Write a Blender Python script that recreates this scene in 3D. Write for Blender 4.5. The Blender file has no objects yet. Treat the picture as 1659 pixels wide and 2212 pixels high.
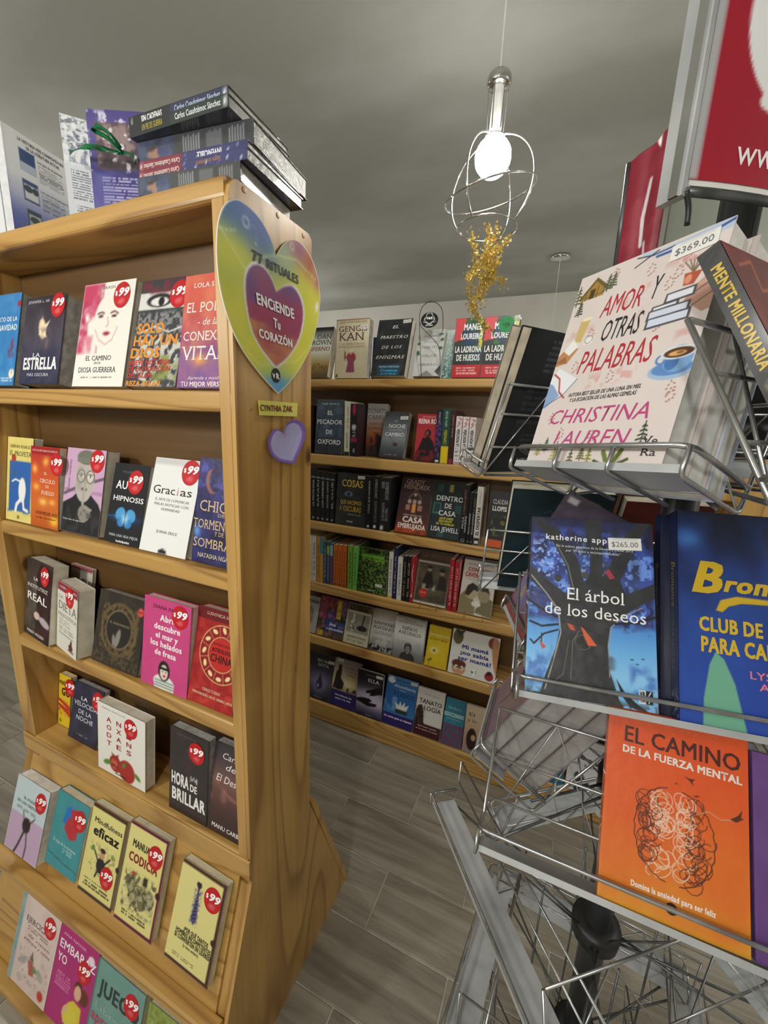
import bpy, math, random
import numpy as np
from mathutils import Matrix, Vector
random.seed(7)
S = bpy.context.scene
COL = S.collection
# ---------------------------------------------------------------- camera
# rows: image right, image down, view direction, in world axes (X along the shelves, Y into the shop, Z up)
CA = np.array([[0.9139176837, 0.4036778827, 0.0424103113],
               [0.1236308308, -0.1773221895, -0.9763565929],
               [-0.3866132729, 0.8975527885, -0.2119650186]])
FPX, CX, CY = 876.29, 829.5, 1106.0
EYE = np.array([0.0, 0.0, 1.5])
cam = bpy.data.cameras.new('camera'); camo = bpy.data.objects.new('camera', cam); COL.objects.link(camo)
cam.sensor_fit = 'VERTICAL'; cam.sensor_height = 36.0; cam.lens = FPX / 2212.0 * 36.0
cam.clip_start = 0.02; cam.clip_end = 50
camo.matrix_world = Matrix(((CA[0][0], -CA[1][0], -CA[2][0], EYE[0]), (CA[0][1], -CA[1][1], -CA[2][1], EYE[1]),
                            (CA[0][2], -CA[1][2], -CA[2][2], EYE[2]), (0, 0, 0, 1)))
S.camera = camo
# ---------------------------------------------------------------- world, lamps, exposure
w = bpy.data.worlds.new('shop_air'); S.world = w; w.use_nodes = True
w.node_tree.nodes['Background'].inputs[0].default_value = (0.80, 0.88, 1.0, 1)
w.node_tree.nodes['Background'].inputs[1].default_value = 0.24
S.view_settings.view_transform = 'Standard'; S.view_settings.look = 'None'
S.view_settings.exposure = 0.22; S.view_settings.gamma = 1.0; S.view_settings.use_curve_mapping = False
def lamp(x, y, z, e, r=0.06, col=(1, 0.975, 0.93)):
    l = bpy.data.lights.new('ceiling_lamp_light', 'POINT'); l.energy = e; l.shadow_soft_size = r; l.color = col
    o = bpy.data.objects.new('ceiling_lamp_light', l); o.location = (x, y, z); COL.objects.link(o)
BULB_STRENGTH = 90.0
# the other pendants of the shop's grid, out of the frame
lamp(-1.3, -0.55, 1.9, 26); lamp(-0.1, -0.85, 1.9, 22); lamp(-2.6, 1.2, 1.95, 16)
lamp(1.5, 0.9, 1.95, 14); lamp(-1.2, -1.7, 1.95, 16); lamp(-2.2, 2.8, 1.9, 8); lamp(1.2, 2.8, 1.9, 6)

# ---------------------------------------------------------------- rays through photograph points, used to survey real planes
def ray(x, y): return CA.T @ np.array([(x - CX) / FPX, (y - CY) / FPX, 1.0])
def onZ(x, y, z): d = ray(x, y); return EYE + (z - EYE[2]) / d[2] * d
def onX(x, y, X): d = ray(x, y); return EYE + X / d[0] * d
def onY(x, y, Y): d = ray(x, y); return EYE + Y / d[1] * d
def onP(x, y, p, n): d = ray(x, y); n = np.array(n, float); return EYE + (n @ (np.array(p, float) - EYE)) / (n @ d) * d
def unit(v): v = np.array(v, float); return v / np.linalg.norm(v)

# ---------------------------------------------------------------- materials
def lin(c):
    c = np.asarray(c, float) / 255.0
    return np.where(c <= 0.04045, c / 12.92, ((c + 0.055) / 1.055) ** 2.4)
def hx(c):
    if len(c) == 3: c = ''.join(q * 2 for q in c)
    return np.array([int(c[i:i + 2], 16) for i in (0, 2, 4)], float)
def newmat(name, col=None, rough=0.5, metal=0.0, **kw):
    m = bpy.data.materials.new(name); m.use_nodes = True
    b = m.node_tree.nodes['Principled BSDF']
    if col is not None: b.inputs['Base Color'].default_value = (*lin(hx(col)), 1)
    b.inputs['Roughness'].default_value = rough; b.inputs['Metallic'].default_value = metal
    for k, v in kw.items(): b.inputs[k.replace('_', ' ')].default_value = v
    return m
def nodes(m): return m.node_tree.nodes, m.node_tree.links, m.node_tree.nodes['Principled BSDF']
def add_bump(m, scale, strength, dist=0.002, detail=3, vec=None):
    n, l, b = nodes(m)
    t = n.new('ShaderNodeTexNoise'); t.inputs['Scale'].default_value = scale; t.inputs['Detail'].default_value = detail
    c = n.new('ShaderNodeTexCoord')
    if vec:
        mp = n.new('ShaderNodeMapping'); mp.inputs['Scale'].default_value = vec
        l.new(c.outputs['Object'], mp.inputs[0]); l.new(mp.outputs[0], t.inputs['Vector'])
    else: l.new(c.outputs['Object'], t.inputs['Vector'])
    u = n.new('ShaderNodeBump'); u.inputs['Strength'].default_value = strength; u.inputs['Distance'].default_value = dist
    l.new(t.outputs[0], u.inputs['Height']); l.new(u.outputs[0], b.inputs['Normal'])
def mottle(m, c0, c1, scale, detail=4, vec=(1, 1, 1), lo=0.35, hi=0.65, coord='Object'):
    n, l, b = nodes(m)
    c = n.new('ShaderNodeTexCoord'); mp = n.new('ShaderNodeMapping'); mp.inputs['Scale'].default_value = vec
    t = n.new('ShaderNodeTexNoise'); t.inputs['Scale'].default_value = scale; t.inputs['Detail'].default_value = detail
    r = n.new('ShaderNodeValToRGB'); r.color_ramp.elements[0].position = lo; r.color_ramp.elements[1].position = hi
    r.color_ramp.elements[0].color = (*lin(hx(c0)), 1); r.color_ramp.elements[1].color = (*lin(hx(c1)), 1)
    l.new(c.outputs[coord], mp.inputs[0]); l.new(mp.outputs[0], t.inputs['Vector']); l.new(t.outputs[0], r.inputs[0])
    l.new(r.outputs[0], b.inputs['Base Color']); return r
def wood(name, axis, light='c79d58', dark='a1763a', freq=14.0, rough=0.42, seed=0.0, knots=True):
    """pine: contour lines of a noise field stretched along the board (cathedral grain), fine fibres and a few knots"""
    m = newmat(name, light, rough); n, l, b = nodes(m)
    sc = [5.0, 5.0, 5.0]; sc[axis] = 0.55
    f = [90.0, 90.0, 90.0]; f[axis] = 3.0
    c = n.new('ShaderNodeTexCoord')
    mp = n.new('ShaderNodeMapping'); mp.inputs['Scale'].default_value = sc; mp.inputs['Location'].default_value = (seed, seed * 1.7, seed * .6)
    t = n.new('ShaderNodeTexNoise'); t.inputs['Scale'].default_value = 1.0; t.inputs['Detail'].default_value = 1.2; t.inputs['Distortion'].default_value = 0.25
    mu = n.new('ShaderNodeMath'); mu.operation = 'MULTIPLY'; mu.inputs[1].default_value = freq
    fr = n.new('ShaderNodeMath'); fr.operation = 'FRACT'
    rp = n.new('ShaderNodeValToRGB'); e = rp.color_ramp.elements
    e[0].position = 0.0; e[0].color = (*lin(hx(light)), 1); e[1].position = 1.0; e[1].color = (*lin(hx(light)), 1)
    x = e.new(0.55); x.color = (*(lin(hx(light)) * .94), 1); x = e.new(0.84); x.color = (*lin(hx(dark)), 1); x = e.new(0.93); x.color = (*(lin(hx(light)) * .9), 1)
    l.new(c.outputs['Object'], mp.inputs[0]); l.new(mp.outputs[0], t.inputs['Vector']); l.new(t.outputs[0], mu.inputs[0]); l.new(mu.outputs[0], fr.inputs[0]); l.new(fr.outputs[0], rp.inputs[0])
    m2 = n.new('ShaderNodeMapping'); m2.inputs['Scale'].default_value = f
    t2 = n.new('ShaderNodeTexNoise'); t2.inputs['Scale'].default_value = 1.0; t2.inputs['Detail'].default_value = 3
    r2 = n.new('ShaderNodeValToRGB'); r2.color_ramp.elements[0].position = .3; r2.color_ramp.elements[0].color = (.84, .81, .77, 1); r2.color_ramp.elements[1].position = .62; r2.color_ramp.elements[1].color = (1, 1, 1, 1)
    l.new(c.outputs['Object'], m2.inputs[0]); l.new(m2.outputs[0], t2.inputs['Vector']); l.new(t2.outputs[0], r2.inputs[0])
    mx = n.new('ShaderNodeMixRGB'); mx.blend_type = 'MULTIPLY'; mx.inputs[0].default_value = 0.8
    l.new(rp.outputs[0], mx.inputs[1]); l.new(r2.outputs[0], mx.inputs[2])
    out = mx.outputs[0]
    if knots:
        m3 = n.new('ShaderNodeMapping'); s3 = [5.5] * 3; s3[axis] = 3.2; m3.inputs['Scale'].default_value = s3; m3.inputs['Location'].default_value = (seed + .3, .2, .7)
        v = n.new('ShaderNodeTexVoronoi'); v.inputs['Scale'].default_value = 1.0
        r3 = n.new('ShaderNodeValToRGB'); r3.color_ramp.elements[0].position = .045; r3.color_ramp.elements[0].color = (.16, .07, .03, 1); r3.color_ramp.elements[1].position = .085; r3.color_ramp.elements[1].color = (1, 1, 1, 1)
        l.new(c.outputs['Object'], m3.inputs[0]); l.new(m3.outputs[0], v.inputs['Vector']); l.new(v.outputs['Distance'], r3.inputs[0])
        m4 = n.new('ShaderNodeMixRGB'); m4.blend_type = 'MULTIPLY'; m4.inputs[0].default_value = .85
        l.new(out, m4.inputs[1]); l.new(r3.outputs[0], m4.inputs[2]); out = m4.outputs[0]
    l.new(out, b.inputs['Base Color'])
    bu = n.new('ShaderNodeBump'); bu.inputs['Strength'].default_value = .15; bu.inputs['Distance'].default_value = .001
    l.new(t2.outputs[0], bu.inputs['Height']); l.new(bu.outputs[0], b.inputs['Normal'])
    b.inputs['Coat Weight'].default_value = .25; b.inputs['Coat Roughness'].default_value = .3
    return m
def attrmat(name, rough, coat=0.0, bump=None, coat_rough=0.1, spec=0.5):
    m = newmat(name, None, rough); n, l, b = nodes(m)
    a = n.new('ShaderNodeVertexColor'); a.layer_name = 'Col'; l.new(a.outputs[0], b.inputs['Base Color'])
    b.inputs['Coat Weight'].default_value = coat; b.inputs['Coat Roughness'].default_value = coat_rough
    b.inputs['Specular IOR Level'].default_value = spec
    if bump: add_bump(m, *bump)
    return m
M = {}
M['wx'] = wood('pine_along_x', 0); M['wz'] = wood('pine_upright', 2, freq=11, seed=2.2); M['wy'] = wood('pine_depth', 1, seed=1.1)
M['wx2'] = wood('pine_shelf_far', 0, light='d2a862', dark='ac7f42', seed=5.0); M['wz2'] = wood('pine_post_far', 2, light='cfa55e', dark='a97e42', seed=3.0)
M['ply'] = wood('plywood_back', 0, light='6b4e2a', dark='5c4122', freq=7, seed=8.0, knots=False)
M['endgrain'] = wood('pine_edge', 2, light='b4864c', dark='865a32', freq=30, seed=4.0, knots=False)
M['print'] = attrmat('printed_card', 0.55, 0.05, None, .3, .35)
M['wrap'] = attrmat('shrinkwrapped_print', 0.42, 0.35, (60, .30, .002, 3), .12)
M['pages'] = newmat('page_edges', 'd9d2bd', 0.8); add_bump(M['pages'], 1, .35, .0008, 2, (30, 900, 900))
mottle(M['pages'], 'cfc8b4', 'e2dcca', 40)
M['pages_white'] = newmat('white_page_edges', 'e6e5df', 0.8); mottle(M['pages_white'], 'd6d5d0', 'eeede8', 60)
M['pages_tan'] = newmat('tan_page_edges', 'a89e8c', .8); mottle(M['pages_tan'], '9c9280', 'b2a896', 40); add_bump(M['pages_tan'], 1, .35, .0008, 2, (30, 900, 900))
M['pages_grey'] = newmat('grey_wrapped_page_edges', '8e8b89', .3, Coat_Weight=.6); add_bump(M['pages_grey'], 50, .5, .003, 3); mottle(M['pages_grey'], '827f7d', '9a9795', 30)
M['pages_wrap'] = newmat('wrapped_page_edges', 'c9c8c2', .4, Coat_Weight=.5, Coat_Roughness=.05); add_bump(M['pages_wrap'], 90, .6, .003, 4); mottle(M['pages_wrap'], 'a09f9b', 'bebdb8', 70)
M['steel'] = newmat('silver_paint', 'a4a7a8', .40, .2); mottle(M['steel'], 'a6a9ab', 'bcbfc1', 14)
M['wire'] = newmat('chromed_wire', 'a9abac', .26, .85); mottle(M['wire'], '97999a', 'bcbebf', 30)
M['wire_dark'] = newmat('grey_wire', '5f6264', .38, .6); mottle(M['wire_dark'], '505354', '6c6f70', 30)
M['chrome'] = newmat('chrome', 'd8d8d8', .12, 1.0); mottle(M['chrome'], 'cfcfcf', 'e2e2e2', 20)
M['black'] = newmat('black_plastic', '1b1b1c', .45); mottle(M['black'], '161617', '232324', 20)
M['pole'] = newmat('dark_grey_tube', '3c3e40', .35, .4); mottle(M['pole'], '333537', '484a4c', 12)
M['white_plastic'] = newmat('white_plastic', 'e8e8e4', .4); mottle(M['white_plastic'], 'e0e0dc', 'eeeeea', 10)
M['pale_panel'] = newmat('pale_green_plastic', 'bcc6b6', .5); mottle(M['pale_panel'], 'b4beae', 'c4cebe', 6)
M['brass'] = newmat('brass', 'b98f3f', .3, .9); mottle(M['brass'], 'ab8136', 'c79c4a', 40)
M['gold'] = newmat('gold_foil', 'e0c050', .35, .6); mottle(M['gold'], 'c8a438', 'f8e48c', 300)
M['ribbon'] = newmat('green_ribbon', '0d6b3c', .25, .3); mottle(M['ribbon'], '0a4a2c', '128a4e', 30)
M['wall'] = newmat('white_plaster', 'cfcdc4', .9); mottle(M['wall'], 'c6c4bb', 'd4d2ca', 1.6); 
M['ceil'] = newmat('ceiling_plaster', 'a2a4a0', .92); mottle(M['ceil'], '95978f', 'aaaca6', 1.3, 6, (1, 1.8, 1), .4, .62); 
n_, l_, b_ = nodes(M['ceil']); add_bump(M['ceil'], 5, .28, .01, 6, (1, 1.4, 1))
M['grout'] = newmat('grout', 'bdb7ab', .9); mottle(M['grout'], 'b0aa9e', 'c8c2b6', 20)
M['dark'] = newmat('dark_laminate', '1a1917', .5); mottle(M['dark'], '151412', '22211f', 4)
em = newmat('lit_bulb', 'fffdf4', .3); em.node_tree.nodes['Principled BSDF'].inputs['Emission Color'].default_value = (1, .97, .90, 1)
em.node_tree.nodes['Principled BSDF'].inputs['Emission Strength'].default_value = BULB_STRENGTH; M['bulb'] = em
# wood-look floor tile: streaks along the plank, tone from the object's random value
m = newmat('wood_look_tile', '7d766a', .38); n, l, b = nodes(m)
c = n.new('ShaderNodeTexCoord'); oi = n.new('ShaderNodeObjectInfo'); mp = n.new('ShaderNodeMapping'); mp.inputs['Scale'].default_value = (2.2, 26, 1)
cb = n.new('ShaderNodeVectorMath'); cb.operation = 'ADD'; sc = n.new('ShaderNodeVectorMath'); sc.operation = 'SCALE'; sc.inputs['Scale'].default_value = 37.0
l.new(oi.outputs['Location'], sc.inputs[0]); l.new(c.outputs['Object'], cb.inputs[0]); l.new(sc.outputs[0], cb.inputs[1]); l.new(cb.outputs[0], mp.inputs[0])
t = n.new('ShaderNodeTexNoise'); t.inputs['Scale'].default_value = 1; t.inputs['Detail'].default_value = 6; t.inputs['Distortion'].default_value = .6; t.inputs['Roughness'].default_value = .65
l.new(mp.outputs[0], t.inputs['Vector'])
r = n.new('ShaderNodeValToRGB'); r.color_ramp.elements[0].position = .28; r.color_ramp.elements[1].position = .72
r.color_ramp.elements[0].color = (*lin(hx('726b5e')), 1); r.color_ramp.elements[1].color = (*lin(hx('aca596')), 1)
l.new(t.outputs[0], r.inputs[0]); hs = n.new('ShaderNodeHueSaturation'); mr = n.new('ShaderNodeMapRange'); mr.inputs[3].default_value = .86; mr.inputs[4].default_value = 1.1
l.new(oi.outputs['Random'], mr.inputs[0]); l.new(mr.outputs[0], hs.inputs['Value']); l.new(r.outputs[0], hs.inputs['Color']); l.new(hs.outputs[0], b.inputs['Base Color'])
M['tile'] = m

# ---------------------------------------------------------------- objects
def tag(o, label=None, cat=None, group=None, kind=None):
    if label: o['label'] = label
    if cat: o['category'] = cat
    if group: o['group'] = group
    if kind: o['kind'] = kind
    return o
def link(name, me, parent=None, mat=None):
    if mat is not None: me.materials.append(M[mat] if isinstance(mat, str) else mat)
    o = bpy.data.objects.new(name, me); COL.objects.link(o)
    if parent is not None: o.parent = parent
    return o
def empty(name, loc, label, cat, group=None, mw=None):
    o = bpy.data.objects.new(name, None); COL.objects.link(o); o.empty_display_size = .02
    if mw is not None: o.matrix_world = mw
    else: o.location = loc
    return tag(o, label, cat, group)
class MB:
    """collects shapes, builds one mesh"""
    def __init__(s): s.v = []; s.f = []; s.smooth = False
    def add(s, v, f):
        k = len(s.v); s.v += [tuple(map(float, p)) for p in v]; s.f += [tuple(i + k for i in q) for q in f]; return s
    def box(s, x0, x1, y0, y1, z0, z1, T=None):
        v = [(x, y, z) for x in (x0, x1) for y in (y0, y1) for z in (z0, z1)]
        if T is not None: v = [T(*p) for p in v]
        return s.add(v, [(0, 1, 3, 2), (4, 6, 7, 5), (0, 4, 5, 1), (2, 3, 7, 6), (0, 2, 6, 4), (1, 5, 7, 3)])
    def bar(s, x0, x1, y0, y1, z0, z1, r, axis=0):
        """board with rounded long edges along axis"""
        lo = [x0, y0, z0]; hi = [x1, y1, z1]; a = axis; b, c = [i for i in range(3) if i != a]
        ring = []
        for cb_, cc_, st in ((hi[b] - r, hi[c] - r, 0), (lo[b] + r, hi[c] - r, 90), (lo[b] + r, lo[c] + r, 180), (hi[b] - r, lo[c] + r, 270)):
            for k in range(4):
                an = math.radians(st + k * 30); ring.append((cb_ + r * math.cos(an), cc_ + r * math.sin(an)))
        v = []
        for e in (lo[a], hi[a]):
            for p in ring:
                q = [0, 0, 0]; q[a] = e; q[b] = p[0]; q[c] = p[1]; v.append(q)
        N = len(ring); f = [(i, (i + 1) % N, N + (i + 1) % N, N + i) for i in range(N)] + [tuple(range(N))[::-1], tuple(range(N, 2 * N))]
        return s.add(v, f)
    def prism(s, poly, place, t0, t1):
        """poly: 2-d outline, place(a,b,t) -> xyz"""
        N = len(poly); v = [place(a, b, t0) for a, b in poly] + [place(a, b, t1) for a, b in poly]
        return s.add(v, [(i, (i + 1) % N, N + (i + 1) % N, N + i) for i in range(N)] + [tuple(range(N))[::-1], tuple(range(N, 2 * N))])
    def tube(s, pts, r, n=6, closed=False, cap=True):
        P = [np.array(p, float) for p in pts]; N = len(P); k = len(s.v)
        up = None; rr = r if hasattr(r, '__len__') else [r] * N
        for i in range(N):
            a = P[i - 1] if (i > 0 or closed) else P[i]; b = P[(i + 1) % N] if (i < N - 1 or closed) else P[i]
            d = unit(b - a)
            if up is None: up = np.cross(d, [0.3, 0.9, 0.2]); 
            up = unit(up - d * (up @ d)); sd = np.cross(d, up)
            for j in range(n):
                an = 2 * math.pi * j / n; s.v.append(tuple(P[i] + rr[i] * (math.cos(an) * up + math.sin(an) * sd)))
        for i in range(N if closed else N - 1):
            for j in range(n):
                s.f.append((k + i * n + j, k + i * n + (j + 1) % n, k + ((i + 1) % N) * n + (j + 1) % n, k + ((i + 1) % N) * n + j))
        if cap and not closed: s.f.append(tuple(k + j for j in range(n))[::-1]); s.f.append(tuple(k + (N - 1) * n + j for j in range(n)))
        return s
    def lathe(s, prof, cx, cy, n=20):
        k = len(s.v)
        for r, z in prof:
            for j in range(n):
                a = 2 * math.pi * j / n; s.v.append((cx + r * math.cos(a), cy + r * math.sin(a), z))
        for i in range(len(prof) - 1):
            for j in range(n): s.f.append((k + i * n + j, k + i * n + (j + 1) % n, k + (i + 1) * n + (j + 1) % n, k + (i + 1) * n + j))
        s.f.append(tuple(k + j for j in range(n))[::-1]); s.f.append(tuple(k + (len(prof) - 1) * n + j for j in range(n)))
        return s
    def build(s, name, mat, parent=None, smooth=False, T=None):
        me = bpy.data.meshes.new(name); v = s.v
        if T is not None: v = [T(*p) for p in v]
        me.from_pydata(v, [], s.f); 
        if smooth:
            me.shade_smooth()
        me.update()
        o = link(name, me, parent, mat)
        return o
def fillet(pts, r, n=4, closed=False):
    P = [np.array(p, float) for p in pts]; out = []
    N = len(P)
    for i in range(N):
        if not closed and i in (0, N - 1): out.append(P[i]); continue
        a, b, c = P[i - 1], P[i], P[(i + 1) % N]; la, lc = np.linalg.norm(a - b), np.linalg.norm(c - b); q = min(r, la * .45, lc * .45)
        s0 = b + (a - b) / la * q; s1 = b + (c - b) / lc * q
        for k in range(n + 1):
            t = k / n; out.append((1 - t) ** 2 * s0 + 2 * t * (1 - t) * b + t * t * s1)
    return out

# ---------------------------------------------------------------- lettering (built-in font), cached glyph by glyph
_G = {}; _gc = bpy.data.curves.new('glyph', 'FONT'); _gc.resolution_u = 2; _go = bpy.data.objects.new('glyph', _gc)
def _tm(s, off):
    _gc.body = s; _gc.offset = off
    me = bpy.data.meshes.new_from_object(_go); v = np.array([q.co[:2] for q in me.vertices]).reshape(-1, 2); f = [tuple(p.vertices) for p in me.polygons]
    bpy.data.meshes.remove(me); return v, f
def glyph(ch, off=0.0):
    k = (ch, off)
    if k not in _G:
        if ch == ' ': _G[k] = (np.zeros((0, 2)), [], .3)
        else:
            v, f = _tm(ch, off); a, _ = _tm(ch + 'l', off); b, _ = _tm('l', off)
            _G[k] = (v, f, a[:, 0].max() - b[:, 0].max())
    return _G[k]
CAPH = _tm('H', 0.0)[0][:, 1].max()
def text2d(s, bold=0.0, serif=False, slant=0.0, track=0.0):
    """-> verts with cap height 1, x from 0; width"""
    V = []; F = []; x = 0.0; k = 0
    for ch in s:
        v, f, adv = glyph(ch); lay = np.zeros(len(v))
        if bold and len(v):   # heavier weight: the glyph struck several times, slightly apart
            n_ = len(v); v = np.concatenate([v + [dx * bold, dy * bold] for dx, dy in ((-1, -.6), (1, -.6), (-1, .6), (1, .6))]); lay = np.repeat(np.arange(4), n_); f = [tuple(i + n_ * q for i in t) for q in range(4) for t in f]; adv += bold
        if len(v):
            q = np.column_stack([v, lay]); q[:, 0] += x; V.append(q); F += [tuple(i + k for i in t) for t in f]; k += len(q)
            if serif and ch.isalpha():
                for lv in (0.0, CAPH if ch.isupper() else None):
                    if lv is None: continue
                    xs = np.sort(v[np.abs(v[:, 1] - lv) < .02][:, 0])
                    if len(xs) < 2: continue
                    gr = [[xs[0], xs[0]]]
                    for a in xs[1:]:
                        if a - gr[-1][1] < .16: gr[-1][1] = a
                        else: gr.append([a, a])
                    for a, b in gr:
                        if b - a > .34 or b - a < .02: continue
                        y0 = lv - (.0 if lv == 0 else .045); q = np.array([[a - .06, y0, 5], [b + .06, y0, 5], [b + .06, y0 + .045, 5], [a - .06, y0 + .045, 5]]) + [x, 0, 0]
                        V.append(q); F.append((k, k + 1, k + 2, k + 3)); k += 4
        x += adv + track
    if not V: return np.zeros((0, 3)), [], 1.0
    V = np.concatenate(V) / [CAPH, CAPH, 1]; x0 = V[:, 0].min(); x1 = V[:, 0].max(); V[:, 0] -= x0
    V[:, 0] += slant * V[:, 1]
    return V, F, x1 - x0

# ---------------------------------------------------------------- printed artwork: a small painter whose canvas becomes vertex colours
def vnoise(x, y, seed):
    xi = np.floor(x).astype(int); yi = np.floor(y).astype(int); fx = x - xi; fy = y - yi; fx = fx * fx * (3 - 2 * fx); fy = fy * fy * (3 - 2 * fy)
    def h(a, b):
        q = (a * 374761393 + b * 668265263 + seed * 974634777) & 0xffffffff; q = ((q ^ (q >> 13)) * 1274126177) & 0xffffffff
        return ((q ^ (q >> 16)) & 0xffff) / 65535.0
    return (h(xi, yi) * (1 - fx) + h(xi + 1, yi) * fx) * (1 - fy) + (h(xi, yi + 1) * (1 - fx) + h(xi + 1, yi + 1) * fx) * fy
def fbm(x, y, seed, o=3):
    s = 0; a = .5; t = 0
    for i in range(o): s = s + a * vnoise(x * 2 ** i, y * 2 ** i, seed + i); t += a; a *= .5
    return s / t
class Art:
    def __init__(s, ops, aspect=1.5, nx=30):
        s.nx = nx; s.ny = int(nx * aspect); s.asp = aspect
        u = np.linspace(0, 1, s.nx + 1); v = np.linspace(0, 1, s.ny + 1); s.U, s.V = np.meshgrid(u, v)
        s.c = np.ones((s.ny + 1, s.nx + 1, 3)) * 200; s.T = []; s.cell = 1.0 / nx
        for o in ops: s.op(o)
    def mix(s, a, col): a = np.clip(a, 0, 1)[..., None]; s.c = s.c * (1 - a) + hx(col) * a
    def op(s, o):
        k = o[0]; U, V, A = s.U, s.V, s.asp
        if k == 'B2': return
        if k == 'B': s.c[:] = hx(o[1])
        elif k == 'G':
            cs = [hx(q) for q in o[1:]]; t = (1 - V) * (len(cs) - 1); i = np.clip(t.astype(int), 0, len(cs) - 2); fr = (t - i)[..., None]; cs = np.array(cs); s.c = cs[i] * (1 - fr) + cs[i + 1] * fr
        elif k == 'e' or k == 'g':
            cx, cy, rx, ry, col = o[1:6]; an = math.radians(o[6]) if len(o) > 6 else 0
            dx = U - cx; dy = (V - cy) * A; x = dx * math.cos(an) + dy * math.sin(an); y = -dx * math.sin(an) + dy * math.cos(an); ry = ry
            d = np.sqrt((x / rx) ** 2 + (y / ry) ** 2)
            s.mix(.5 + (1 - d) * min(rx, ry) / s.cell if k == 'e' else np.exp(-(d * 1.3) ** 2), col)
        elif k == 'o':
            cx, cy, r, w_, col = o[1:6]; d = np.abs(np.hypot(U - cx, (V - cy) * A) - r); s.mix(.5 + (w_ / 2 - d) / s.cell, col)
        elif k == 'r':
            x0, y0, x1, y1, col = o[1:6]; d = np.minimum(np.minimum(U - x0, x1 - U), np.minimum(V - y0, y1 - V) * A); s.mix(.5 + d / s.cell, col)
        elif k == 'l':
            w_, col, p = o[1:4]; p = np.array(p, float).reshape(-1, 2); d = np.full(U.shape, 9.0)
            for a, b in zip(p[:-1], p[1:]):
                bx, by = b[0] - a[0], (b[1] - a[1]) * A; x = U - a[0]; y = (V - a[1]) * A; t = np.clip((x * bx + y * by) / (bx * bx + by * by + 1e-9), 0, 1); d = np.minimum(d, np.hypot(x - t * bx, y - t * by))
            s.mix(.5 + (w_ / 2 - d) / s.cell, col)
        elif k == 'p':
            col, p = o[1:3]; p = np.array(p, float).reshape(-1, 2); ins = np.zeros(U.shape, bool); q = np.roll(p, -1, 0); d = np.full(U.shape, 9.0)
            for a, b in zip(p, q):
                with np.errstate(divide='ignore', invalid='ignore'):
                    cr = ((a[1] > V) != (b[1] > V)) & (U < (b[0] - a[0]) * (V - a[1]) / (b[1] - a[1] + 1e-12) + a[0])
                ins ^= cr
                bx, by = b[0] - a[0], (b[1] - a[1]) * A; x = U - a[0]; y = (V - a[1]) * A; t = np.clip((x * bx + y * by) / (bx * bx + by * by + 1e-9), 0, 1); d = np.minimum(d, np.hypot(x - t * bx, y - t * by))
            s.mix(.5 + np.where(ins, d, -d) / s.cell, col)
        elif k == 'n':   # blotches: colour, scale, threshold, softness, strength, (x0,y0,x1,y1), seed
            col, sc, th, so, am = o[1:6]; bx = o[6] if len(o) > 6 else (0, 0, 1, 1); sd = o[7] if len(o) > 7 else 3
            f = fbm(U * sc, V * A * sc, sd, 4); a = np.clip((f - th) / so + .5, 0, 1) * am
            ins = np.clip(np.minimum(np.minimum(U - bx[0], bx[2] - U), np.minimum(V - bx[1], bx[3] - V)) / .04 + .3, 0, 1); s.mix(a * ins, col)
        elif k == 'm':   # block of small print: x0,x1,y0,y1,lines,colour
            x0, x1, y0, y1, N, col = o[1:7]; h = (y1 - y0) / N
            ph = (y1 - V) / h; i = np.floor(ph).astype(int); on = ((ph - i) < .5) & (U > x0) & (U < x1 - .18 * vnoise(i * 1.7 + .5, i * 0 + .5, 5) * (x1 - x0)) & (V > y0) & (V < y1)
            gap = vnoise(U * 38, i * 3.1, 9) > .28; s.mix((on & gap) * .8, col)
        elif k == 'f':   # portrait: cx,cy,size,hair,skin,cloth
            cx, cy, z, hair, skin, cloth = o[1:7]
            for q in (('e', cx, cy - 2.3 * z / A, 1.9 * z, 1.5 * z, cloth), ('e', cx, cy + .15 * z / A, .95 * z, 1.2 * z, hair), ('e', cx, cy - .12 * z / A, .68 * z, .95 * z, skin), ('r', cx - .25 * z, cy - 1.3 * z / A, cx + .25 * z, cy - .7 * z / A, skin),
                      ('e', cx - .28 * z, cy, .12 * z, .06 * z, hair), ('e', cx + .28 * z, cy, .12 * z, .06 * z, hair), ('e', cx, cy - .55 * z / A, .2 * z, .06 * z, '8a3a36'), ('e', cx, cy + .95 * z / A, .8 * z, .42 * z, hair)): s.op(q)
        elif k == 't': s.T.append(o)
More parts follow.
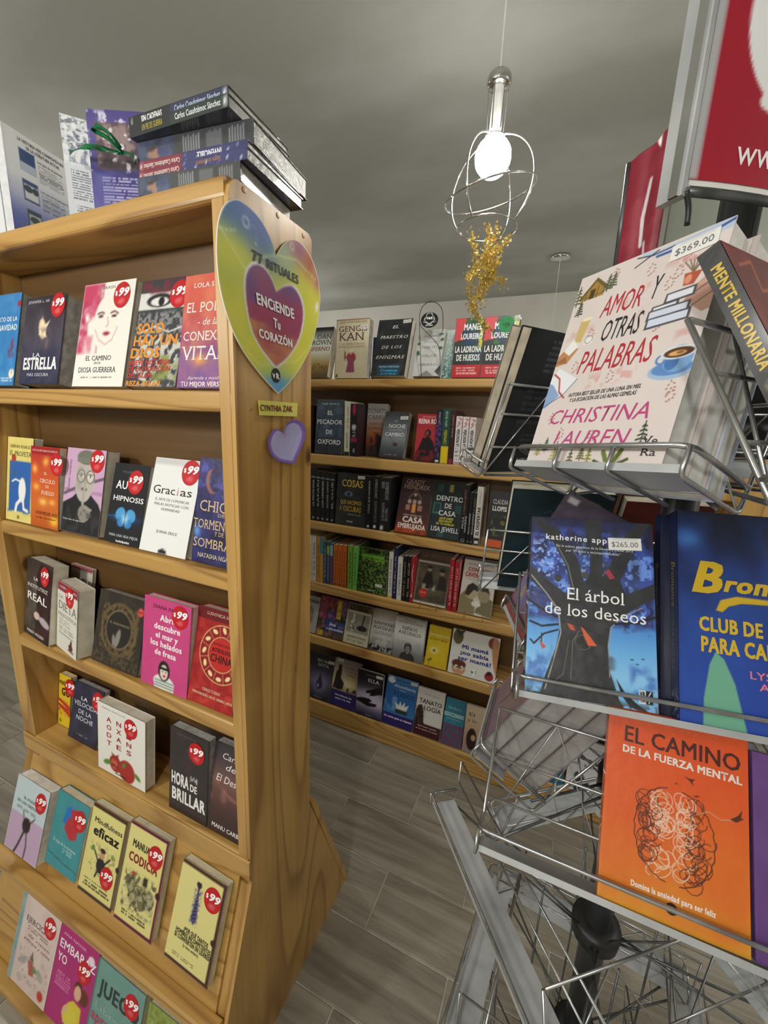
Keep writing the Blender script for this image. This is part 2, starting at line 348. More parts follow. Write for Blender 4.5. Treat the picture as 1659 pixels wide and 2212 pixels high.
    def mesh(s, name, place, layers=(0.0003, 0.0006)):
        """place(U,V,offset)->(N,3)"""
        nx, ny = s.nx, s.ny; P = place(s.U.ravel(), s.V.ravel(), layers[0]); C = [lin(s.c.reshape(-1, 3))]
        i = np.arange(ny)[:, None] * (nx + 1) + np.arange(nx)[None, :]; i = i.ravel(); Q = np.stack([i, i + 1, i + nx + 2, i + nx + 1], 1)
        loops = [Q.ravel()]; sizes = [np.full(len(Q), 4)]; Vs = [P]; k = len(P)
        for j, o in enumerate(s.T):
            txt, x0, x1, y, h, col = o[1:7]; fl = o[7] if len(o) > 7 else ''
            v, f, wd = text2d(txt, .040 if 'b' in fl else (.016 if 'm' in fl else 0.0), 's' in fl, .25 if 'i' in fl else 0, .08 if 'w' in fl else 0)
            if not len(v): continue
            lx = v[:, 0] / wd; ly = v[:, 1]
            if 'V' in fl:   # runs up the board
                uu = y - ly * h; vv = x0 + lx * (x1 - x0)
            else: uu = x0 + lx * (x1 - x0); vv = y + ly * h
            if 'a' in fl: vv = vv + float(fl.split('a')[1]) * (lx - .5)
            C.append(np.tile(lin(hx(col)), (len(v), 1))); Vs.append(place(uu, vv, layers[1] + .00004 * (j % 3)) + (place(uu[:1], vv[:1], layers[1] + .00001) - place(uu[:1], vv[:1], layers[1])) * v[:, 2:3] * 1.5)
            for t in f: loops.append(np.array(t) + k); sizes.append(np.array([len(t)]))
            k += len(v)
        Vs = np.concatenate(Vs); C = np.concatenate(C); L = np.concatenate(loops); Z = np.concatenate(sizes)
        me = bpy.data.meshes.new(name); me.vertices.add(len(Vs)); me.vertices.foreach_set('co', Vs.astype(np.float32).ravel())
        me.loops.add(len(L)); me.loops.foreach_set('vertex_index', L.astype(np.int32)); me.polygons.add(len(Z))
        st = np.concatenate([[0], np.cumsum(Z)[:-1]]); me.polygons.foreach_set('loop_start', st.astype(np.int32)); 
        a = me.color_attributes.new('Col', 'FLOAT_COLOR', 'POINT'); a.data.foreach_set('color', np.concatenate([C, np.ones((len(C), 1))], 1).astype(np.float32).ravel())
        me.update(calc_edges=True); return me
    def sample(s, u, v):
        x = np.clip(u, 0, 1) * s.nx; y = np.clip(v, 0, 1) * s.ny; i = np.minimum(x.astype(int), s.nx - 1); j = np.minimum(y.astype(int), s.ny - 1); fx = (x - i)[:, None]; fy = (y - j)[:, None]; c = s.c
        return (c[j, i] * (1 - fx) + c[j, i + 1] * fx) * (1 - fy) + (c[j + 1, i] * (1 - fx) + c[j + 1, i + 1] * fx) * fy

# ---------------------------------------------------------------- books
def frame(P, x, up):
    x = unit(x); up = np.array(up, float); up = unit(up - x * (x @ up)); y = np.cross(up, x)
    return Matrix(((x[0], y[0], up[0], P[0]), (x[1], y[1], up[1], P[1]), (x[2], y[2], up[2], P[2]), (0, 0, 0, 1)))
def stickers(root, w, h, lst):
    for (u, v) in lst:
        r = 0.0235
        A_ = Art([('B', 'c2161f'), ('n', 'd0262c', 5, .6, .3, .6), ('t', '$', .10, .24, .50, .16, 'ffffff', 'b'), ('t', '99', .26, .88, .46, .30, 'ffffff', 'bi'), ('l', .02, 'f3c0c0', [.4, .26, .5, .32, .55, .25, .66, .3]), ('l', .015, 'f3c0c0', [.3, .18, .72, .18])], 1.0, 10)
        cu, cv = u * w, v * h
        def place(a, b, off):
            a = np.asarray(a, float); b = np.asarray(b, float); x = 2 * a - 1; y = 2 * b - 1
            if off < .0011:   # square grid bent to a disc
                m_ = np.maximum(np.abs(x), np.abs(y)); rr = np.hypot(x, y) + 1e-9; x = x * m_ / rr; y = y * m_ / rr
            return np.stack([cu + r * x, np.full(x.shape, -off), cv + r * 1.08 * y], 1)
        link('price_sticker', A_.mesh('price_sticker', place, (.001, .0013)), root, 'print')
def book(label, w, h, t, art, mw, mode='cover', nx=26, cov=None, wrap=False, pages='pages', stick=(), price=None, group=None, spine=None, cat='book', base='000'):
    """local frame: x right, y away, z up; the printed face lies at y=0.
    mode cover: spine at left; back: spine at right; spine: the spine is the face seen (w is then the thickness)"""
    root = empty('book', None, label, cat, group, mw)
    cc = cov if cov else None
    A_ = Art(art, h / w, nx)
    if cc is None:
        q = A_.c.reshape(-1, 3).mean(0); cc = ''.join('%02x' % int(v) for v in q)
    k = .0009
    b = MB()
    if mode == 'spine': b.box(0, k, 0, t, 0, h).box(w - k, w, 0, t, 0, h).box(k, w - k, 0, k * 1.3, 0, h); pg = (k, w - k, k * 1.3, t - .003, .002, h - .002)
    elif mode == 'back': b.box(0, w, 0, k, 0, h).box(0, w, t - k, t, 0, h).box(w - k * 1.3, w, k, t - k, 0, h); pg = (.002, w - k * 1.3, k, t - k, .002, h - .002)
    else: b.box(0, w, 0, k, 0, h).box(0, w, t - k, t, 0, h).box(0, k * 1.3, k, t - k, 0, h); pg = (k * 1.3, w - .002, k, t - k, .002, h - .002)
    cm = cmat(cc, wrap)
    b.build('cover', cm, root)
    MB().box(*pg).build('page_block', 'pages_wrap' if wrap and pages == 'pages' else pages, root)
    def place(a, b_, off): a = np.asarray(a, float); return np.stack([a * w, np.full(a.shape, -off), np.asarray(b_, float) * h], 1)
    link('cover_print', A_.mesh('cover_print', place), root, 'wrap' if wrap else 'print')
    if spine:   # printed spine on the left side, art in its own frame
        S_ = Art(spine, h / t, 8)
        def place2(a, b_, off): a = np.asarray(a, float); return np.stack([np.full(a.shape, -off), t - a * t, np.asarray(b_, float) * h], 1)
        link('spine_print', S_.mesh('spine_print', place2), root, 'wrap' if wrap else 'print')
    if stick: stickers(root, w, h, stick)
    if price:
        txt, u, v = price; pw, ph = .034, .014
        P_ = Art([('B', 'e6e6e2'), ('r', .2, .84, .85, .9, '55555a'), ('t', txt, .1, .9, .25, .42, '6a6a70', '')], .41, 8)
        def place3(a, b_, off): a = np.asarray(a, float); b_ = np.asarray(b_, float); return np.stack([u * w + pw * (a - .5) - .06 * ph * b_, np.full(a.shape, -off), v * h + ph * (b_ - .5) + .05 * pw * a], 1)
        link('price_label', P_.mesh('price_label', place3, (.001, .0013)), root, 'print')
    return root
_CM = {}
def cmat(c, wrap):
    if (c, wrap) not in _CM:
        m = newmat('cover_card', c, .3 if wrap else .45, Coat_Weight=.8 if wrap else .2); h_ = hx(c); mottle(m, ''.join('%02x' % int(q * .93) for q in h_), c, 60)
        if wrap: add_bump(m, 60, .35, .003)
        _CM[(c, wrap)] = m
    return _CM[(c, wrap)]

# ================================================================ THE ROOM
CEIL = 2.5; WALLY = 3.49
def struct(name, mb, mat): return tag(mb.build(name, mat), kind='structure')
fl = struct('floor', MB().box(-5.2, 2.2, -2.2, WALLY, -.03, -.004), 'grout')
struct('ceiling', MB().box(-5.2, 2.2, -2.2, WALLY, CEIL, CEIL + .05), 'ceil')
struct('wall_back', MB().box(-5.2, 2.2, WALLY, WALLY + .05, 0, CEIL), 'wall')
struct('wall_left', MB().box(-5.25, -5.2, -2.2, WALLY, 0, CEIL), 'wall')
struct('wall_right', MB().box(2.2, 2.25, -2.2, WALLY, 0, CEIL), 'wall')
struct('wall_front', MB().box(-5.2, 2.2, -2.25, -2.2, 0, CEIL), 'wall')
# floor tiles: rows .1857 deep, half-bond, .52 long
TL, TD = .517, .1857
tb = MB(); g = .0028; L_, D_ = TL / 2 - g, TD / 2 - g
v = []
for z, q in ((-.008, 0), (-.0012, 0), (0, .0014)): v += [(-L_ + q, -D_ + q, z), (L_ - q, -D_ + q, z), (L_ - q, D_ - q, z), (-L_ + q, D_ - q, z)]
tb.add(v, [(8, 9, 10, 11)] + [(a * 4 + i, a * 4 + (i + 1) % 4, a * 4 + 4 + (i + 1) % 4, a * 4 + 4 + i) for a in (0, 1) for i in range(4)])
tile0 = tb.build('tile', 'tile', fl); first = True
for j in range(-3, 11):
    y0 = .858 + j * TD
    off = -.373 if j % 2 == 0 else -.632
    for i in range(-8, 4):
        x0 = off + i * TL
        if x0 < -4.4: continue
        o = tile0 if first else tile0.copy()
        if not first: COL.objects.link(o)
        first = False
        o.location = (x0 + TL / 2, y0 + TD / 2, 0)
# ================================================================ LEFT DOUBLE-SIDED BOOKCASE
YF, YB = .52, .736; XR, XL = -.493, -1.323; TH = .033
SH = dict(A=1.542, B=1.224, C=.912, D=.598)
case = empty('bookcase', (-.9, .62, 0), 'double-sided pine bookcase with flared foot, heart cut-outs on its end panel', 'bookcase')
def PART(mb, name, mat, lab=None, par=None, smooth=False):
    par = par or case; T = par.location if par is case else None
    o = mb.build(name, mat, par, smooth); o.location = (-case.location.x, -case.location.y, 0) if par is case else (0, 0, 0)
    if lab: o['label'] = lab
    return o
ZK = .53
prof = [(YF, 1.815), (YF + .004, 1.832), (YF + .014, 1.843), (YF + .024, 1.846), (YB - .01, 1.846), (YB, 1.838), (YB, .53), (.949, 0), (.355, 0), (YF, ZK)]
prof = prof[::-1]
PART(MB().prism(prof, lambda a, b, t: (t, a, b), XR - .008, XR), 'side_panel', 'wz')
PART(MB().bar(XR - TH, XR - .008, YF - .0008, YF + .008, ZK + .03, 1.815, .003, 2), 'stile', 'wz')
PART(MB().bar(XR - TH, XR - .008, YB - .008, YB, ZK + .03, 1.815, .003, 2), 'stile', 'wz')
PART(MB().prism([(YF + .003, ZK - .01), (YF + .06, ZK - .01), (.43, .03), (.367, .03)], lambda a, b, t: (t, a, b), XR - TH, XR - .008), 'foot_cheek', 'wz')
PART(MB().prism(prof, lambda a, b, t: (t, a, b), XL, XL + .058), 'side_panel', 'wz')
# glued edge strips on the flared foot
PART(MB().prism([(YB + .004, .528), (YB + .022, .52), (.962, .012), (.945, .004)], lambda a, b, t: (t, a, b), XR - .03, XR + .002), 'foot_edge', 'wz')
PART(MB().bar(XL + .058, XR - .008, YF, YB, 1.813, 1.846, .008), 'top_board', 'wx')
for k, z in SH.items():
    PART(MB().bar(XL + .058, XR - .008, YF - (.002 if k == 'D' else 0), YB, z - .034, z, .006), 'shelf', 'wx')
PART(MB().bar(XL + .006, XR + .001, YF - .006, YF - .0005, SH['D'] - .052, SH['D'] - .002, .0025), 'ledge', 'wx')
PART(MB().box(XL + .058, XR - .008, .630, .640, .60, 1.813), 'back_panel', 'ply')
sl = .315
def foot_y(z): return YF - sl * (ZK - z) * 1.0
# slanted boards of the foot
n_s = unit([0, -1, sl])   # outward from the slanted face
def slab(name, z0, z1, t, mat, x0=XL + .03, x1=XR - TH):
    P = lambda x, z, q: (x, foot_y(z) + n_s[1] * q, z + n_s[2] * q)
    v = [P(x, z, q) for x in (x0, x1) for z in (z0, z1) for q in (-t, 0)]
    return MB().add(v, [(0, 1, 3, 2), (4, 6, 7, 5), (0, 4, 5, 1), (2, 3, 7, 6), (0, 2, 6, 4), (1, 5, 7, 3)])
PART(slab('slanted_board', .02, .55, .012, None), 'slanted_board', 'wx')
PART(MB().add([(x, y, z) for x in (XL + .03, XR - TH) for y, z in ((YB, .52), (YB + .012, .52), (.935, .02), (.947, .02))], [(0, 1, 3, 2), (4, 6, 7, 5), (0, 4, 5, 1), (2, 3, 7, 6), (0, 2, 6, 4), (1, 5, 7, 3)]), 'slanted_board', 'wx')
def rail(z, d, hgt, x0=XL - .03, x1=XR - .012):
    y = foot_y(z); return MB().bar(x0, x1, y - d, y, z - hgt, z, .006)
PART(rail(.272, .034, .03), 'rail', 'wx'); PART(rail(.024, .036, .03, XL - .03, XR - .035), 'rail', 'wx')
for (x, y) in ((528, 410), (601, 465), (656, 509)):
    p = onX(x, y, XR); PART(MB().lathe([(.0001, 0), (.0045, 0), (.0045, .0012), (.0001, .0014)], 0, 0, 10), 'dowel_plug', 'endgrain').matrix_local = Matrix.Translation((XR - case.location.x, p[1] - case.location.y, p[2])) @ Matrix.Rotation(math.pi / 2, 4, 'Y')
for (x, y) in ((541, 883), (652, 894), (637, 1120)):
    p = onX(x, y, XR); PART(MB().lathe([(.0001, 0), (.0035, 0), (.003, .001), (.0001, .0014)], 0, 0, 10), 'dowel_plug', 'endgrain').matrix_local = Matrix.Translation((XR - case.location.x, p[1] - case.location.y, p[2])) @ Matrix.Rotation(math.pi / 2, 4, 'Y')
# ================================================================ BACK BOOKCASE
BY = 1.55; BX0, BX1 = -1.9, .56
bc = empty('bookcase', (-.6, 1.66, 0), 'long pine bookcase running behind, six full book rows, gold hooks on a shelf', 'bookcase')
def P2(mb, name, mat, smooth=False):
    o = mb.build(name, mat, bc, smooth); o.location = (.6, -1.66, 0); return o
BZ = dict(R1=(1.677, .033), R2=(1.357, .046), R3=(1.047, .042), R4=(.747, .05), R5=(.466, .049), R6=(.105, .105))
for k, (z, h) in BZ.items(): P2(MB().bar(BX0, BX1 - .06, BY, BY + .24, z - h, z, .008), 'shelf', 'wx2')
P2(MB().box(BX0, BX1 - .06, BY + .175, BY + .187, .0, 1.645), 'back_panel', 'ply')
P2(MB().bar(BX0 - .035, BX0, BY, BY + .24, 0, 1.677, .006, 2), 'side_panel', 'wz2')
P2(MB().bar(BX1 - .06, BX1 + .02, BY - .02, BY + .24, 0, 1.70, .006, 2), 'side_panel', 'wz2')
# dark cabinet far left
cab = empty('storage_cabinet', (-3.9, 1.9, 0), 'black low cabinet on the floor beyond the left bookcase', 'cabinet')
o = MB().box(-.55, .55, -.25, .25, .06, .95).box(-.5, .5, -.2, .2, 0, .06).build('body', 'dark', cab); MB().box(-.53, -.01, -.262, -.25, .1, .92).build('door', 'dark', cab); MB().box(.01, .53, -.262, -.25, .1, .92).build('door', 'dark', cab)

# ================================================================ PENDANT LAMPS
def pendant(x, y, zc, label, tilt=12, s=1.0):
    """zc: centre height of the cage"""
    root = empty('pendant_lamp', (x, y, zc), label, 'lamp', 'cage pendant lamps')
    R = .105 * s; z_top = CEIL - zc
    cn = MB().lathe([(.055, z_top), (.055, z_top - .012), (.05, z_top - .018), (.0105, z_top - .02)], 0, 0, 24).build('canopy', 'chrome', root, True)
    MB().tube([(0, 0, z_top - .01), (0, 0, .19 * s)], .0016, 6).build('cord', 'white_plastic', root)
    ht = MB().lathe([(.012, .232 * s), (.024, .23 * s), (.026, .226 * s), (.026, .212 * s), (.023, .208 * s), (.004, .207 * s)], 0, 0, 24).build('cap', 'chrome', root, True)
    nb = MB()
    for k in range(6):
        a = k * math.pi / 3 + .3; nb.tube([(.022 * math.cos(a), .022 * math.sin(a), .21 * s), (.019 * math.cos(a), .019 * math.sin(a), .12 * s)], .0014, 6)
    nb.build('neck_rods', 'chrome', root)
    MB().lathe([(.011, .21 * s), (.012, .19 * s), (.014, .13 * s), (.013, .11 * s)], 0, 0, 16).build('socket', 'white_plastic', root, True)
    # bulb
    pr = [(.011, .125 * s), (.012, .11 * s)]
    for k in range(1, 12):
        a = math.radians(18 + k * 14.7); pr.append((.041 * math.sin(a), .072 * s + .041 * math.cos(a)))
    pr.append((.002, .031 * s))
    MB().lathe(pr, 0, 0, 18).build('bulb', 'bulb', root, True)
    w_ = .0022
    # equator hoop tilted as it hangs
    T = math.radians(tilt); ex = np.array([CA[0][0], CA[0][1], 0]); ex = unit(ex); ey = np.array([-ex[1], ex[0], 0])
    q = []
    for k in range(40):
        a = 2 * math.pi * k / 40; c_, s_ = math.cos(a), math.sin(a); q.append(ex * (R * c_ * math.cos(T)) + ey * (R * s_) + np.array([0, 0, R * c_ * math.sin(T) - .002 + .012 * s_]))
    MB().tube(q, w_, 6, True).build('equator_hoop', 'chrome', root, True)
    for k in range(2):
        a0 = math.radians(162 + k * 90); q = []
        for j in range(33):
            th = math.radians(13 + j * (126.0 / 32)); r_ = R * math.sin(th); z_ = R * math.cos(th) * 1.0; q.append((r_, z_ + .008))
        for sg in (1, -1):
            pts = [(sg * r_ * math.cos(a0), sg * r_ * math.sin(a0), z_) for r_, z_ in q]
            MB().tube(pts, w_, 6).build('cage_rib', 'chrome', root, True)
    rb = R * math.sin(math.radians(139)) * .80
    zb = R * math.cos(math.radians(139)) + .006
    MB().tube([(rb * 1.0 / .80 * math.cos(a), rb * 1.0 / .80 * math.sin(a), zb) for a in np.linspace(0, 2 * math.pi, 25)[:-1]], w_ * .9, 6, True).build('bottom_ring', 'chrome', root, True)
    MB().tube([(.022 * math.cos(a), .022 * math.sin(a), R + .006) for a in np.linspace(0, 2 * math.pi, 17)[:-1]], w_ * .9, 6, True).build('top_ring', 'chrome', root, True)
    return root
LD = .95; pc = EYE + LD * ray(1058, 418)
pendant(pc[0], pc[1], pc[2], 'lit cage pendant lamp with gold star garland hanging below it', 14)
p2 = onZ(1211, 553, CEIL)
pendant(p2[0], p2[1], 1.6, 'far pendant lamp, only its small chrome canopy and cord show', 0)
# gold star garland: three strings of foil stars tied to the cage
gar = empty('star_garland', (pc[0], pc[1], pc[2] - .07), 'gold foil star garland hanging from the lit pendant lamp', 'garland')
rg = random.Random(5); st = MB(); wr = MB()
def star(c_, r, mb):
    a = unit([rg.gauss(0, 1), rg.gauss(0, 1), rg.gauss(0, 1)]); b = unit(np.cross(a, [rg.random(), rg.random(), rg.random()])); k = len(mb.v)
    pts = [np.array(c_) + (r if i % 2 == 0 else r * .42) * (math.cos(i * math.pi / 5) * a + math.sin(i * math.pi / 5) * b) for i in range(10)]
    nrm = np.cross(a, b) * .0006
    mb.add([p for p in pts] + [np.array(c_) + nrm, np.array(c_) - nrm], [(i, (i + 1) % 10, 10) for i in range(10)] + [((i + 1) % 10, i, 11) for i in range(10)])
def g3(x, y): return EYE + LD * ray(x, y) - np.array([pc[0], pc[1], pc[2] - .07])
paths = [[(1068, 487), (1055, 540), (1052, 600), (1030, 650), (1015, 690)], [(1022, 505), (1035, 560), (1028, 610), (1010, 640), (1040, 690), (1050, 715)], [(1092, 515), (1075, 560), (1060, 600), (1085, 612), (1090, 625)], [(1010, 590), (1040, 600), (1060, 615), (1075, 610)], [(1048, 520), (1045, 600), (1042, 660)], [(1060, 495), (1065, 560), (1046, 640), (1022, 668)], [(1035, 560), (1052, 590), (1070, 575), (1088, 545)]]
for pth in paths:
    w3 = [g3(*p) + np.array([rg.uniform(-.012, .012), rg.uniform(-.02, .02), 0]) for p in pth]; P = []
    for a, b in zip(w3[:-1], w3[1:]):
        N = max(2, int(np.linalg.norm(b - a) / .0032))
        for i in range(N):
            c_ = a + (b - a) * i / N; P.append(c_)
            for r_ in range(3): star(c_ + np.array([rg.gauss(0, .0055) for _ in range(3)]), rg.uniform(.0032, .0058), st)
    wr.tube(P[::3], .0005, 4)
tag(st.build('foil_stars', 'gold', gar), kind='stuff'); wr.build('string', 'gold', gar)

# ================================================================ PAPER HEARTS ON THE END PANEL
XP = XR + .003
def yz(x, y, X=XP): p = onX(x, y, X); return p[1], p[2]
def smooth_loop(P, n=6):
    P = np.array(P, float); N = len(P); out = []
    for i in range(N):
        p0, p1, p2_, p3 = P[i - 1], P[i], P[(i + 1) % N], P[(i + 2) % N]
        for k in range(n):
            t = k / n; out.append(.5 * (2 * p1 + (p2_ - p0) * t + (2 * p0 - 5 * p1 + 4 * p2_ - p3) * t * t + (-p0 + 3 * p1 - 3 * p2_ + p3) * t ** 3))
    return np.array(out)
def seg_smooth(segs, n=5):
    """catmull-rom through each open segment, corners kept where segments meet"""
    out = []
    for s_ in segs:
        P = np.array(s_, float); P = np.vstack([2 * P[0] - P[1], P, 2 * P[-1] - P[-2]])
        for i in range(1, len(P) - 2):
            p0, p1, p2_, p3 = P[i - 1:i + 3]
            for k in range(n):
                t = k / n; out.append(.5 * (2 * p1 + (p2_ - p0) * t + (2 * p0 - 5 * p1 + 4 * p2_ - p3) * t * t + (-p0 + 3 * p1 - 3 * p2_ + p3) * t ** 3))
    return np.array(out)
NOT, TIP = (595, 554), (599.6, 851)
left = [NOT, (585, 520), (565, 480), (545, 455), (525, 438), (508, 430), (490, 436), (477, 455), (469, 485), (466.5, 520), (467, 560), (472, 610), (483, 660), (500, 710), (522, 755), (550, 795), (575, 825), TIP]
right = [TIP, (625, 825), (650, 790), (670, 750), (684, 700), (690, 655), (689, 625), (684, 595), (675, 565), (660, 538), (645, 522), (631.5, 517.5), (618, 522), (606, 535), NOT]
ol = np.array([yz(*p) for p in seg_smooth([left, right])])
mn, mx_ = ol.min(0), ol.max(0)
def uvh(x, y): a = yz(x, y); return [(a[0] - mn[0]) / (mx_[0] - mn[0]), (a[1] - mn[1]) / (mx_[1] - mn[1])]
def flat(pts): return [c for p in pts for c in uvh(*p)]
asp = (mx_[1] - mn[1]) / (mx_[0] - mn[0])
il = seg_smooth([[(595, 632), (585, 605), (572, 584), (556, 573), (542, 576), (533, 590), (529.6, 612), (531, 645), (538, 690), (549, 725), (566, 755), (582, 776), (595, 792)], [(595, 792), (618, 772), (637, 745), (648, 715), (653, 680), (650, 655), (642, 634), (630, 620), (618, 619), (606, 624), (595, 632)]], 4)
ops = [('B', 'd0ce3c'), ('n', 'e2dc5a', 5, .5, .5, .7), ('g', *uvh(515, 452), .50, .34, '3f7cae'), ('g', *uvh(520, 448), .36, .26, '2f64a8'), ('g', *uvh(555, 500), .24, .22, '3558a4'), ('g', *uvh(478, 530), .2, .12, 'b5cf6a'), ('g', *uvh(500, 550), .35, .16, 'd0d040'),
       ('g', *uvh(645, 535), .20, .15, '8a4464'), ('g', *uvh(668, 565), .10, .14, 'a4502c'), ('g', *uvh(612, 560), .12, .12, '9fb08a'), ('g', *uvh(684, 605), .07, .10, 'b06a70'),
       ('g', *uvh(599, 845), .22, .17, '6aa8c8'), ('g', *uvh(600, 838), .2, .12, '5f9ecb'), ('n', 'c3cf52', 9, .58, .1, .5, (0, .1, 1, .6)), ('n', 'ffffff', 60, .8, .05, .8, (0, .8, .55, 1), 12),
       ('l', .008, 'e4e6a0', flat([(470, 485), (510, 550), (545, 610), (600, 640)])), ('l', .006, 'e4e6b8', flat([(470, 490), (490, 497), (507, 497)])), ('l', .006, 'dfe39a', flat([(560, 555), (600, 552), (640, 562), (680, 605)])), ('l', .006, 'dfe39a', flat([(500, 720), (560, 790), (640, 780), (670, 745)])),
       ('o', *uvh(530, 480), .025, .008, 'd8e4ee'), ('o', *uvh(630, 533), .02, .006, 'e8d8d8'), ('e', *uvh(683, 663), .018, .035, 'f4f4ee', -20)]
pin = [c for p in il for c in uvh(*p)]
ctr = np.array(uvh(592, 690)); big = []
for i in range(0, len(pin), 2):
    q = np.array([pin[i], pin[i + 1]]); big += list(ctr + (q - ctr) * 1.06)
ops += [('p', 'e9e6ef', big), ('p', '7d3a63', pin)]
hart = Art(ops, asp, 110)
# watercolour wash inside the inner heart
mk = Art([('B', '000000'), ('p', 'ffffff', pin)], asp, 110).c[..., 0] / 255
ws = Art([('G', '5a4a86', '8c3a66', '93345c', 'a8505a', 'd8b84a'), ('n', '4f4a94', 4, .5, .4, .7, (0, .6, .5, 1)), ('n', 'a83a58', 5, .5, .4, .6), ('n', 'dcc24a', 4, .55, .3, .5, (.2, .1, .8, .45))], asp, 110)
lo_v = uvh(595, 792)[1]; hi_v = uvh(556, 573)[1]
t_ = np.clip((hart.V - lo_v) / (hi_v - lo_v), 0, 1); smp = ws.sample(hart.U.ravel(), t_.ravel()).reshape(hart.c.shape); hart.c = hart.c * (1 - mk[..., None]) + smp * mk[..., None]
def heart_mesh(name, outline, center, art, texts, X):
    N = len(outline); RR = 46; c0 = np.array(center); V = [c0]; 
    for k in range(1, RR + 1): V.extend(list(c0 + (outline - c0) * (k / RR)))
    V = np.array(V); uv = (V - mn_) / (mx2 - mn_) if False else None
    return V
cen = np.array(yz(590, 660)); N = len(ol); RR = 56
V = np.concatenate([[cen]] + [cen + (ol - cen) * (k / RR) for k in range(1, RR + 1)])
uv = (V - mn) / (mx_ - mn); Cc = lin(hart.sample(uv[:, 0], uv[:, 1])); Cc[-N:] = lin(hx('e8e8dc'))
Fc = [(0, 1 + j, 1 + (j + 1) % N) for j in range(N)] + [(1 + (k - 1) * N + j, 1 + k * N + j, 1 + k * N + (j + 1) % N, 1 + (k - 1) * N + (j + 1) % N) for k in range(1, RR) for j in range(N)]
# is the outline counter-clockwise seen from +X (Y right, Z up)?
ar = np.sum(ol[:, 0] * np.roll(ol[:, 1], -1) - np.roll(ol[:, 0], -1) * ol[:, 1])
if ar < 0: Fc = [f[::-1] for f in Fc]
VV = [(XP + .0015, a, b) for a, b in V]; CL = [Cc]; k0 = len(VV)
bk_ = [(XP, a, b) for a, b in ol]; VV += bk_; CL.append(np.tile(lin(hx('f0f0ea')), (N, 1))); base_ = 1 + (RR - 1) * N
Fc += [(base_ + j, k0 + j, k0 + (j + 1) % N, base_ + (j + 1) % N) for j in range(N)]; k0 = len(VV)
def put_text(txt, p0, p1, hpx, col, bold='', X=XP + .0025):
    """baseline p0..p1 in the photo, on the panel's plane; hpx a point at cap height above p0"""
    global k0
    a = np.array(yz(*p0, X)); b = np.array(yz(*p1, X)); h = np.array(yz(*hpx, X)) - a
    v, f, wd = text2d(txt, .04 if 'b' in bold else .02, False)
    for x, y, l_ in v:
        q = a + (b - a) * (x / wd) + h * y; VV.append((X + l_ * .00008, q[0], q[1]))
    CL.append(np.tile(lin(hx(col)), (len(v), 1))); Fc.extend([tuple(i + k0 for i in t) for t in f]); k0 += len(v)
put_text('77', (546, 562), (569, 574), (544, 538), '3a2f52', 'm')
put_text('RITUALES', (577, 578), (645, 614), (576, 558), '3a2f52', 'm')
put_text('ENCiENDE', (556, 656), (636, 689), (553, 632), 'f6f2f4', 'b'); put_text('Tu', (591, 706), (606, 713), (590, 686), 'f6f2f4', 'b'); put_text('CORAZÓN', (560, 728), (632, 751), (558, 709), 'f6f2f4', 'b')
def vc_mesh(name, VV, Fc, CL):
    me = bpy.data.meshes.new(name); me.from_pydata([tuple(map(float, v)) for v in VV], [], Fc); a = me.color_attributes.new('Col', 'FLOAT_COLOR', 'POINT')
    C_ = np.concatenate(CL); a.data.foreach_set('color', np.concatenate([C_, np.ones((len(C_), 1))], 1).astype(np.float32).ravel()); me.update(); return me
ht_ = empty('paper_heart', (XP, .6, 1.6), 'large yellow and blue printed paper heart on the bookcase end panel', 'sign')
# publisher's round mark at the foot of the heart
mkc = yz(596, 811, XP + .002); rr_ = .0125
for r_, col, X in ((rr_, '1a1a1c', XP + .0022),):
    VV += [(X, mkc[0] + r_ * math.cos(a), mkc[1] + r_ * math.sin(a)) for a in np.linspace(0, 2 * math.pi, 25)[:-1]]; CL.append(np.tile(lin(hx(col)), (24, 1))); Fc.append(tuple(k0 + i for i in range(24))); k0 += 24
put_text('V', (589, 816), (595, 818), (588, 806), 'f4f4f4', 'b', XP + .003); put_text('R', (597, 818), (604, 820), (596, 806), 'f4f4f4', 'b', XP + .003)
o = link('printed_heart', vc_mesh('printed_heart', [(x - XP, y - .6, z - 1.6) for x, y, z in VV], Fc, CL), ht_, 'print')
# name strip
VV, CL, Fc, k0 = [], [], [], 0
q = [(557, 864), (641, 871), (640, 900), (560, 897)]; c4 = [yz(*p) for p in q]
VV = [(XP + .002, a, b) for a, b in c4] + [(XP + .0002, a, b) for a, b in c4]; CL = [np.tile(lin(hx('dcd66a')), (8, 1))]; Fc = [(3, 2, 1, 0)] + [(i, (i + 1) % 4, 4 + (i + 1) % 4, 4 + i) for i in range(4)]; k0 = 8
put_text('CYNTHIA', (562, 887), (608, 889), (562, 874), '7a2a3a', 'm', XP + .0027); put_text('ZAK', (611, 889), (632, 890), (611, 876), '7a2a3a', 'm', XP + .0027)
o = link('name_strip', vc_mesh('name_strip', VV, Fc, CL), None, 'print'); tag(o, 'small yellow name strip stuck between the two paper hearts', 'sign')
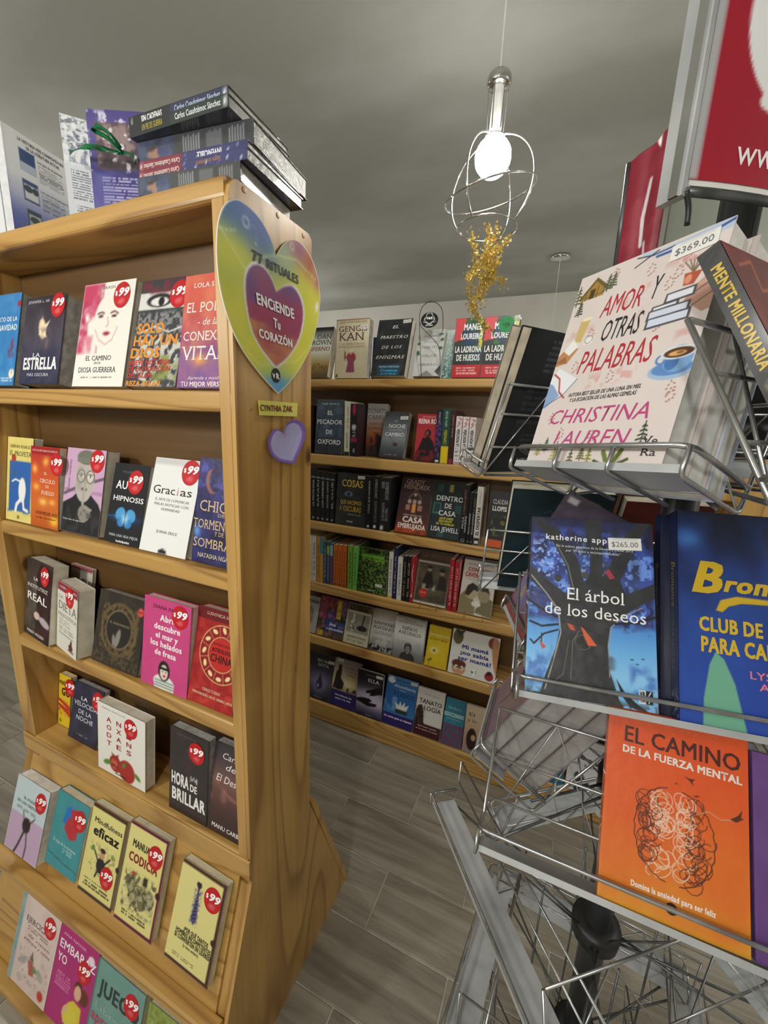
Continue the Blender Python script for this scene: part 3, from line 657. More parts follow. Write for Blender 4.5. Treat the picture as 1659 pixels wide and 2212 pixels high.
# hand-cut lilac heart, slightly curled off the panel
def px5(x, y): return (400 + x * .1929, 820 + y * .1929)
lh = seg_smooth([[px5(1090, 600), px5(1060, 570), px5(1010, 550), px5(970, 590), px5(940, 660), px5(932, 730), px5(955, 820), px5(1010, 890), px5(1080, 925), px5(1190, 940)], [px5(1190, 940), px5(1225, 850), px5(1280, 700), px5(1300, 580), px5(1270, 490), px5(1210, 450), px5(1150, 465), px5(1110, 520), px5(1090, 600)]], 4)
lo = np.array([yz(*p, XP + .004) for p in lh]); cen = np.array(yz(*px5(1120, 700), XP + .004)); N = len(lo); rings = [0, .3, .6, .84, .87, 1.0]; cols = ['b9b4e2', 'b6b2e0', 'b4b0de', 'b4b0de', '8a6cc0', '7f5fba']
VV = [(XP + .004, *cen)]; CL = [lin(hx(cols[0]))[None]]
for r_, col in zip(rings[1:], cols[1:]):
    for p in lo: q = cen + (p - cen) * r_; VV.append((XP + .004 + .012 * r_ * r_ * max(0, (q[0] - cen[0]) / .05 * .5 + .35), *q))
    CL.append(np.tile(lin(hx(col)), (N, 1)))
Fc = [(0, 1 + j, 1 + (j + 1) % N) for j in range(N)] + [(1 + (k - 1) * N + j, 1 + k * N + j, 1 + k * N + (j + 1) % N, 1 + (k - 1) * N + (j + 1) % N) for k in range(1, 5) for j in range(N)]
ar = np.sum(lo[:, 0] * np.roll(lo[:, 1], -1) - np.roll(lo[:, 0], -1) * lo[:, 1])
if ar < 0: Fc = [f[::-1] for f in Fc]
o = link('lilac_heart', vc_mesh('lilac_heart', VV, Fc, CL), None, 'print'); md = o.modifiers.new('thick', 'SOLIDIFY'); md.thickness = .0008
tag(o, 'small hand-cut lilac paper heart with purple rim on the end panel', 'sign')

# ================================================================ BOOKS OF THE LEFT CASE
def std(label, BL, BR, TL, z, art, Yb=.5295, t=.02, nx=44, yaw=0.0, h=None, z0min=None, **kw):
    """stands on a shelf: bottom edge at depth Yb, height z; leans as the photo shows"""
    X0 = onY(BL[0], BL[1], Yb)[0]; X1 = onY(BR[0], BR[1], Yb)[0]; P = np.array([X0, Yb, z])
    T = onX(TL[0], TL[1], X0); d = T - P; ang = math.atan2(d[1], d[2]); hh = math.hypot(d[1], d[2])
    ang = min(max(ang, math.radians(4)), math.radians(17)); hh = h or min(max(hh, .15), .235)
    if z0min: X0 = max(X0, z0min); P[0] = X0
    w = (X1 - X0) * .985
    up = np.array([0, math.sin(ang), math.cos(ang)]); x = np.array([math.cos(yaw), math.sin(yaw), 0]); w = w / math.cos(yaw)
    P[2] += t * math.sin(ang)
    return book(label, w, hh, t, art, frame(P, x, up), nx=nx, **kw)
def foot(label, BL, BR, TL, art, t=.016, nx=44, off=-.018, **kw):
    """lies on the slanted foot board; off: printed face proud of the board"""
    n = np.array([0, -1, sl]); n = n / np.linalg.norm(n); p = np.array([0, YF, ZK]) + n * (-off)
    a, b, c = (onP(*q, p, n) for q in (BL, BR, TL))
    up = unit([0, sl, 1]); zm = .2745 if a[2] > .15 else .033
    if a[2] < zm or zm < .1: sh = (zm - a[2]) / up[2]; a = a + up * sh; b = b + up * sh
    w = np.linalg.norm(b - a) * .985; x = b - a; x = unit([x[0], x[1] * .3, x[2] * .3]); h = (c - a) @ up
    if zm < .1: h = min(h, (.236 - a[2]) / up[2])
    return book(label, w, h, t - .001, art, frame(a, x, up), nx=nx, **kw)
GL = 'books facing out on the left bookcase'
K = dict(group=GL, z0min=XL + .0605)
zA, zB, zC, zD = (SH[q] + .0006 for q in 'ABCD')
std('blue paperback with white title and pocket watch, leftmost visible on its top shelf', (-70, 838), (30, 838), (-52, 652), zA, [('B', '2f7fc0'), ('n', '4d9ad0', 6, .5, .4, .6), ('e', .9, .13, .09, .09, 'f2ead8'), ('l', .012, '333', [.9, .13, .9, .17]), ('e', .95, .88, .06, .06, 'b3202a'), ('n', '8a2848', 6, .55, .2, .8, (.6, .3, 1, .55)), ('t', 'EL ARTO DE LA', .05, .93, .70, .045, 'eef6fa', 'm'), ('t', 'NAVIDAD', .3, .95, .60, .06, 'eef6fa', 'm'), ('m', .55, .98, .03, .08, 2, 'dceaf4')], t=.03, wrap=True, **K)
std('dark navy paperback showing a dancer and a star of light, jagged silver title', (42, 838), (126.6, 838), (61, 655), zA, [('G', '26222e', '3a3440', '423e50', '232a4c', '1c2344'), ('n', '5a5060', 5, .5, .4, .5), ('e', .48, .63, .09, .16, 'e8cfa8', 20), ('p', 'f4e4c4', [.4, .56, .46, .78, .5, .66, .66, .72, .55, .6, .62, .52, .48, .57]), ('n', '8a6a68', 8, .5, .3, .6, (.3, .4, .7, .65)), ('t', 'JENNIFER L. AR', .05, .6, .93, .03, 'cfcad4'), ('t', 'LA', .3, .5, .31, .045, 'f0eef2', 's'), ('t', 'ESTRELLA', .08, .93, .17, .13, 'f4f2f5', 'sb'), ('t', 'MÁS OSCURA', .2, .75, .09, .035, 'dcdae2')], t=.045, wrap=True, stick=[(.82, .88)], **K)
std('white paperback with a crimson watercolour face of a woman, top shelf of the left bookcase', (156, 840), (266, 842), (185.7, 623), zA, [('B', 'ecebe2'), ('n', 'b02a50', 3.2, .40, .15, .95, (0, .32, .42, 1), 8), ('n', 'c8466a', 5, .5, .2, .8, (0, .5, .36, 1), 2), ('n', 'd0557a', 4, .6, .2, .6, (0, .3, .3, .5), 5), ('e', .5, .62, .22, .34, 'efe9df'), ('l', .02, '5a2a36', [.34, .70, .42, .715, .47, .70]), ('l', .02, '5a2a36', [.60, .70, .67, .715, .74, .69]), ('e', .41, .675, .045, .018, '4a2030'), ('e', .67, .67, .045, .018, '4a2030'), ('l', .01, 'a87a80', [.55, .66, .575, .585, .54, .575]), ('e', .56, .51, .065, .02, 'b8304a'), ('e', .56, .498, .05, .015, '8c2038'), ('l', .012, 'c8949a', [.33, .55, .42, .45, .56, .40, .68, .44, .76, .56]), ('t', 'SERASH AZ', .35, .75, .935, .028, '8a8078', 's'), ('t', 'EL CAMINO', .22, .72, .25, .045, '2c2826', 's'), ('t', 'DE LA', .4, .53, .215, .02, '2c2826', 's'), ('t', 'DIOSA GUERRERA', .1, .84, .135, .05, '2c2826', 's'), ('m', .15, .85, .05, .1, 2, '6a6560')], t=.022, nx=60, stick=[(.77, .86)], **K)
std('dark paperback with one staring eye and orange block title over houndstooth', (272, 842), (380, 842), (310, 614.6), zA, [('B', '3a3c40'), ('r', 0, .72, 1, .88, 'dcdcd8'), ('n', '70303a', 8, .45, .2, .9, (0, .86, 1, 1)), ('e', .42, .80, .26, .10, '24262a'), ('e', .42, .79, .18, .065, 'e4e2de'), ('e', .46, .79, .06, .065, '17181a'), ('n', '9a9c9e', 22, .5, .1, .8, (0, .48, 1, .7)), ('n', 'd8d8d2', 14, .52, .1, .9, (.1, 0, 1, .5), 4), ('n', '7d8a3a', 7, .5, .2, .8, (.5, .05, 1, .3)), ('l', .02, 'e8e8e2', [.1, .5, .4, .56, .7, .5, 1, .55]), ('t', 'SOLO', .05, .6, .50, .09, 'e2932e', 'b'), ('t', 'HAY UN', .02, .9, .385, .09, 'e2932e', 'b'), ('t', 'DIOS', .0, .6, .27, .09, 'e2932e', 'b'), ('t', 'BREVE HISTORIA', .0, .83, .205, .045, 'c0392e', 'b'), ('t', 'DE LA EVOLUCIÓN', .0, .85, .145, .045, 'c0392e', 'b'), ('t', 'DEL ISLAM', .0, .5, .085, .045, 'c0392e', 'b'), ('t', 'REZA ASLAN', .0, .7, .01, .045, 'e2932e', 'b')], t=.018, nx=60, stick=[(.80, .84)], **K)
std('coral to violet paperback partly behind the end panel, white serif title', (382, 842), (500, 842), (403, 602), zA, [('G', 'd4604c', 'cf5848', 'b34a5c', '6a4a96', '5a3f90'), ('n', 'e08a66', 4, .5, .4, .6), ('g', .35, .25, .25, .12, 'e8a050'), ('n', '7f50a0', 5, .5, .3, .6, (0, 0, 1, .35)), ('t', 'LOLA SORRIBES', .18, 1.0, .885, .04, 'f2e4e0', 'm'), ('t', 'EL PODER', .08, .95, .67, .085, 'f6ece8', 's'), ('t', '- de la -', .3, .75, .555, .06, 'f6ece8', 'si'), ('t', 'CONEXIÓN', .05, 1.0, .42, .08, 'f6ece8', 's'), ('t', 'VITAL', .04, .85, .25, .12, 'f6ece8', 's'), ('t', 'Aprende a manifestar', .2, .95, .075, .03, 'f0dce4', 'i'), ('t', 'TU MEJOR VERSIÓN', .08, .98, .015, .04, 'f6ece8', 'm')], t=.02, nx=50, **K)

std('yellow paperback with a blue panel and a white nude figure, leftmost on the second shelf', (-8, 1122), (68, 1137), (-4, 943), zB, [('B', 'e2d47e'), ('n', 'd2c268', 6, .5, .4, .5), ('r', .1, .12, .95, .72, '2c62ac'), ('n', '2c62ac', 14, .5, .1, 1, (.05, .1, .98, .14)), ('e', .62, .38, .14, .28, 'ece9e4'), ('l', .09, 'ece9e4', [.6, .28, .42, .2, .38, .12]), ('l', .07, 'ece9e4', [.66, .3, .7, .16, .85, .14]), ('l', .04, 'ece9e4', [.55, .48, .35, .50, .22, .47]), ('e', .32, .58, .03, .07, '2f6a3a'), ('e', .26, .75, .09, .09, 'a8402c'), ('t', 'GIBRAN KHALIL', .1, .9, .875, .035, '4a4436', 's'), ('t', 'EL PROFETA', .1, .95, .78, .055, '4a4436', 's'), ('e', .5, .05, .06, .05, '7a6a3a'), ('o', .5, .05, .05, .01, 'e2d47e')], t=.02, **K)
std('orange and red paperback with golden glowing leaves and small serif title', (67.5, 1138.6), (127, 1150), (67.5, 964), zB, [('G', 'b02a24', 'c44a28', 'd0602a', 'cc6a26', 'b8561e'), ('g', .55, .82, .14, .12, 'f0b04a', 30), ('g', .15, .72, .12, .12, 'f2b850'), ('g', .2, .5, .14, .1, 'eeb04a'), ('g', .45, .32, .18, .1, 'f6c45a'), ('g', .85, .1, .2, .14, 'f6c040'), ('g', .78, .33, .14, .08, 'f0b24a'), ('r', 0, .9, 1, 1, 'a01c24'), ('t', 'AUTOR DEL BEST SELLER LOS CUATRO AC', .06, .96, .94, .02, 'f4e2c8', 's'), ('t', 'EL', .5, .6, .66, .03, 'f6ead2', 's'), ('t', 'CIRCULO', .34, .88, .56, .045, 'f6ead2', 's'), ('t', 'DE', .55, .66, .50, .03, 'f6ead2', 's'), ('t', 'FUEGO', .4, .85, .415, .045, 'f6ead2', 's'), ('t', 'DON MIGUEL RUIZ', .2, .98, .16, .04, '5a2414', 's'), ('t', 'Un libro de sabiduría', .2, .9, .11, .022, '5a2414', 'i')], t=.017, yaw=0, stick=[(.93, .80)], **K)
std('paperback with a grey shushing woman in round glasses on lilac ground', (131, 1152), (214, 1172), (148.5, 971.5), zB, [('B', 'caa6c6'), ('r', 0, .48, 1, .52, 'b58ab0'), ('l', .05, '6a5a68', [.02, .45, .4, .56]), ('l', .05, '6a5a68', [.7, .62, 1, .68]), ('p', '1f2022', [0, 0, 0, .34, .25, .42, .35, .48, .7, .48, .92, .38, 1, .3, 1, 0]), ('e', .52, .66, .25, .40, 'b9b2aa'), ('e', .52, .90, .24, .12, '6f7264'), ('r', .29, .84, .76, .9, '777a6c'), ('o', .42, .68, .1, .022, '55514c'), ('o', .66, .68, .1, .022, '55514c'), ('e', .42, .68, .082, .095, 'cdc8c0'), ('e', .66, .68, .082, .095, 'cdc8c0'), ('e', .42, .685, .05, .022, 'efece6'), ('e', .66, .685, .05, .022, 'efece6'), ('e', .42, .685, .02, .022, '3a3a3a'), ('e', .66, .685, .02, .022, '3a3a3a'), ('l', .014, '55504a', [.36, .70, .42, .71, .48, .70]), ('l', .014, '55504a', [.60, .70, .66, .71, .72, .70]), ('l', .018, '8f8880', [.54, .67, .52, .60, .56, .595]), ('n', '8f8880', 5, .55, .3, .5, (.3, .5, .5, .85)), ('e', .53, .53, .07, .025, '4a4442'), ('l', .06, 'aaa49c', [.54, .56, .52, .38, .56, .26]), ('e', .58, .25, .16, .14, '8d877f'), ('l', .045, '9a948c', [.58, .32, .75, .3]), ('l', .045, '8a847c', [.58, .27, .74, .24]), ('n', '3c3d40', 12, .55, .2, .6, (0, 0, 1, .3)), ('t', 'Decidir haciendo', .5, .86, .14, .05, '5a4a58', 'V'), ('t', 'Pensar claro de negociación', .05, .62, .145, .022, 'd8d4d0')], t=.03, nx=60, stick=[(.80, .87)], **K)
std('black paperback with a glowing blue butterfly, second shelf of the left bookcase', (224.5, 1174), (300.4, 1191), (251.5, 1003.6), zB, [('B', '191b20'), ('r', 0, .3, 1, .34, '142436'), ('g', .5, .32, .5, .1, '1c4c80'), ('e', .36, .37, .14, .12, '4a9fd8', 30), ('e', .66, .36, .14, .12, '4a9fd8', -30), ('e', .40, .27, .1, .09, '2e7ec0', -30), ('e', .62, .26, .1, .09, '2e7ec0', 30), ('g', .51, .31, .12, .12, 'b8e4f8'), ('l', .012, '12324e', [.51, .38, .51, .24]), ('l', .008, '3a7ab0', [0, .32, .2, .34, .25, .30, .3, .33]), ('t', 'WILLIAM W.', .25, .65, .88, .03, '6a6c70'), ('t', 'AUTO', .12, .8, .68, .10, 'f2f2f2', 'm'), ('t', 'HIPNOSIS', .1, .95, .53, .062, 'f2f2f2', 'm'), ('t', 'PARA UNA VIDA MEJOR', .14, .95, .085, .032, 'd0d4d8'), ('t', 'books4pocket', .36, .74, .02, .028, 'e8e8e8', 'b')], t=.02, nx=54, stick=[(.66, .78)], **K)
std('plain white paperback with black serif one-word title above small print', (301, 1191), (401.7, 1215), (339, 991.8), zB, [('B', 'eeefee'), ('r', 0, .93, 1, 1, 'd0d0d0'), ('t', 'Grac', .07, .56, .62, .085, '1c1c1e', 's'), ('t', 'i', .59, .62, .62, .085, 'c23a48', 's'), ('t', 'as', .66, .90, .62, .085, '1c1c1e', 's'), ('t', 'EL ARTE DE COMUNICAR', .15, .88, .545, .028, '77787a'), ('t', 'MALAS NOTICIAS CON', .15, .88, .495, .028, '77787a'), ('t', 'HUMANIDAD', .32, .72, .445, .028, '77787a'), ('t', 'JUANA ERICE', .3, .75, .21, .028, '55565a', 's'), ('p', '1c1c1e', [.42, 0, .42, .035, .5, .055, .58, .04, .6, 0])], t=.016, nx=40, stick=[(.80, .87)], **K)
std('night-blue paperback with a profile in flames, gold lettering, beside the end panel', (413.5, 1218), (505, 1240), (433.7, 993.5), zB, [('G', '23234c', '2a2860', '1c1f4c', '181a40', '14153a'), ('n', '3c3a86', 4, .5, .3, .7), ('e', .34, .78, .15, .22, 'a0604a', 12), ('e', .42, .80, .15, .22, '2a2050'), ('n', '5a6ac8', 7, .58, .15, .6, (0, .6, 1, 1)), ('g', .08, .3, .12, .16, '6a9ae0'), ('t', 'CHICA', .1, .95, .50, .10, 'd8bc90', 's'), ('t', 'DE', .55, .7, .46, .03, 'd8bc90', 's'), ('t', 'TORMENTA', -.02, .98, .335, .085, 'd8bc90', 's'), ('t', 'Y DE', .5, .72, .28, .04, 'd8bc90', 's'), ('t', 'SOMBRAS', .02, 1.0, .155, .085, 'd8bc90', 's'), ('t', 'NATASHA NGAN', .15, .95, .06, .04, 'e4d4b8', 's')], t=.03, nx=50, wrap=True, **K)

std('brown paperback of a child and long dark dress, third shelf far left', (45.6, 1376.6), (123, 1403.6), (50.6, 1202.7), zC, [('G', '3a322e', '4a403a', '423a34', '362c28'), ('n', '6a6054', 5, .5, .3, .6, (0, .1, .5, .8)), ('p', '2a1a1c', [.55, .98, .42, .8, .48, .4, .45, 0, 1, 0, 1, .95]), ('n', '4a262a', 6, .5, .3, .7, (.5, 0, 1, .8)), ('e', .50, .30, .12, .07, 'd8bcae'), ('e', .8, .26, .22, .07, 'b8aab4', -10), ('t', 'LA', .32, .48, .74, .04, 'ece6e0', 'm'), ('t', 'INSTITUTRIZ', .08, .88, .635, .045, 'ece6e0'), ('t', 'REAL', .1, .88, .475, .095, 'f2eee8', 'm'), ('t', 'WENDY HOLDEN', .14, .82, .045, .035, 'e4ded8', 'm')], t=.036, nx=46, yaw=-.12, stick=[(.74, .84)], **K)
std('thick white paperback with grey title and a small squatting figure', (124, 1403.6), (187, 1430.6), (125, 1255), zC, [('B', 'dcdad0'), ('r', 0, .87, 1, 1, '8c2c3c'), ('t', 'LOREN CORDAIN', .1, .95, .92, .03, 'e8d8d4', 's'), ('t', 'LA', .08, .3, .76, .05, '8a857e', 's'), ('t', 'DIETA', .08, .98, .60, .12, '7f7a74', 's'), ('t', 'PALEOLÍTICA', .06, .98, .50, .05, '8a857e', 's'), ('m', .1, .7, .36, .46, 3, '9a948c'), ('m', .1, .9, .22, .34, 4, '8a8580'), ('e', .72, .12, .10, .07, '5a2c24'), ('e', .74, .19, .04, .05, '3a1c18'), ('l', .03, '5a2c24', [.6, .07, .85, .06])], t=.036, nx=40, yaw=-.18, stick=[(.62, .84)], **K)
std('white-paged paperback standing close behind the thick white one, only its edge showing', (150, 1405), (200, 1420), (151, 1262), zC, [('B', 'c8c2b4'), ('r', 0, .94, 1, 1, '8c2c3c'), ('m', .1, .9, .3, .8, 8, '8a8478')], Yb=.590, t=.008, nx=14, yaw=-.05, h=.185, **K)
std('near-black paperback with a bronze mandala ring, third shelf of the left bookcase', (198, 1433), (298.7, 1476), (219, 1275), zC, [('B', '2b2722'), ('n', '3c352c', 7, .5, .3, .6), ('o', .5, .52, .36, .05, '5f4f36'), ('n', '6f5b3a', 26, .5, .1, .8, (.1, .18, .9, .85)), ('e', .5, .52, .26, .26, '23201d'), ('o', .5, .52, .27, .02, '7a6848'), ('e', .5, .40, .05, .14, '8a857c', -12), ('e', .42, .36, .03, .09, '8a857c', 10), ('t', 'EL NIGROMANTE', .3, .72, .58, .03, '9a8c6e', 's'), ('e', .9, .84, .06, .06, 'd8504a'), ('t', '$29', .86, .94, .825, .025, '4a1414'), ('n', '5f4f36', 22, .52, .1, .7, (.02, .02, .98, .18))], t=.022, nx=64, wrap=True, **K)
std('bright pink paperback with a girl in a striped top, third shelf of the left bookcase', (305.5, 1481), (405, 1520), (314, 1285.4), zC, [('B', 'cf4a86'), ('n', 'c54280', 5, .5, .4, .5), ('r', .3, 0, .72, .10, 'dfe4e0'), ('e', .5, .08, .22, .12, 'e8e8e2'), ('l', .015, '3a6a5a', [.32, .09, .7, .09]), ('l', .015, '3a6a5a', [.32, .06, .7, .06]), ('l', .015, '3a6a5a', [.32, .03, .7, .03]), ('e', .5, .21, .125, .16, '1b191c'), ('e', .5, .195, .085, .12, 'ecd8ce'), ('r', .41, .22, .6, .25, '1b191c'), ('e', .51, .155, .03, .018, 'c01c28'), ('e', .47, .20, .013, .01, '222'), ('e', .54, .20, .013, .01, '222'), ('t', 'DIANA PARDO', .2, .85, .885, .04, '7a1c48', 'm'), ('t', 'Abril', .36, .68, .76, .065, 'f6e6ee', 'sb'), ('t', 'descubre', .24, .8, .66, .065, 'f6e6ee', 'sb'), ('t', 'el mar y', .28, .76, .565, .06, 'f6e6ee', 'sb'), ('t', 'los helados', .18, .85, .47, .065, 'f6e6ee', 'sb'), ('t', 'de fresa', .28, .74, .375, .062, 'f6e6ee', 'sb')], t=.018, nx=60, stick=[(.78, .855)], **K)
std('red paperback with a cream zodiac wheel of animals, beside the end panel', (405, 1520), (503, 1562), (432, 1310.8), zC, [('B', '9e1f22'), ('n', 'b8342c', 9, .5, .2, .7), ('n', 'c94a3c', 12, .6, .12, .6, (0, 0, 1, .2)), ('r', 0, .88, 1, 1, '6c161a'), ('e', .62, .56, .48, .48, '8e1c20'), ('o', .62, .56, .48, .015, 'e6c888'), ('o', .62, .56, .29, .015, 'e6c888'), ('e', .62, .56, .28, .28, 'c02c28')] + [('e', .62 + .385 * math.cos(a), .56 + .385 * math.sin(a) / 1.55, .06, .035, 'f2dca0', 40 * k) for k, a in enumerate(np.linspace(0, 2 * math.pi, 13)[:-1])] + [('l', .008, 'e6c888', [.62 + .3 * math.cos(a), .56 + .3 * math.sin(a) / 1.55, .62 + .47 * math.cos(a), .56 + .47 * math.sin(a) / 1.55]) for a in np.linspace(.26, 2 * math.pi + .26, 13)[:-1]] + [('t', 'LUDOVICA SQUIRRU', .2, .95, .93, .03, 'e8c8b0', 's'), ('t', 'INTRODUCCIÓN A LA', .42, .85, .645, .022, '4a1010'), ('t', 'ASTROLOGÍA', .40, .86, .575, .04, '2a0c0c', 'm'), ('t', 'CHINA', .39, .86, .475, .075, '2a0c0c', 'm'), ('t', 'CONOCE TU SIGNO', .3, .7, .155, .028, 'f0dcc0', 's'), ('t', 'PERSONALIDAD, SALUD, DINERO, AMOR', .1, .98, .10, .025, 'f0dcc0', 's')], t=.022, nx=80, **K)

std('yellow and red paperback far left on the fourth shelf, black lettering', (107.6, 1585.5), (155, 1606), (105, 1443.5), zD, [('B', 'e2c22a'), ('p', 'b83a26', [0, .52, 1, .42, 1, .22, 0, .36]), ('n', 'c84a2c', 8, .5, .2, .8, (0, .2, 1, .5)), ('p', 'ead24a', [0, .46, .8, .36, 0, .42]), ('e', .2, .08, .09, .09, '2a2418'), ('e', .2, .08, .05, .05, 'e2c22a'), ('t', 'POKÉMON', .05, .98, .80, .07, '22201a', 'b'), ('t', 'GO', .25, .95, .60, .14, '22201a', 'b')], Yb=.575, t=.016, nx=40, stick=[(.95, .80)], **K)
std('midnight-blue paperback leaning behind the pomegranate book, thin white title', (151, 1620), (213, 1663), (165, 1471), zD, [('G', '22243a', '252842', '1e2138', '181a2c'), ('n', '343860', 6, .5, .3, .6), ('t', 'LA', .28, .5, .71, .06, 'e8e8ee', 'm'), ('t', 'VELOCIDAD', .06, .98, .60, .075, 'e8e8ee'), ('t', 'DE LA', .25, .7, .475, .07, 'e8e8ee'), ('t', 'NOCHE', .2, .78, .36, .075, 'e8e8ee'), ('m', .3, .7, .1, .15, 2, '8a8ca0')], t=.018, nx=40, wrap=True, stick=[(.84, .80)], Yb=.556, **K)
std('white paperback with red spaced letters and pomegranates on the fourth shelf', (215, 1670), (314, 1698), (211, 1514.5), zD, [('B', 'eceae4'), ('e', .38, .18, .13, .13, '9c2c24'), ('e', .62, .15, .17, .17, 'a8302a'), ('p', '9c2c24', [.32, .26, .3, .33, .38, .3, .45, .34, .44, .26]), ('e', .36, .17, .08, .08, 'c85a4a'), ('n', '6a1414', 26, .5, .1, .9, (.28, .12, .46, .24)), ('e', .2, .15, .08, .04, '5a8a3a', 20), ('e', .84, .15, .07, .035, '5a8a3a', -30), ('e', .56, .22, .05, .03, '5a8a3a', 60)] + [('t', ch, x, x + .10, y, .068, 'a41f30', 'm') for row, y in (('ANT', .76), ('OXI', .645), ('DAN', .53), ('TES', .415)) for ch, x in zip(row, (.20, .41, .62))] + [('t', 'MARIZA BUSTILLOS', .1, .6, .93, .02, '8a8580'), ('t', 'Sinembargo', .38, .62, .035, .022, '3a3a3a', 'b')], t=.026, nx=56, stick=[(.71, .81)], **K)
std('black paperback with large white brush title and a small crown', (365, 1739), (447, 1790), (369, 1567), zD, [('G', '1b191b', '201a20', '181618'), ('n', '3a1c28', 4, .52, .3, .6), ('t', 'KIM AGUILAR', .2, .7, .93, .02, '6a6468'), ('t', 'HORA', .06, .52, .33, .14, 'f2f2f0', 'b'), ('t', 'DE', .56, .74, .33, .08, 'f2f2f0', 'b'), ('t', 'BRILLAR', .08, .96, .14, .14, 'f2f2f0', 'b'), ('l', .018, 'f2f2f0', [.56, .44, .57, .50, .61, .46, .65, .50, .69, .46, .72, .50, .73, .44])], t=.022, nx=40, wrap=True, stick=[(.7, .80)], **K)
std('dusk-pink desert paperback half hidden by the end panel, fourth shelf', (449, 1798.5), (535, 1850), (467, 1601.6), zD, [('G', '2b2630', '4a3a42', '7a5450', '5a3834', '3a1c1e', '2a1416'), ('p', '8a5a52', [.1, .55, .4, .48, .7, .44, 1, .46, 1, .4, .5, .42]), ('n', 'a87468', 6, .55, .2, .5, (0, .35, 1, .6)), ('r', .8, .28, .84, .36, '1a1012'), ('r', .88, .28, .92, .36, '1a1012'), ('t', 'Caravana', .2, .95, .84, .07, 'e8e4e0', 'i'), ('t', 'del', .3, .6, .73, .07, 'f0ece8', 'i'), ('t', 'El Desierto', .1, .98, .58, .08, 'f4f0ec', 'i'), ('t', 'MANU CARBAJO', .1, .98, .06, .045, 'f0e8e4', 'm')], t=.02, nx=40, wrap=True, **K)
KF = dict(group=GL)
foot('pale blue and lilac paperback with a raised dark hand, first on the sloping boards', (9, 1824), (78, 1874), (55, 1679), [('B', 'c3d4da'), ('r', 0, 0, 1, .52, 'c2a6c4'), ('e', .52, .42, .12, .13, '2a1c1e'), ('l', .045, '3a2628', [.5, .36, .38, .12, .30, 0]), ('l', .03, '3a2628', [.55, .36, .62, .16, .6, 0]), ('l', .02, '2a1c1e', [.42, .48, .36, .58]), ('l', .02, '2a1c1e', [.6, .46, .72, .56]), ('t', 'EL PODER', .3, .7, .73, .035, '4a5258', 'm'), ('t', 'DE LOS CRISTALES', .12, .85, .66, .035, '4a5258', 'm'), ('m', .15, .8, .56, .62, 2, '8a949a')], t=.03, off=-.031, nx=40, pages='pages_white', stick=[(.80, .80)], **KF)
foot('teal paperback with a red and blue torn paper figure', (96, 1858), (162, 1911), (135, 1707), [('B', '3f8f97'), ('n', '4a9aa2', 6, .5, .4, .5), ('p', '2c6fc0', [.3, .62, .36, .84, .5, .88, .55, .7, .5, .6]), ('p', 'b8323a', [.38, .56, .44, .7, .52, .72, .5, .84, .66, .88, .72, .76, .8, .7, .78, .5, .6, .45]), ('t', 'El viaje de la mariposa', .14, .85, .33, .045, 'c4dfe0'), ('m', .45, .8, .24, .3, 2, 'a8cfd0'), ('l', .012, '1c4a52', [0, .17, .5, .13, 1, .11]), ('r', 0, .0, .02, 1, '347c84')], t=.024, nx=40, off=-.027, stick=[(.80, .76)], **KF)
foot('cream paperback with a juggling businessman, brown borders, two price discs', (167, 1917.6), (240.5, 1972.6), (219, 1739), [('B', 'e3d98c'), ('r', 0, .95, 1, 1, '4a2e22'), ('r', 0, 0, 1, .04, '4a2e22'), ('r', .96, 0, 1, 1, '4a2e22'), ('n', '8a8a5a', 18, .62, .08, .6, (.1, .25, .9, .6)), ('e', .5, .38, .12, .14, '22242c'), ('e', .5, .50, .07, .08, 'c89a78'), ('e', .5, .545, .075, .04, '2a1c16'), ('l', .035, '22242c', [.4, .42, .28, .5]), ('l', .035, '22242c', [.6, .42, .72, .5]), ('l', .04, '22242c', [.46, .33, .4, .24]), ('l', .04, '22242c', [.55, .33, .62, .24]), ('e', .22, .52, .05, .05, '6a8a3a'), ('e', .78, .54, .05, .05, '8a9a4a'), ('t', 'Mindfulness', .12, .92, .80, .055, '2a2618', 'm'), ('t', 'eficaz', .14, .88, .665, .10, '221e14', 'b'), ('m', .12, .9, .08, .18, 3, '4a4226'), ('e', .96, .45, .05, .05, '2a1a16')], t=.018, off=-.019, nx=56, stick=[(.72, .30)], **KF)
foot('cream paperback with maroon border and a heap of animals round a crowned rooster', (245, 1979.5), (327.5, 2041), (295.5, 1775.6), [('B', 'e3d98c'), ('r', 0, .965, 1, 1, '5e1c3a'), ('r', 0, 0, 1, .035, '5e1c3a'), ('r', .945, 0, 1, 1, '5e1c3a'), ('e', .28, .42, .12, .18, '8a8560'), ('e', .5, .32, .26, .2, '77724e'), ('e', .76, .36, .13, .16, '8f8a66'), ('n', '4a4630', 14, .5, .12, .8, (.08, .16, .9, .55)), ('n', 'c8c094', 16, .55, .1, .7, (.08, .16, .9, .55), 9), ('e', .3, .52, .05, .03, 'c83a2a'), ('r', .56, .46, .66, .54, '33301f'), ('t', 'MANUAL DE', .14, .85, .765, .07, '3a3420', 'b'), ('t', 'CODICIA', .1, .85, .62, .085, '8a2a2a', 'b'), ('m', .15, .85, .08, .14, 2, '4a4226'), ('e', .95, .45, .06, .06, '3a1420')], t=.018, off=-.019, nx=60, stick=[(.74, .78)], **KF)
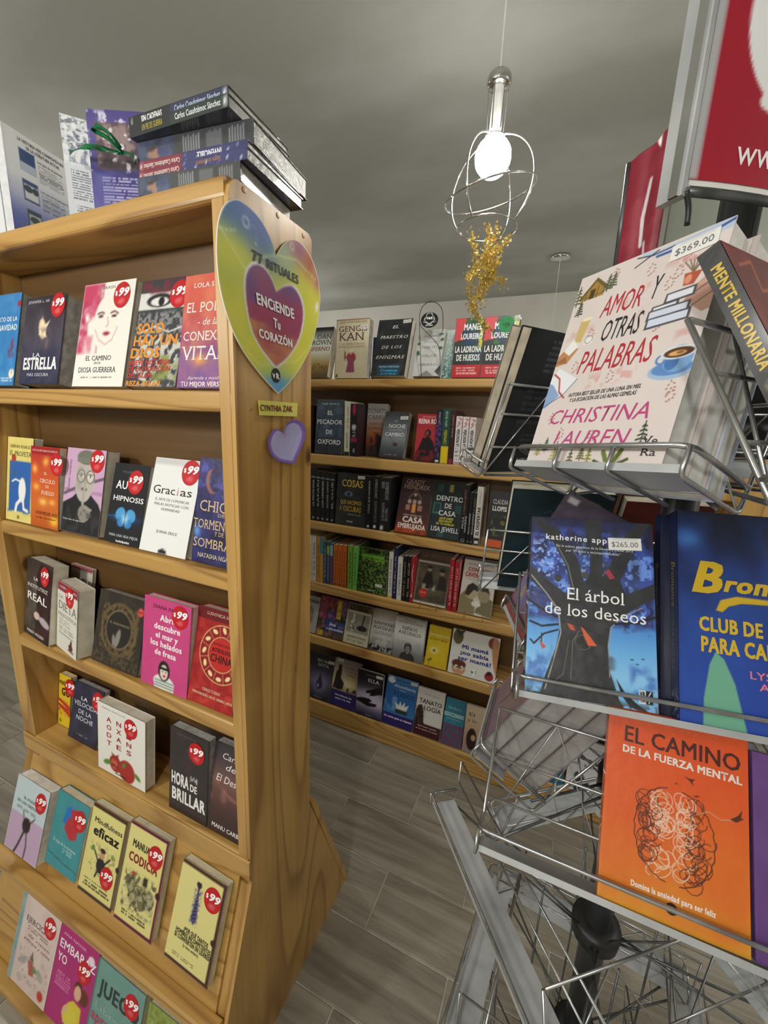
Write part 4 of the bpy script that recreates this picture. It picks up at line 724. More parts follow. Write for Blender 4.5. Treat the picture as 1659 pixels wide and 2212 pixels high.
foot('cream paperback with a dark striped necktie, right end of the sloping rack', (354, 2062), (447, 2149), (401, 1853.5), [('B', 'e3da90'), ('r', 0, .96, 1, 1, '4a2c28'), ('r', 0, 0, 1, .035, '4a2c28'), ('r', .93, 0, 1, 1, '4a2c28'), ('p', '2a2440', [.43, .80, .38, .84, .40, .87, .48, .87, .5, .84, .46, .80]), ('p', '2f2a52', [.43, .80, .46, .80, .52, .50, .46, .455, .39, .49]), ('n', '54508a', 30, .55, .1, .8, (.36, .45, .54, .8))] + [('l', .008, '8a86b0', [.38, .48 + .035 * i, .52, .51 + .035 * i]) for i in range(9)] + [('B2',)] * 0 + [('t', '¿POR QUÉ TANTOS', .30, .85, .35, .042, '2e2a1c', 'b'), ('t', 'HOMBRES INCOMPETENTES', .14, .92, .30, .042, '2e2a1c', 'b'), ('t', 'SE CONVIERTEN EN LÍDERES?', .13, .94, .25, .042, '2e2a1c', 'b'), ('t', '(y cómo evitarlo)', .35, .7, .205, .03, '2e2a1c', 'm'), ('m', .15, .7, .07, .11, 2, '6a6448'), ('e', .94, .42, .06, .055, '3a2420')], t=.018, off=-.019, nx=60, stick=[(.76, .79)], **KF)
foot('pale pink workbook with a teal spine strip and flying acrobats, lowest row far left', (14, 2108), (94, 2192.5), (76, 1915), [('B', 'dccac4'), ('r', 0, 0, .1, 1, '6aa0a4'), ('n', 'c8b4ae', 6, .5, .4, .5), ('t', 'EJERCICIOS', .2, .85, .73, .06, '4a3f40', 's'), ('t', 'del coño', .3, .85, .65, .04, '8a6a66', 'i') if 0 else ('m', .25, .85, .64, .69, 2, '8a6a66'), ('t', 'de visión', .3, .85, .58, .035, '8a6a66', 'i'), ('t', 'enfoque y calma', .22, .9, .52, .035, '8a6a66', 'i'), ('p', 'b05a4a', [.5, .2, .42, .34, .54, .36, .62, .22]), ('p', '6a8a5a', [.58, .24, .56, .34, .7, .3]), ('p', '5a5a4a', [.46, .36, .5, .46, .56, .36]), ('e', .3, .3, .1, .05, 'a8a0a4', 30), ('e', .75, .28, .1, .06, 'a8a89a', -30), ('e', .85, .1, .07, .07, 'c0392e'), ('e', .3, .1, .07, .06, 'c0b4ae'), ('n', '9a8a84', 20, .62, .1, .5, (.15, .1, .95, .45))], t=.014, off=-.018, nx=50, stick=[(.78, .84)], **KF)
foot('magenta paperback with a cartoon pregnant woman in a yellow top', (94, 2192.5), (176, 2275), (146.6, 1993), [('B', 'b2307a'), ('n', 'a82a70', 5, .5, .4, .5), ('e', .85, .86, .08, .07, 'f0dce8'), ('e', .68, .50, .10, .12, '5a2c1e'), ('e', .82, .46, .12, .12, '6a3424'), ('e', .68, .46, .085, .11, 'e0b498'), ('p', 'd8c83a', [.45, .08, .5, .3, .62, .36, .82, .34, .86, .06]), ('e', .58, .18, .18, .16, 'ddcf48'), ('l', .05, 'e0b498', [.5, .26, .42, .16]), ('t', 'ANA NAVAR', .1, .7, .91, .028, 'e8c0d8', 's'), ('t', 'EMBARAZ', .06, .98, .765, .09, 'f6eef4', 'm'), ('t', 'YO', .06, .3, .62, .09, 'f6eef4', 'm'), ('m', .1, .5, .36, .52, 5, 'd880b0')], t=.014, off=-.018, nx=54, stick=[(.74, .70)], **KF)
foot('grey-green paperback with big dark letters, lowest row', (175, 2270), (275, 2375), (213, 2043.6), [('B', '6f9a92'), ('n', '7aa49c', 5, .5, .4, .5), ('t', 'JUEGO', .1, .95, .68, .14, '2f3e3c', 'b'), ('t', 'Libre', .1, .6, .52, .07, '8fb0aa', 'm'), ('t', 'aprender', .05, .85, .40, .10, 'a8506a', 'b'), ('m', .12, .9, .25, .34, 3, '4a625e'), ('r', 0, 0, .03, 1, '4a726c')], t=.02, off=-.021, nx=50, stick=[(.78, .80)], **KF)
foot('olive-green cookery paperback with a white cloud label, lowest row beside the end panel', (285, 2390), (385, 2480), (316, 2135), [('B', '8a9a4a'), ('n', 'a8b46a', 9, .5, .2, .7), ('n', '6a7a32', 16, .5, .15, .6), ('e', .5, .62, .36, .22, 'e8ead8'), ('e', .3, .66, .2, .18, 'e8ead8'), ('e', .7, .66, .2, .18, 'e8ead8'), ('e', .5, .72, .22, .2, 'e8ead8'), ('o', .5, .62, .3, .012, '6a7a42'), ('t', 'COCINA', .32, .7, .66, .05, '4a5428', 's'), ('t', 'de mamá', .34, .68, .58, .04, '4a5428', 'i')], t=.022, off=-.023, nx=50, **KF)

# ---- on top of the left case
ZT = 1.8465
def flatbook(label, pl, pr, z, t, d, spine_ops, nx=40, wrap=True, cov='23262c', Yfix=None, **kw):
    """lies flat, spine to the viewer; pl, pr: photo points on its lower front corners"""
    a = onZ(*pl, z); b = onZ(*pr, z); a[2] = b[2] = z
    x = unit(b - a); w = np.linalg.norm(b - a)
    root = empty('book', None, label, 'book', 'stack lying on top of the left bookcase', frame(a, x, [0, 0, 1]))
    k = .0012; m = MB().box(0, w, 0, d, 0, k).box(0, w, 0, d, t - k, t).box(0, w, 0, k, k, t - k); m.build('cover', cmat(cov, wrap), root)
    MB().box(.002, w - .002, k, d - .003, k, t - k).build('page_block', 'pages_wrap', root)
    A_ = Art(spine_ops, t / w, nx)
    def place(a_, b_, off): a_ = np.asarray(a_, float); return np.stack([a_ * w, np.full(a_.shape, -off), np.asarray(b_, float) * t], 1)
    link('spine_print', A_.mesh('spine_print', place), root, 'wrap'); return root
back_ops = [('B', '3a3c40'), ('r', 0, 0, .33, 1, '2c3046'), ('e', .24, .2, .09, .07, '39456a'), ('e', .14, .45, .05, .032, 'a4785f', 20), ('e', .17, .2, .03, .03, 'a87c64', 40), ('n', '5a6a90', 8, .55, .2, .5, (0, 0, .33, 1)), ('e', .14, .62, .045, .014, '3a2a26', 10)] + [('r', .42 + .022 * i + (.05 if i > 6 else 0) + (.05 if i > 12 else 0), .12 + .05 * (i % 3), .428 + .022 * i + (.05 if i > 6 else 0) + (.05 if i > 12 else 0), .86 - .06 * (i % 2), 'a4a6aa') for i in range(19)]
def CC(x, y): return (280 + x * .25316, 180 + y * .25316)
tt = [.026, .017, .0335, .0175, .0175]; zz = ZT
flatbook('thick dark shrink-wrapped book at the bottom of the pile, portrait on its side', (300, 424), (520.5, 390), zz, tt[0], .147, back_ops, 90); zz += tt[0] + .0004
red = [('B', '2a2c60'), ('r', 0, 0, .42, 1, '8e2430'), ('n', '3a3c78', 5, .5, .3, .6, (.42, 0, 1, 1)), ('n', 'dadaf0', 60, .72, .05, .8, (.44, 0, 1, 1)), ('t', 'Carlos Cuauhtémoc Sánchez', .40, .05, .66, -.4, 'e8dede', 'm'), ('r', .01, .3, .03, .7, 'e4dcdc')]
flatbook('red and dark-blue wrapped book, lower of two with mirrored white lettering', CC(85, 855), CC(1005, 645), zz, tt[1], .15, red + [('t', 'Sangre de Campeón', .78, .56, .7, -.4, 'c08a5a', 'i')], 60, cov='26284e'); zz += tt[1] + .0004
flatbook('red and dark-blue wrapped book titled in white capitals, fourth from the top', CC(88, 770), CC(1008, 585), zz, tt[1], .15, red + [('t', 'INVENCIBLE', .78, .56, .75, -.5, 'e8e8f4', 'b')], 60, cov='26284e'); zz += tt[1] + .0004
flatbook('thick dark shrink-wrapped book, portrait on its side, just under the top pair', CC(75, 708), CC(1060, 515), zz, tt[2], .165, back_ops, 90); zz += tt[2] + .0004
dk = [('B', '1f2126'), ('r', .44, 0, 1, 1, '2a3252'), ('r', .03, .2, .04, .8, 'c8c8c8'), ('r', .955, .2, .985, .8, 'd8dce4')]
flatbook('dark wrapped book, green-gold title, second from the top of the pile', CC(5, 470), CC(845, 200), zz, tt[3], .15, [('B', '1f2126'), ('r', .44, 0, 1, 1, '24332e'), ('r', .955, .2, .985, .8, 'd8dce4'), ('t', 'UN PIE DE GUERRA', .14, .36, .28, .45, 'b8a84a', 'm'), ('t', 'Carlos Cuauhtémoc Sánchez', .49, .93, .3, .45, 'e8ecf0', 'm')], 60); zz += tt[3] + .0004
flatbook('dark-blue wrapped book on the very top of the pile, white title', CC(0, 400), CC(842, 130), zz, tt[4], .15, dk + [('t', 'SIN CADENAS', .14, .36, .28, .5, 'f0f0f0', 'b'), ('t', 'Carlos Cuauhtémoc Sánchez', .49, .93, .3, .45, 'c8d4f0', 'm')], 60); zz += tt[4]
def stand(label, TLp, TRp, ztl, w, h, t, art, nx=50, **kw):
    a = onZ(*TLp, ztl); b = onZ(*TRp, ztl); x = unit([b[0] - a[0], b[1] - a[1], 0]); P = a.copy(); P[2] = ZT
    if w is None: w = np.linalg.norm((b - a)[:2])
    return book(label, w, h or (ztl - ZT), t, art, frame(P, x, [0, 0, 1]), nx=nx, **kw)
KT = dict(group='books standing on top of the left bookcase')
stand('white and blue back cover with three small pictures of eyes, standing far left on top', (0, 260), (140, 350), 2.04, None, None, .02, [('G', 'e6e8ea', 'e6e8ea', 'e0e4ea', 'b4bcd8', '5a68b0', '3a4aa0'), ('r', .1, 0, .5, .4, 'ccd2e4') if 0 else ('B2',), ('r', .22, .66, .50, .86, '2a4a80'), ('r', .22, .66, .50, .74, 'b8c4d4'), ('r', .22, .38, .50, .58, '3a4a7a'), ('r', .24, .4, .49, .54, 'd4d8dc'), ('e', .3, .5, .07, .05, '33404c'), ('e', .43, .5, .06, .05, '33404c'), ('r', .24, .08, .5, .3, '28364c'), ('r', .26, .1, .49, .26, 'a8b0b4'), ('e', .36, .21, .08, .05, '303a44'), ('t', 'LA HISTORIA MÁS CONMOVEDORA', .25, .96, .905, .03, '3a3e48', 'm'), ('t', 'DE LA LITERATURA ACTUAL', .38, .88, .865, .03, '3a3e48', 'm'), ('t', 'Los ojos de mi princesa', .54, .92, .80, .028, '3a3e48', 'i'), ('m', .54, .95, .62, .79, 9, '60646c'), ('t', 'Los ojos de mi princesa 2', .54, .96, .53, .028, '3a3e48', 'i'), ('m', .54, .95, .35, .51, 9, '60646c'), ('m', .56, .9, .12, .26, 6, '50609a')][:], nx=100, cov='dfe1e4', wrap=True, **KT) if 0 else None
def clean(l): return [o for o in l if o[0] != 'B2']
stand('white and blue back cover with three small pictures of eyes, far left on top', (0, 260), (140, 350), 2.04, None, None, .02, [('G', 'e6e8ea', 'e6e8ea', 'e0e4ea', 'b4bcd8', '5a68b0', '3a4aa0'), ('r', .22, .66, .46, .86, '2a4a80'), ('r', .22, .66, .46, .74, 'b8c4d4'), ('r', .22, .38, .46, .58, '3a4a7a'), ('r', .24, .4, .45, .54, 'd4d8dc'), ('e', .3, .5, .07, .05, '33404c'), ('e', .41, .5, .05, .05, '33404c'), ('r', .24, .08, .46, .3, '28364c'), ('r', .26, .1, .45, .26, 'a8b0b4'), ('e', .35, .21, .08, .05, '303a44'), ('t', 'LA HISTORIA MÁS CONMOVEDORA', .22, .96, .925, .03, '3a3e48', 'm'), ('t', 'DE LA LITERATURA ACTUAL', .34, .88, .875, .03, '3a3e48', 'm'), ('t', 'Los ojos de mi princesa', .5, .92, .81, .028, '3a3e48', 'i'), ('m', .5, .95, .62, .79, 9, '60646c'), ('t', 'Los ojos de mi princesa 2', .5, .96, .53, .028, '3a3e48', 'i'), ('m', .5, .95, .35, .51, 9, '60646c'), ('m', .52, .9, .12, .26, 6, '50609a')], nx=100, cov='dfe1e4', wrap=True, **KT)
a_ = onZ(0, 275, 2.04); 
book('white back cover with fine print cut by the left edge of view, on top', .145, .19, .018, [('B', 'd4d6da'), ('m', .1, .9, .1, .9, 26, '7a7e86')], frame((a_[0] - .155, a_[1] - .045, ZT), [.9, .25, 0], [0, 0, 1]), nx=80, cov='d4d6da', **KT)
stand('narrow white wrapped booklet with fine print, standing between two larger ones on top', (127, 243), (192, 262), 2.05, None, None, .02, [('B', 'dfe3e8'), ('r', .2, .62, .85, .86, '9aa4b0'), ('n', 'f6f8fa', 6, .5, .12, .9, (0, .6, 1, 1)), ('n', '5a6470', 9, .6, .1, .7, (0, .7, 1, 1)), ('m', .2, .95, .30, .56, 12, '6a6e78'), ('m', .3, .9, .02, .26, 11, '6a6e78')], nx=46, cov='dfe3e8', wrap=True, **KT)
stand('purple book in loose clear wrap with a green ribbon, beside the pile on top', (184, 232), (352, 243), 2.05, None, .202, .03, [('G', '4a3f86', '5a4f90', '3a3478', '3a3280', '42328a', '3c2c80'), ('r', .1, .52, .92, .9, '5a4450'), ('n', '9a8484', 9, .5, .15, .9, (.1, .55, .92, .9)), ('n', '2e1c2c', 8, .5, .15, .8, (.1, .52, .92, .7), 8), ('n', 'f0eef6', 10, .66, .06, .8, (0, .5, 1, 1), 6), ('m', .14, .95, .20, .46, 10, 'c4c0e0'), ('n', '6a70b0', 3, .5, .4, .5, (0, 0, .3, .5))], nx=90, wrap=True, **KT)
# ribbon bow tied round it
rb = empty('gift_ribbon', tuple(onY(262, 330, .555)), 'green gift ribbon bow tied round the purple wrapped book', 'ribbon')
def rib(pts, name):
    o0 = np.array(rb.location); P = [onY(*p[:2], .560 + (p[2] if len(p) > 2 else 0)) - o0 for p in pts]; P = seg_smooth([P], 5); w_ = .0045; m = MB(); V_ = []
    for i, p in enumerate(P):
        a = .7 * math.sin(i * .5); V_ += [p + np.array([0, w_ * math.sin(a), w_ * math.cos(a) * .9]), p - np.array([0, w_ * math.sin(a), w_ * math.cos(a) * .9])]
    m.add(V_, [(2 * i, 2 * i + 1, 2 * i + 3, 2 * i + 2) for i in range(len(P) - 1)]); o = m.build(name, 'ribbon', rb, True); md = o.modifiers.new('t', 'SOLIDIFY'); md.thickness = .0006
rib([(150, 330), (175, 318, -.01), (205, 318, -.015), (240, 325, -.01), (264, 330)], 'ribbon_tail'); rib([(264, 330), (235, 300, -.01), (205, 283, -.015), (199, 276, -.02), (212, 273, -.02), (240, 293, -.015), (266, 328)], 'ribbon_loop'); rib([(264, 330), (284, 332, -.01), (290, 345, -.014), (292, 352, -.016)], 'ribbon_tail')

# ================================================================ BOOKS OF THE BACK CASE
def c4(x, y): return (640 + x * .31344, 640 + y * .31344)
def c5(x, y): return (640 + x * .31344, 1120 + y * .31344)
GB = 'books on the long bookcase behind'
ZR = {k: v[0] + .0006 for k, v in BZ.items()}
def bb(label, row, cf, BL, BR, TL, art, t=.022, nx=34, Yb=None, **kw):
    kw.setdefault('group', GB)
    return std(label, cf(*BL), cf(*BR), cf(*TL), ZR[row], art, Yb=Yb or BY + .008, t=t, nx=nx, **kw)
def sp(label, row, cf, x0, x1, yb, ytop, art, d=.13, xt=None, **kw):
    """spine outwards: bottom corners at x0,x1; top-left at (xt, ytop)"""
    Yb = BY + .008; a = onY(*cf(x0, yb), Yb); b = onY(*cf(x1, yb), Yb); T = onX(*cf(xt if xt is not None else x0 + 12, ytop), a[0]); h = min(max(T[2] - ZR[row], .15), .235)
    return book(label, max(b[0] - a[0] - .0006, .008), h, d, art, frame([a[0], Yb, ZR[row]], [1, 0, 0], [0, 0, 1]), mode='spine', nx=8, group=GB, **kw)
# --- top row
bb('white and gold paperback with a city skyline, first on top of the back bookcase', 'R1', c4, (40, 560), (215, 560), (90, 237), [('G', '3a3a38', 'dcdcd2', 'e4e2d6', 'a89050', '5a4a2a'), ('r', 0, .93, 1, 1, '2c2c2a'), ('n', '7a5a2a', 12, .5, .1, .9, (0, .08, 1, .3)), ('t', 'DAN', .4, .95, .76, .09, '3a3a3c', 's'), ('t', 'BROWN', .1, .98, .64, .10, '3a3a3c', 's'), ('t', 'INFERNO', .05, .95, .52, .08, '8a1c24', 's')], t=.04, **{})
bb('beige paperback of a warrior in red robe, tallest on top of the back bookcase', 'R1', c4, (260, 565), (487, 565), (272, 162), [('B', 'd9ceb0'), ('n', 'cbbd9a', 5, .5, .4, .6), ('r', 0, .98, 1, 1, '8a5a3a'), ('r', 0, 0, .02, 1, '8a5a3a'), ('e', .5, .35, .14, .14, '9a2c34'), ('p', '8a3a5a', [.42, .34, .36, .1, .62, .1, .58, .34]), ('e', .49, .44, .05, .06, 'c8a888'), ('e', .49, .465, .055, .03, 'e8e0d0'), ('l', .03, '9a2c34', [.42, .40, .3, .34, .32, .44]), ('l', .012, '4a3a3a', [.32, .30, .28, .48]), ('t', 'JACK WEATHERFORD', .1, .92, .93, .035, '7a6a50', 's'), ('t', 'GENGIS', .08, .94, .79, .09, '4a2a26', 's'), ('t', 'KAN', .1, .86, .64, .13, '4a2a26', 's'), ('t', 'Y LA CREACIÓN DEL', .1, .9, .565, .035, '9a6a50', 's'), ('t', 'MUNDO MODERNO', .1, .9, .515, .035, '9a6a50', 's'), ('p', '1c1c1c', [.04, .02, .08, .08, .12, .02])], t=.035, nx=44, wrap=True, price=('$298', .85, .85))
bb('plain mid-blue paperback standing back between the beige and the black book', 'R1', c4, (515, 560), (600, 560), (527, 282), [('B', '2f5f9c'), ('m', .1, .9, .4, .7, 5, '5f88b8')], t=.02, nx=14, Yb=BY + .11)
bb('black paperback with spaced white italic capitals and a blue sticker', 'R1', c4, (510, 562), (745, 564), (605, 208), [('B', '26272a'), ('n', '3a3b3e', 6, .55, .2, .7), ('r', .18, .0, .85, .2, '2c4a5c'), ('t', 'EL', .44, .62, .84, .05, 'e6e6e2', 'si'), ('t', 'MAESTRO', .12, .92, .66, .05, 'e6e6e2', 'siw'), ('t', 'DE LOS', .2, .78, .48, .05, 'e6e6e2', 'siw'), ('t', 'ENIGMAS', .08, .9, .30, .055, 'e6e6e2', 'siw'), ('t', 'PREMIO FORTUNA', .22, .82, .14, .03, 'a8d4ec', 'm'), ('t', 'Creemos', .28, .78, .07, .045, '4aa8dc', 'b'), ('t', 'en los libros', .3, .76, .02, .03, '4aa8dc', 'b')], t=.04, nx=44, price=('$328', .85, .95))
bb('white wrapped paperback with ivy and serif words, behind the black wire sign', 'R1', c4, (800, 563), (985, 563), (850, 252), [('B', 'd6d7d4'), ('n', 'c2c4c2', 5, .5, .3, .5), ('e', .08, .5, .06, .1, '3f6a3a', 20), ('e', .05, .7, .07, .05, '3f6a3a'), ('e', .92, .78, .07, .05, '3f6a3a', 30), ('e', .9, .6, .07, .06, '3f6a3a', -20), ('e', .85, .9, .09, .05, '4a7a44'), ('l', .01, '3a5a34', [.04, .3, .06, .6, .02, .9]), ('p', '8a8c8a', [.2, 0, .5, .12, .8, 0]), ('p', '4a4c4e', [.8, .1, 1, .25, 1, 0]), ('m', .2, .85, .83, .95, 3, '8a8c8a'), ('t', 'INCLUYE', .25, .75, .72, .035, '8a8c8c', 's'), ('t', 'TRIBUTO', .15, .85, .59, .055, '77797a', 's'), ('t', 'VALOR', .22, .82, .41, .055, '77797a', 's'), ('t', 'HIERRO', .2, .85, .22, .055, '77797a', 's')], t=.03, nx=40, wrap=True)
bb('pale teal wrapped paperback seen behind the white ivy one', 'R1', c4, (985, 560), (1062, 560), (1040, 255), [('G', 'cfd8d4', '9ab8b4', '3f7a74'), ('n', 'e8ecea', 8, .55, .1, .8)], t=.02, nx=14, Yb=BY + .06, wrap=True)
lad = [('B', '1f3c34'), ('n', '2a7a3a', 5, .5, .2, .9, (.3, .4, 1, 1)), ('n', '1c3a6a', 4, .5, .2, .9, (.3, .3, 1, .9), 7), ('p', 'd8404c', [0, 1, .38, 1, .3, .82, .2, .7, .12, .62, 0, .6]), ('e', .22, .66, .12, .06, 'd8404c'), ('r', 0, .22, .5, .55, '20242c'), ('r', 0, 0, 1, .22, 'c8202c'), ('n', 'd8c832', 6, .5, .15, 1, (.84, .5, 1, 1), 5), ('t', 'MANEL', .30, .95, .80, .10, 'eef0ee', 'b'), ('t', 'LOUREIRO', .22, .98, .65, .09, 'eef0ee', 'b'), ('t', 'LA LADRONA', .05, .98, .43, .10, 'eef0ee', 'b'), ('t', 'DE HUESOS', .12, .95, .29, .10, 'eef0ee', 'b'), ('m', .15, .9, .04, .18, 3, 'f0d4d4')]
bb('red, black and green paperback directly under the gold garland', 'R1', c4, (1068, 565), (1262, 565), (1095, 103), lad, t=.03, nx=46, wrap=True, h=.21)
rt = bb('twin of the red, black and green paperback, carrying a round green discount sticker', 'R1', c4, (1264, 565), (1500, 565), (1300, 103), lad, t=.03, nx=46, wrap=True, h=.21)
A_ = Art([('B', '1c8a4a'), ('n', '2a9a5a', 5, .5, .3, .6), ('t', '10%', .28, .72, .42, .2, '0c4a28', 'b'), ('m', .2, .8, .66, .78, 2, '0c5a30'), ('m', .25, .75, .22, .34, 2, '0c5a30')], 1, 12)
def dsk(a, b, off, r=.027, cu=.075, cv=.18):
    a = np.asarray(a, float); b = np.asarray(b, float); x = 2 * a - 1; y = 2 * b - 1
    if off < .0011: m_ = np.maximum(np.abs(x), np.abs(y)); rr = np.hypot(x, y) + 1e-9; x = x * m_ / rr; y = y * m_ / rr
    return np.stack([cu + r * x, np.full(x.shape, -off), cv + r * y], 1)
link('discount_sticker', A_.mesh('discount_sticker', dsk, (.001, .0013)), rt, 'print')
bb('cream paperback lying back at the right of the twin green-stickered book', 'R1', c4, (1530, 562), (1700, 562), (1560, 230), [('B', 'dcd8cc'), ('m', .1, .9, .3, .8, 8, '8a867c')], t=.03, nx=20, Yb=BY + .02)
# black wire sign with an oval badge
sg = empty('wire_sign', tuple(onY(*c4(925, 560), BY - .008)), 'black wire stand with an oval publisher badge on top of the back bookcase', 'sign')
o0 = np.array(sg.location); Yw = BY - .008
def W3(pts): return [onY(*c4(*p), Yw) - o0 for p in pts]
MB().tube(fillet(W3([(862, 562), (850, 240), (850, 120), (868, 70), (905, 40), (935, 35), (975, 48), (1005, 85), (1012, 140), (1010, 235), (1000, 245)]), .03), .0013, 6).build('wire_arch', 'black', sg, True)
MB().tube(fillet(W3([(850, 175), (860, 210), (920, 270), (980, 335), (992, 400), (990, 562)]), .03), .0013, 6).build('wire_leg', 'black', sg, True)
q0 = onY(*c4(920, 165), Yw) - o0; ra, rb_ = .033, .027
MB().prism([(q0[0] + ra * math.cos(a), q0[2] + rb_ * math.sin(a)) for a in np.linspace(0, 2 * math.pi, 33)[:-1]], lambda a, b, t: (a, t, b), -.004, -.002).build('badge', 'black', sg)
bdg = Art([('B', '101012'), ('o', .5, .6, .3, .05, 'f0f0f0'), ('l', .05, 'f0f0f0', [.12, .36, .3, .28, .5, .26, .7, .28, .88, .36]), ('e', .5, .6, .26, .2, '101012'), ('t', 'V&R', .3, .7, .54, .16, 'f4f4f4', 'b'), ('t', 'EDITORAS', .28, .72, .1, .09, 'e4e4e4', 'b')], .8, 20)
def dsk2(a, b, off):
    a = np.asarray(a, float); b = np.asarray(b, float); x = 2 * a - 1; y = 2 * b - 1
    if off < .00425: m_ = np.maximum(np.abs(x), np.abs(y)); rr = np.hypot(x, y) + 1e-9; x = x * m_ / rr; y = y * m_ / rr
    return np.stack([q0[0] + ra * .97 * x, np.full(x.shape, -off), q0[2] + rb_ * .97 * y], 1)
link('badge_print', bdg.mesh('badge_print', dsk2, (.0042, .0045)), sg, 'print')
# --- row 2
sp('dark red spine at the far left of the second back row', 'R2', c4, 60, 100, 1062, 750, [('B', '2a1c1e'), ('n', '8a2a2a', 5, .5, .2, .8, (0, .1, 1, .7)), ('t', 'CARRISI', .3, .9, .7, .4, 'c8b8b0', 'V')])
bb('misty blue paperback with four centred white words, second back row', 'R2', c4, (125, 1077), (312, 1097), (145, 712), [('G', '3c4652', '3a4a5c', '2c4056', '263444', '1c2630'), ('n', '5a7088', 5, .5, .3, .6, (0, .3, 1, .9)), ('l', .02, '3a5068', [.2, .4, .22, .8]), ('r', .4, 0, .5, .22, '141a20'), ('t', 'MAR PETRYK', .2, .85, .90, .035, 'c8d0d8'), ('t', 'EL', .42, .62, .72, .075, 'f0f2f4', 'm'), ('t', 'PECADOR', .05, .97, .55, .08, 'f0f2f4', 'm'), ('t', 'DE', .4, .63, .37, .075, 'f0f2f4', 'm'), ('t', 'OXFORD', .1, .95, .18, .085, 'f0f2f4', 'm')], t=.03, nx=44, wrap=True)
sp('cream spine with red handwriting, right of the misty blue book', 'R2', c4, 328, 365, 1104, 724, [('B', 'd9d9c4'), ('r', 0, 0, 1, .08, '22221f'), ('t', 'no hay nadie', .5, .9, .75, .4, 'b82a32', 'Vi'), ('t', 'BARBARA GOWDY', .15, .45, .72, .35, '3a3a34', 'V')])
sp('black spine with a magenta band and a red figure at its head', 'R2', c4, 370, 415, 1107, 740, [('B', '1c1a1e'), ('e', .5, .9, .25, .8, 'a82a52'), ('r', 0, .28, 1, .36, '9a2450'), ('r', .2, .52, .8, .6, 'd0ccd0'), ('t', 'EL JUEGO', .38, .62, .7, .4, 'd8d4d8', 'V'), ('t', 'RBA', .08, .16, .7, .3, 'd8d4d8', 'V')])
Yb = BY + .01
dn = [('G', 'c9c7c6', 'b4b0ae', 'b8805c', '7a4a3a', '3c3a3e'), ('n', '2a2a2e', 4, .5, .2, .9, (.2, 0, .9, .45)), ('e', .62, .25, .2, .4, '232226', 10), ('n', 'c84a26', 5, .55, .2, .8, (0, .2, .5, .5)), ('t', 'DONATO', .04, .96, .82, .085, '4a4a50'), ('t', 'CARRISI', .04, .98, .70, .085, '6a6a70'), ('t', 'EL JUEGO DEL', .12, .8, .60, .045, '4a4448'), ('t', 'SUSURRADOR', .04, .95, .51, .05, '4a4448')]
bb('tall grey and orange thriller turned to show both spine and front', 'R2', c4, (474, 1100), (610, 1098), (500, 712), dn, t=.028, nx=44, yaw=.08, wrap=True, Yb=BY + .075, spine=[('G', 'd0ccca', 'c0b8b4', 'b0603c', '4a2c26', '2c2a2e'), ('t', 'DONATO CARRISI', .5, .95, .7, .45, '6a6468', 'V'), ('t', 'EL JUEGO DEL SUSURRADOR', .12, .46, .65, .35, 'd8b09a', 'V')], h=.225)
bb('slate-grey paperback with a falling rose, tilted in the second back row', 'R2', c4, (568, 1108), (735, 1127), (632, 822), [('G', '2c2f34', '4c5258', '6a7278', '7a8286', '4a5056', '2a2c30'), ('l', .015, '2a2c30', [.3, .46, .55, .32]), ('e', .6, .28, .1, .07, '3a2024'), ('n', '1f2124', 8, .55, .2, .8, (0, .88, 1, 1)), ('t', 'LA', .45, .55, .78, .03, 'e8e8ea'), ('t', 'NOCHE', .22, .92, .64, .08, 'f0f0f2', 's'), ('t', 'EN QUE TODO', .3, .8, .58, .028, 'd0d2d6'), ('t', 'CAMBIÓ', .12, .9, .46, .075, 'f0f0f2', 's'), ('m', .2, .8, .04, .08, 2, '9aa0a6')], t=.03, nx=40, wrap=True, price=('$289', .82, .86))
bb('crimson paperback with a dark bearded man, second back row', 'R2', c4, (808, 1127), (948, 1142), (840, 815), [('B', 'b8333c'), ('n', 'a82a34', 4, .5, .3, .6), ('p', '1a1416', [.05, .15, .2, .3, .35, .5, .7, .52, .9, .4, 1, .25, 1, 0, 0, 0]), ('e', .58, .60, .15, .18, '1e1618'), ('e', .55, .60, .08, .11, '8a4a42'), ('n', '8a1c24', 6, .5, .2, .8, (0, 0, 1, .25)), ('t', 'JUAN GÓMEZ-JURADO', .25, .95, .93, .025, 'f0c8c8'), ('t', 'REINA ROJA', .08, 1.15, .80, .10, 'f4e8e4', 'b')], t=.02, nx=40)
sp('black and purple spine right of the crimson book', 'R2', c4, 946, 985, 1160, 776, [('B', '221c2c'), ('n', '6a4a9a', 3, .5, .2, .9, (0, .1, 1, .8)), ('r', .2, .02, .8, .06, 'e8e8e8'), ('t', 'LA CHICA', .75, .95, .7, .35, 'c8c0d4', 'V')], xt=958)
sp('dark green spine with a yellow foot and yellow title', 'R2', c4, 986, 1040, 1168, 770, [('B', '1e4c3e'), ('r', 0, 0, 1, .32, 'e6c81c'), ('t', 'NITA PROSE', .68, .95, .65, .28, 'c8d8d0', 'V'), ('t', 'CAMARERA', .36, .62, .7, .4, 'e0cc2a', 'V')], xt=1000)
sp('thin dark maroon spine in the second back row', 'R2', c4, 1042, 1074, 1170, 784, [('B', '3c1c22'), ('r', 0, 0, 1, .1, '8a3038'), ('t', 'ANNA CAREY', .5, .92, .7, .35, 'b88a8a', 'V')], xt=1058)
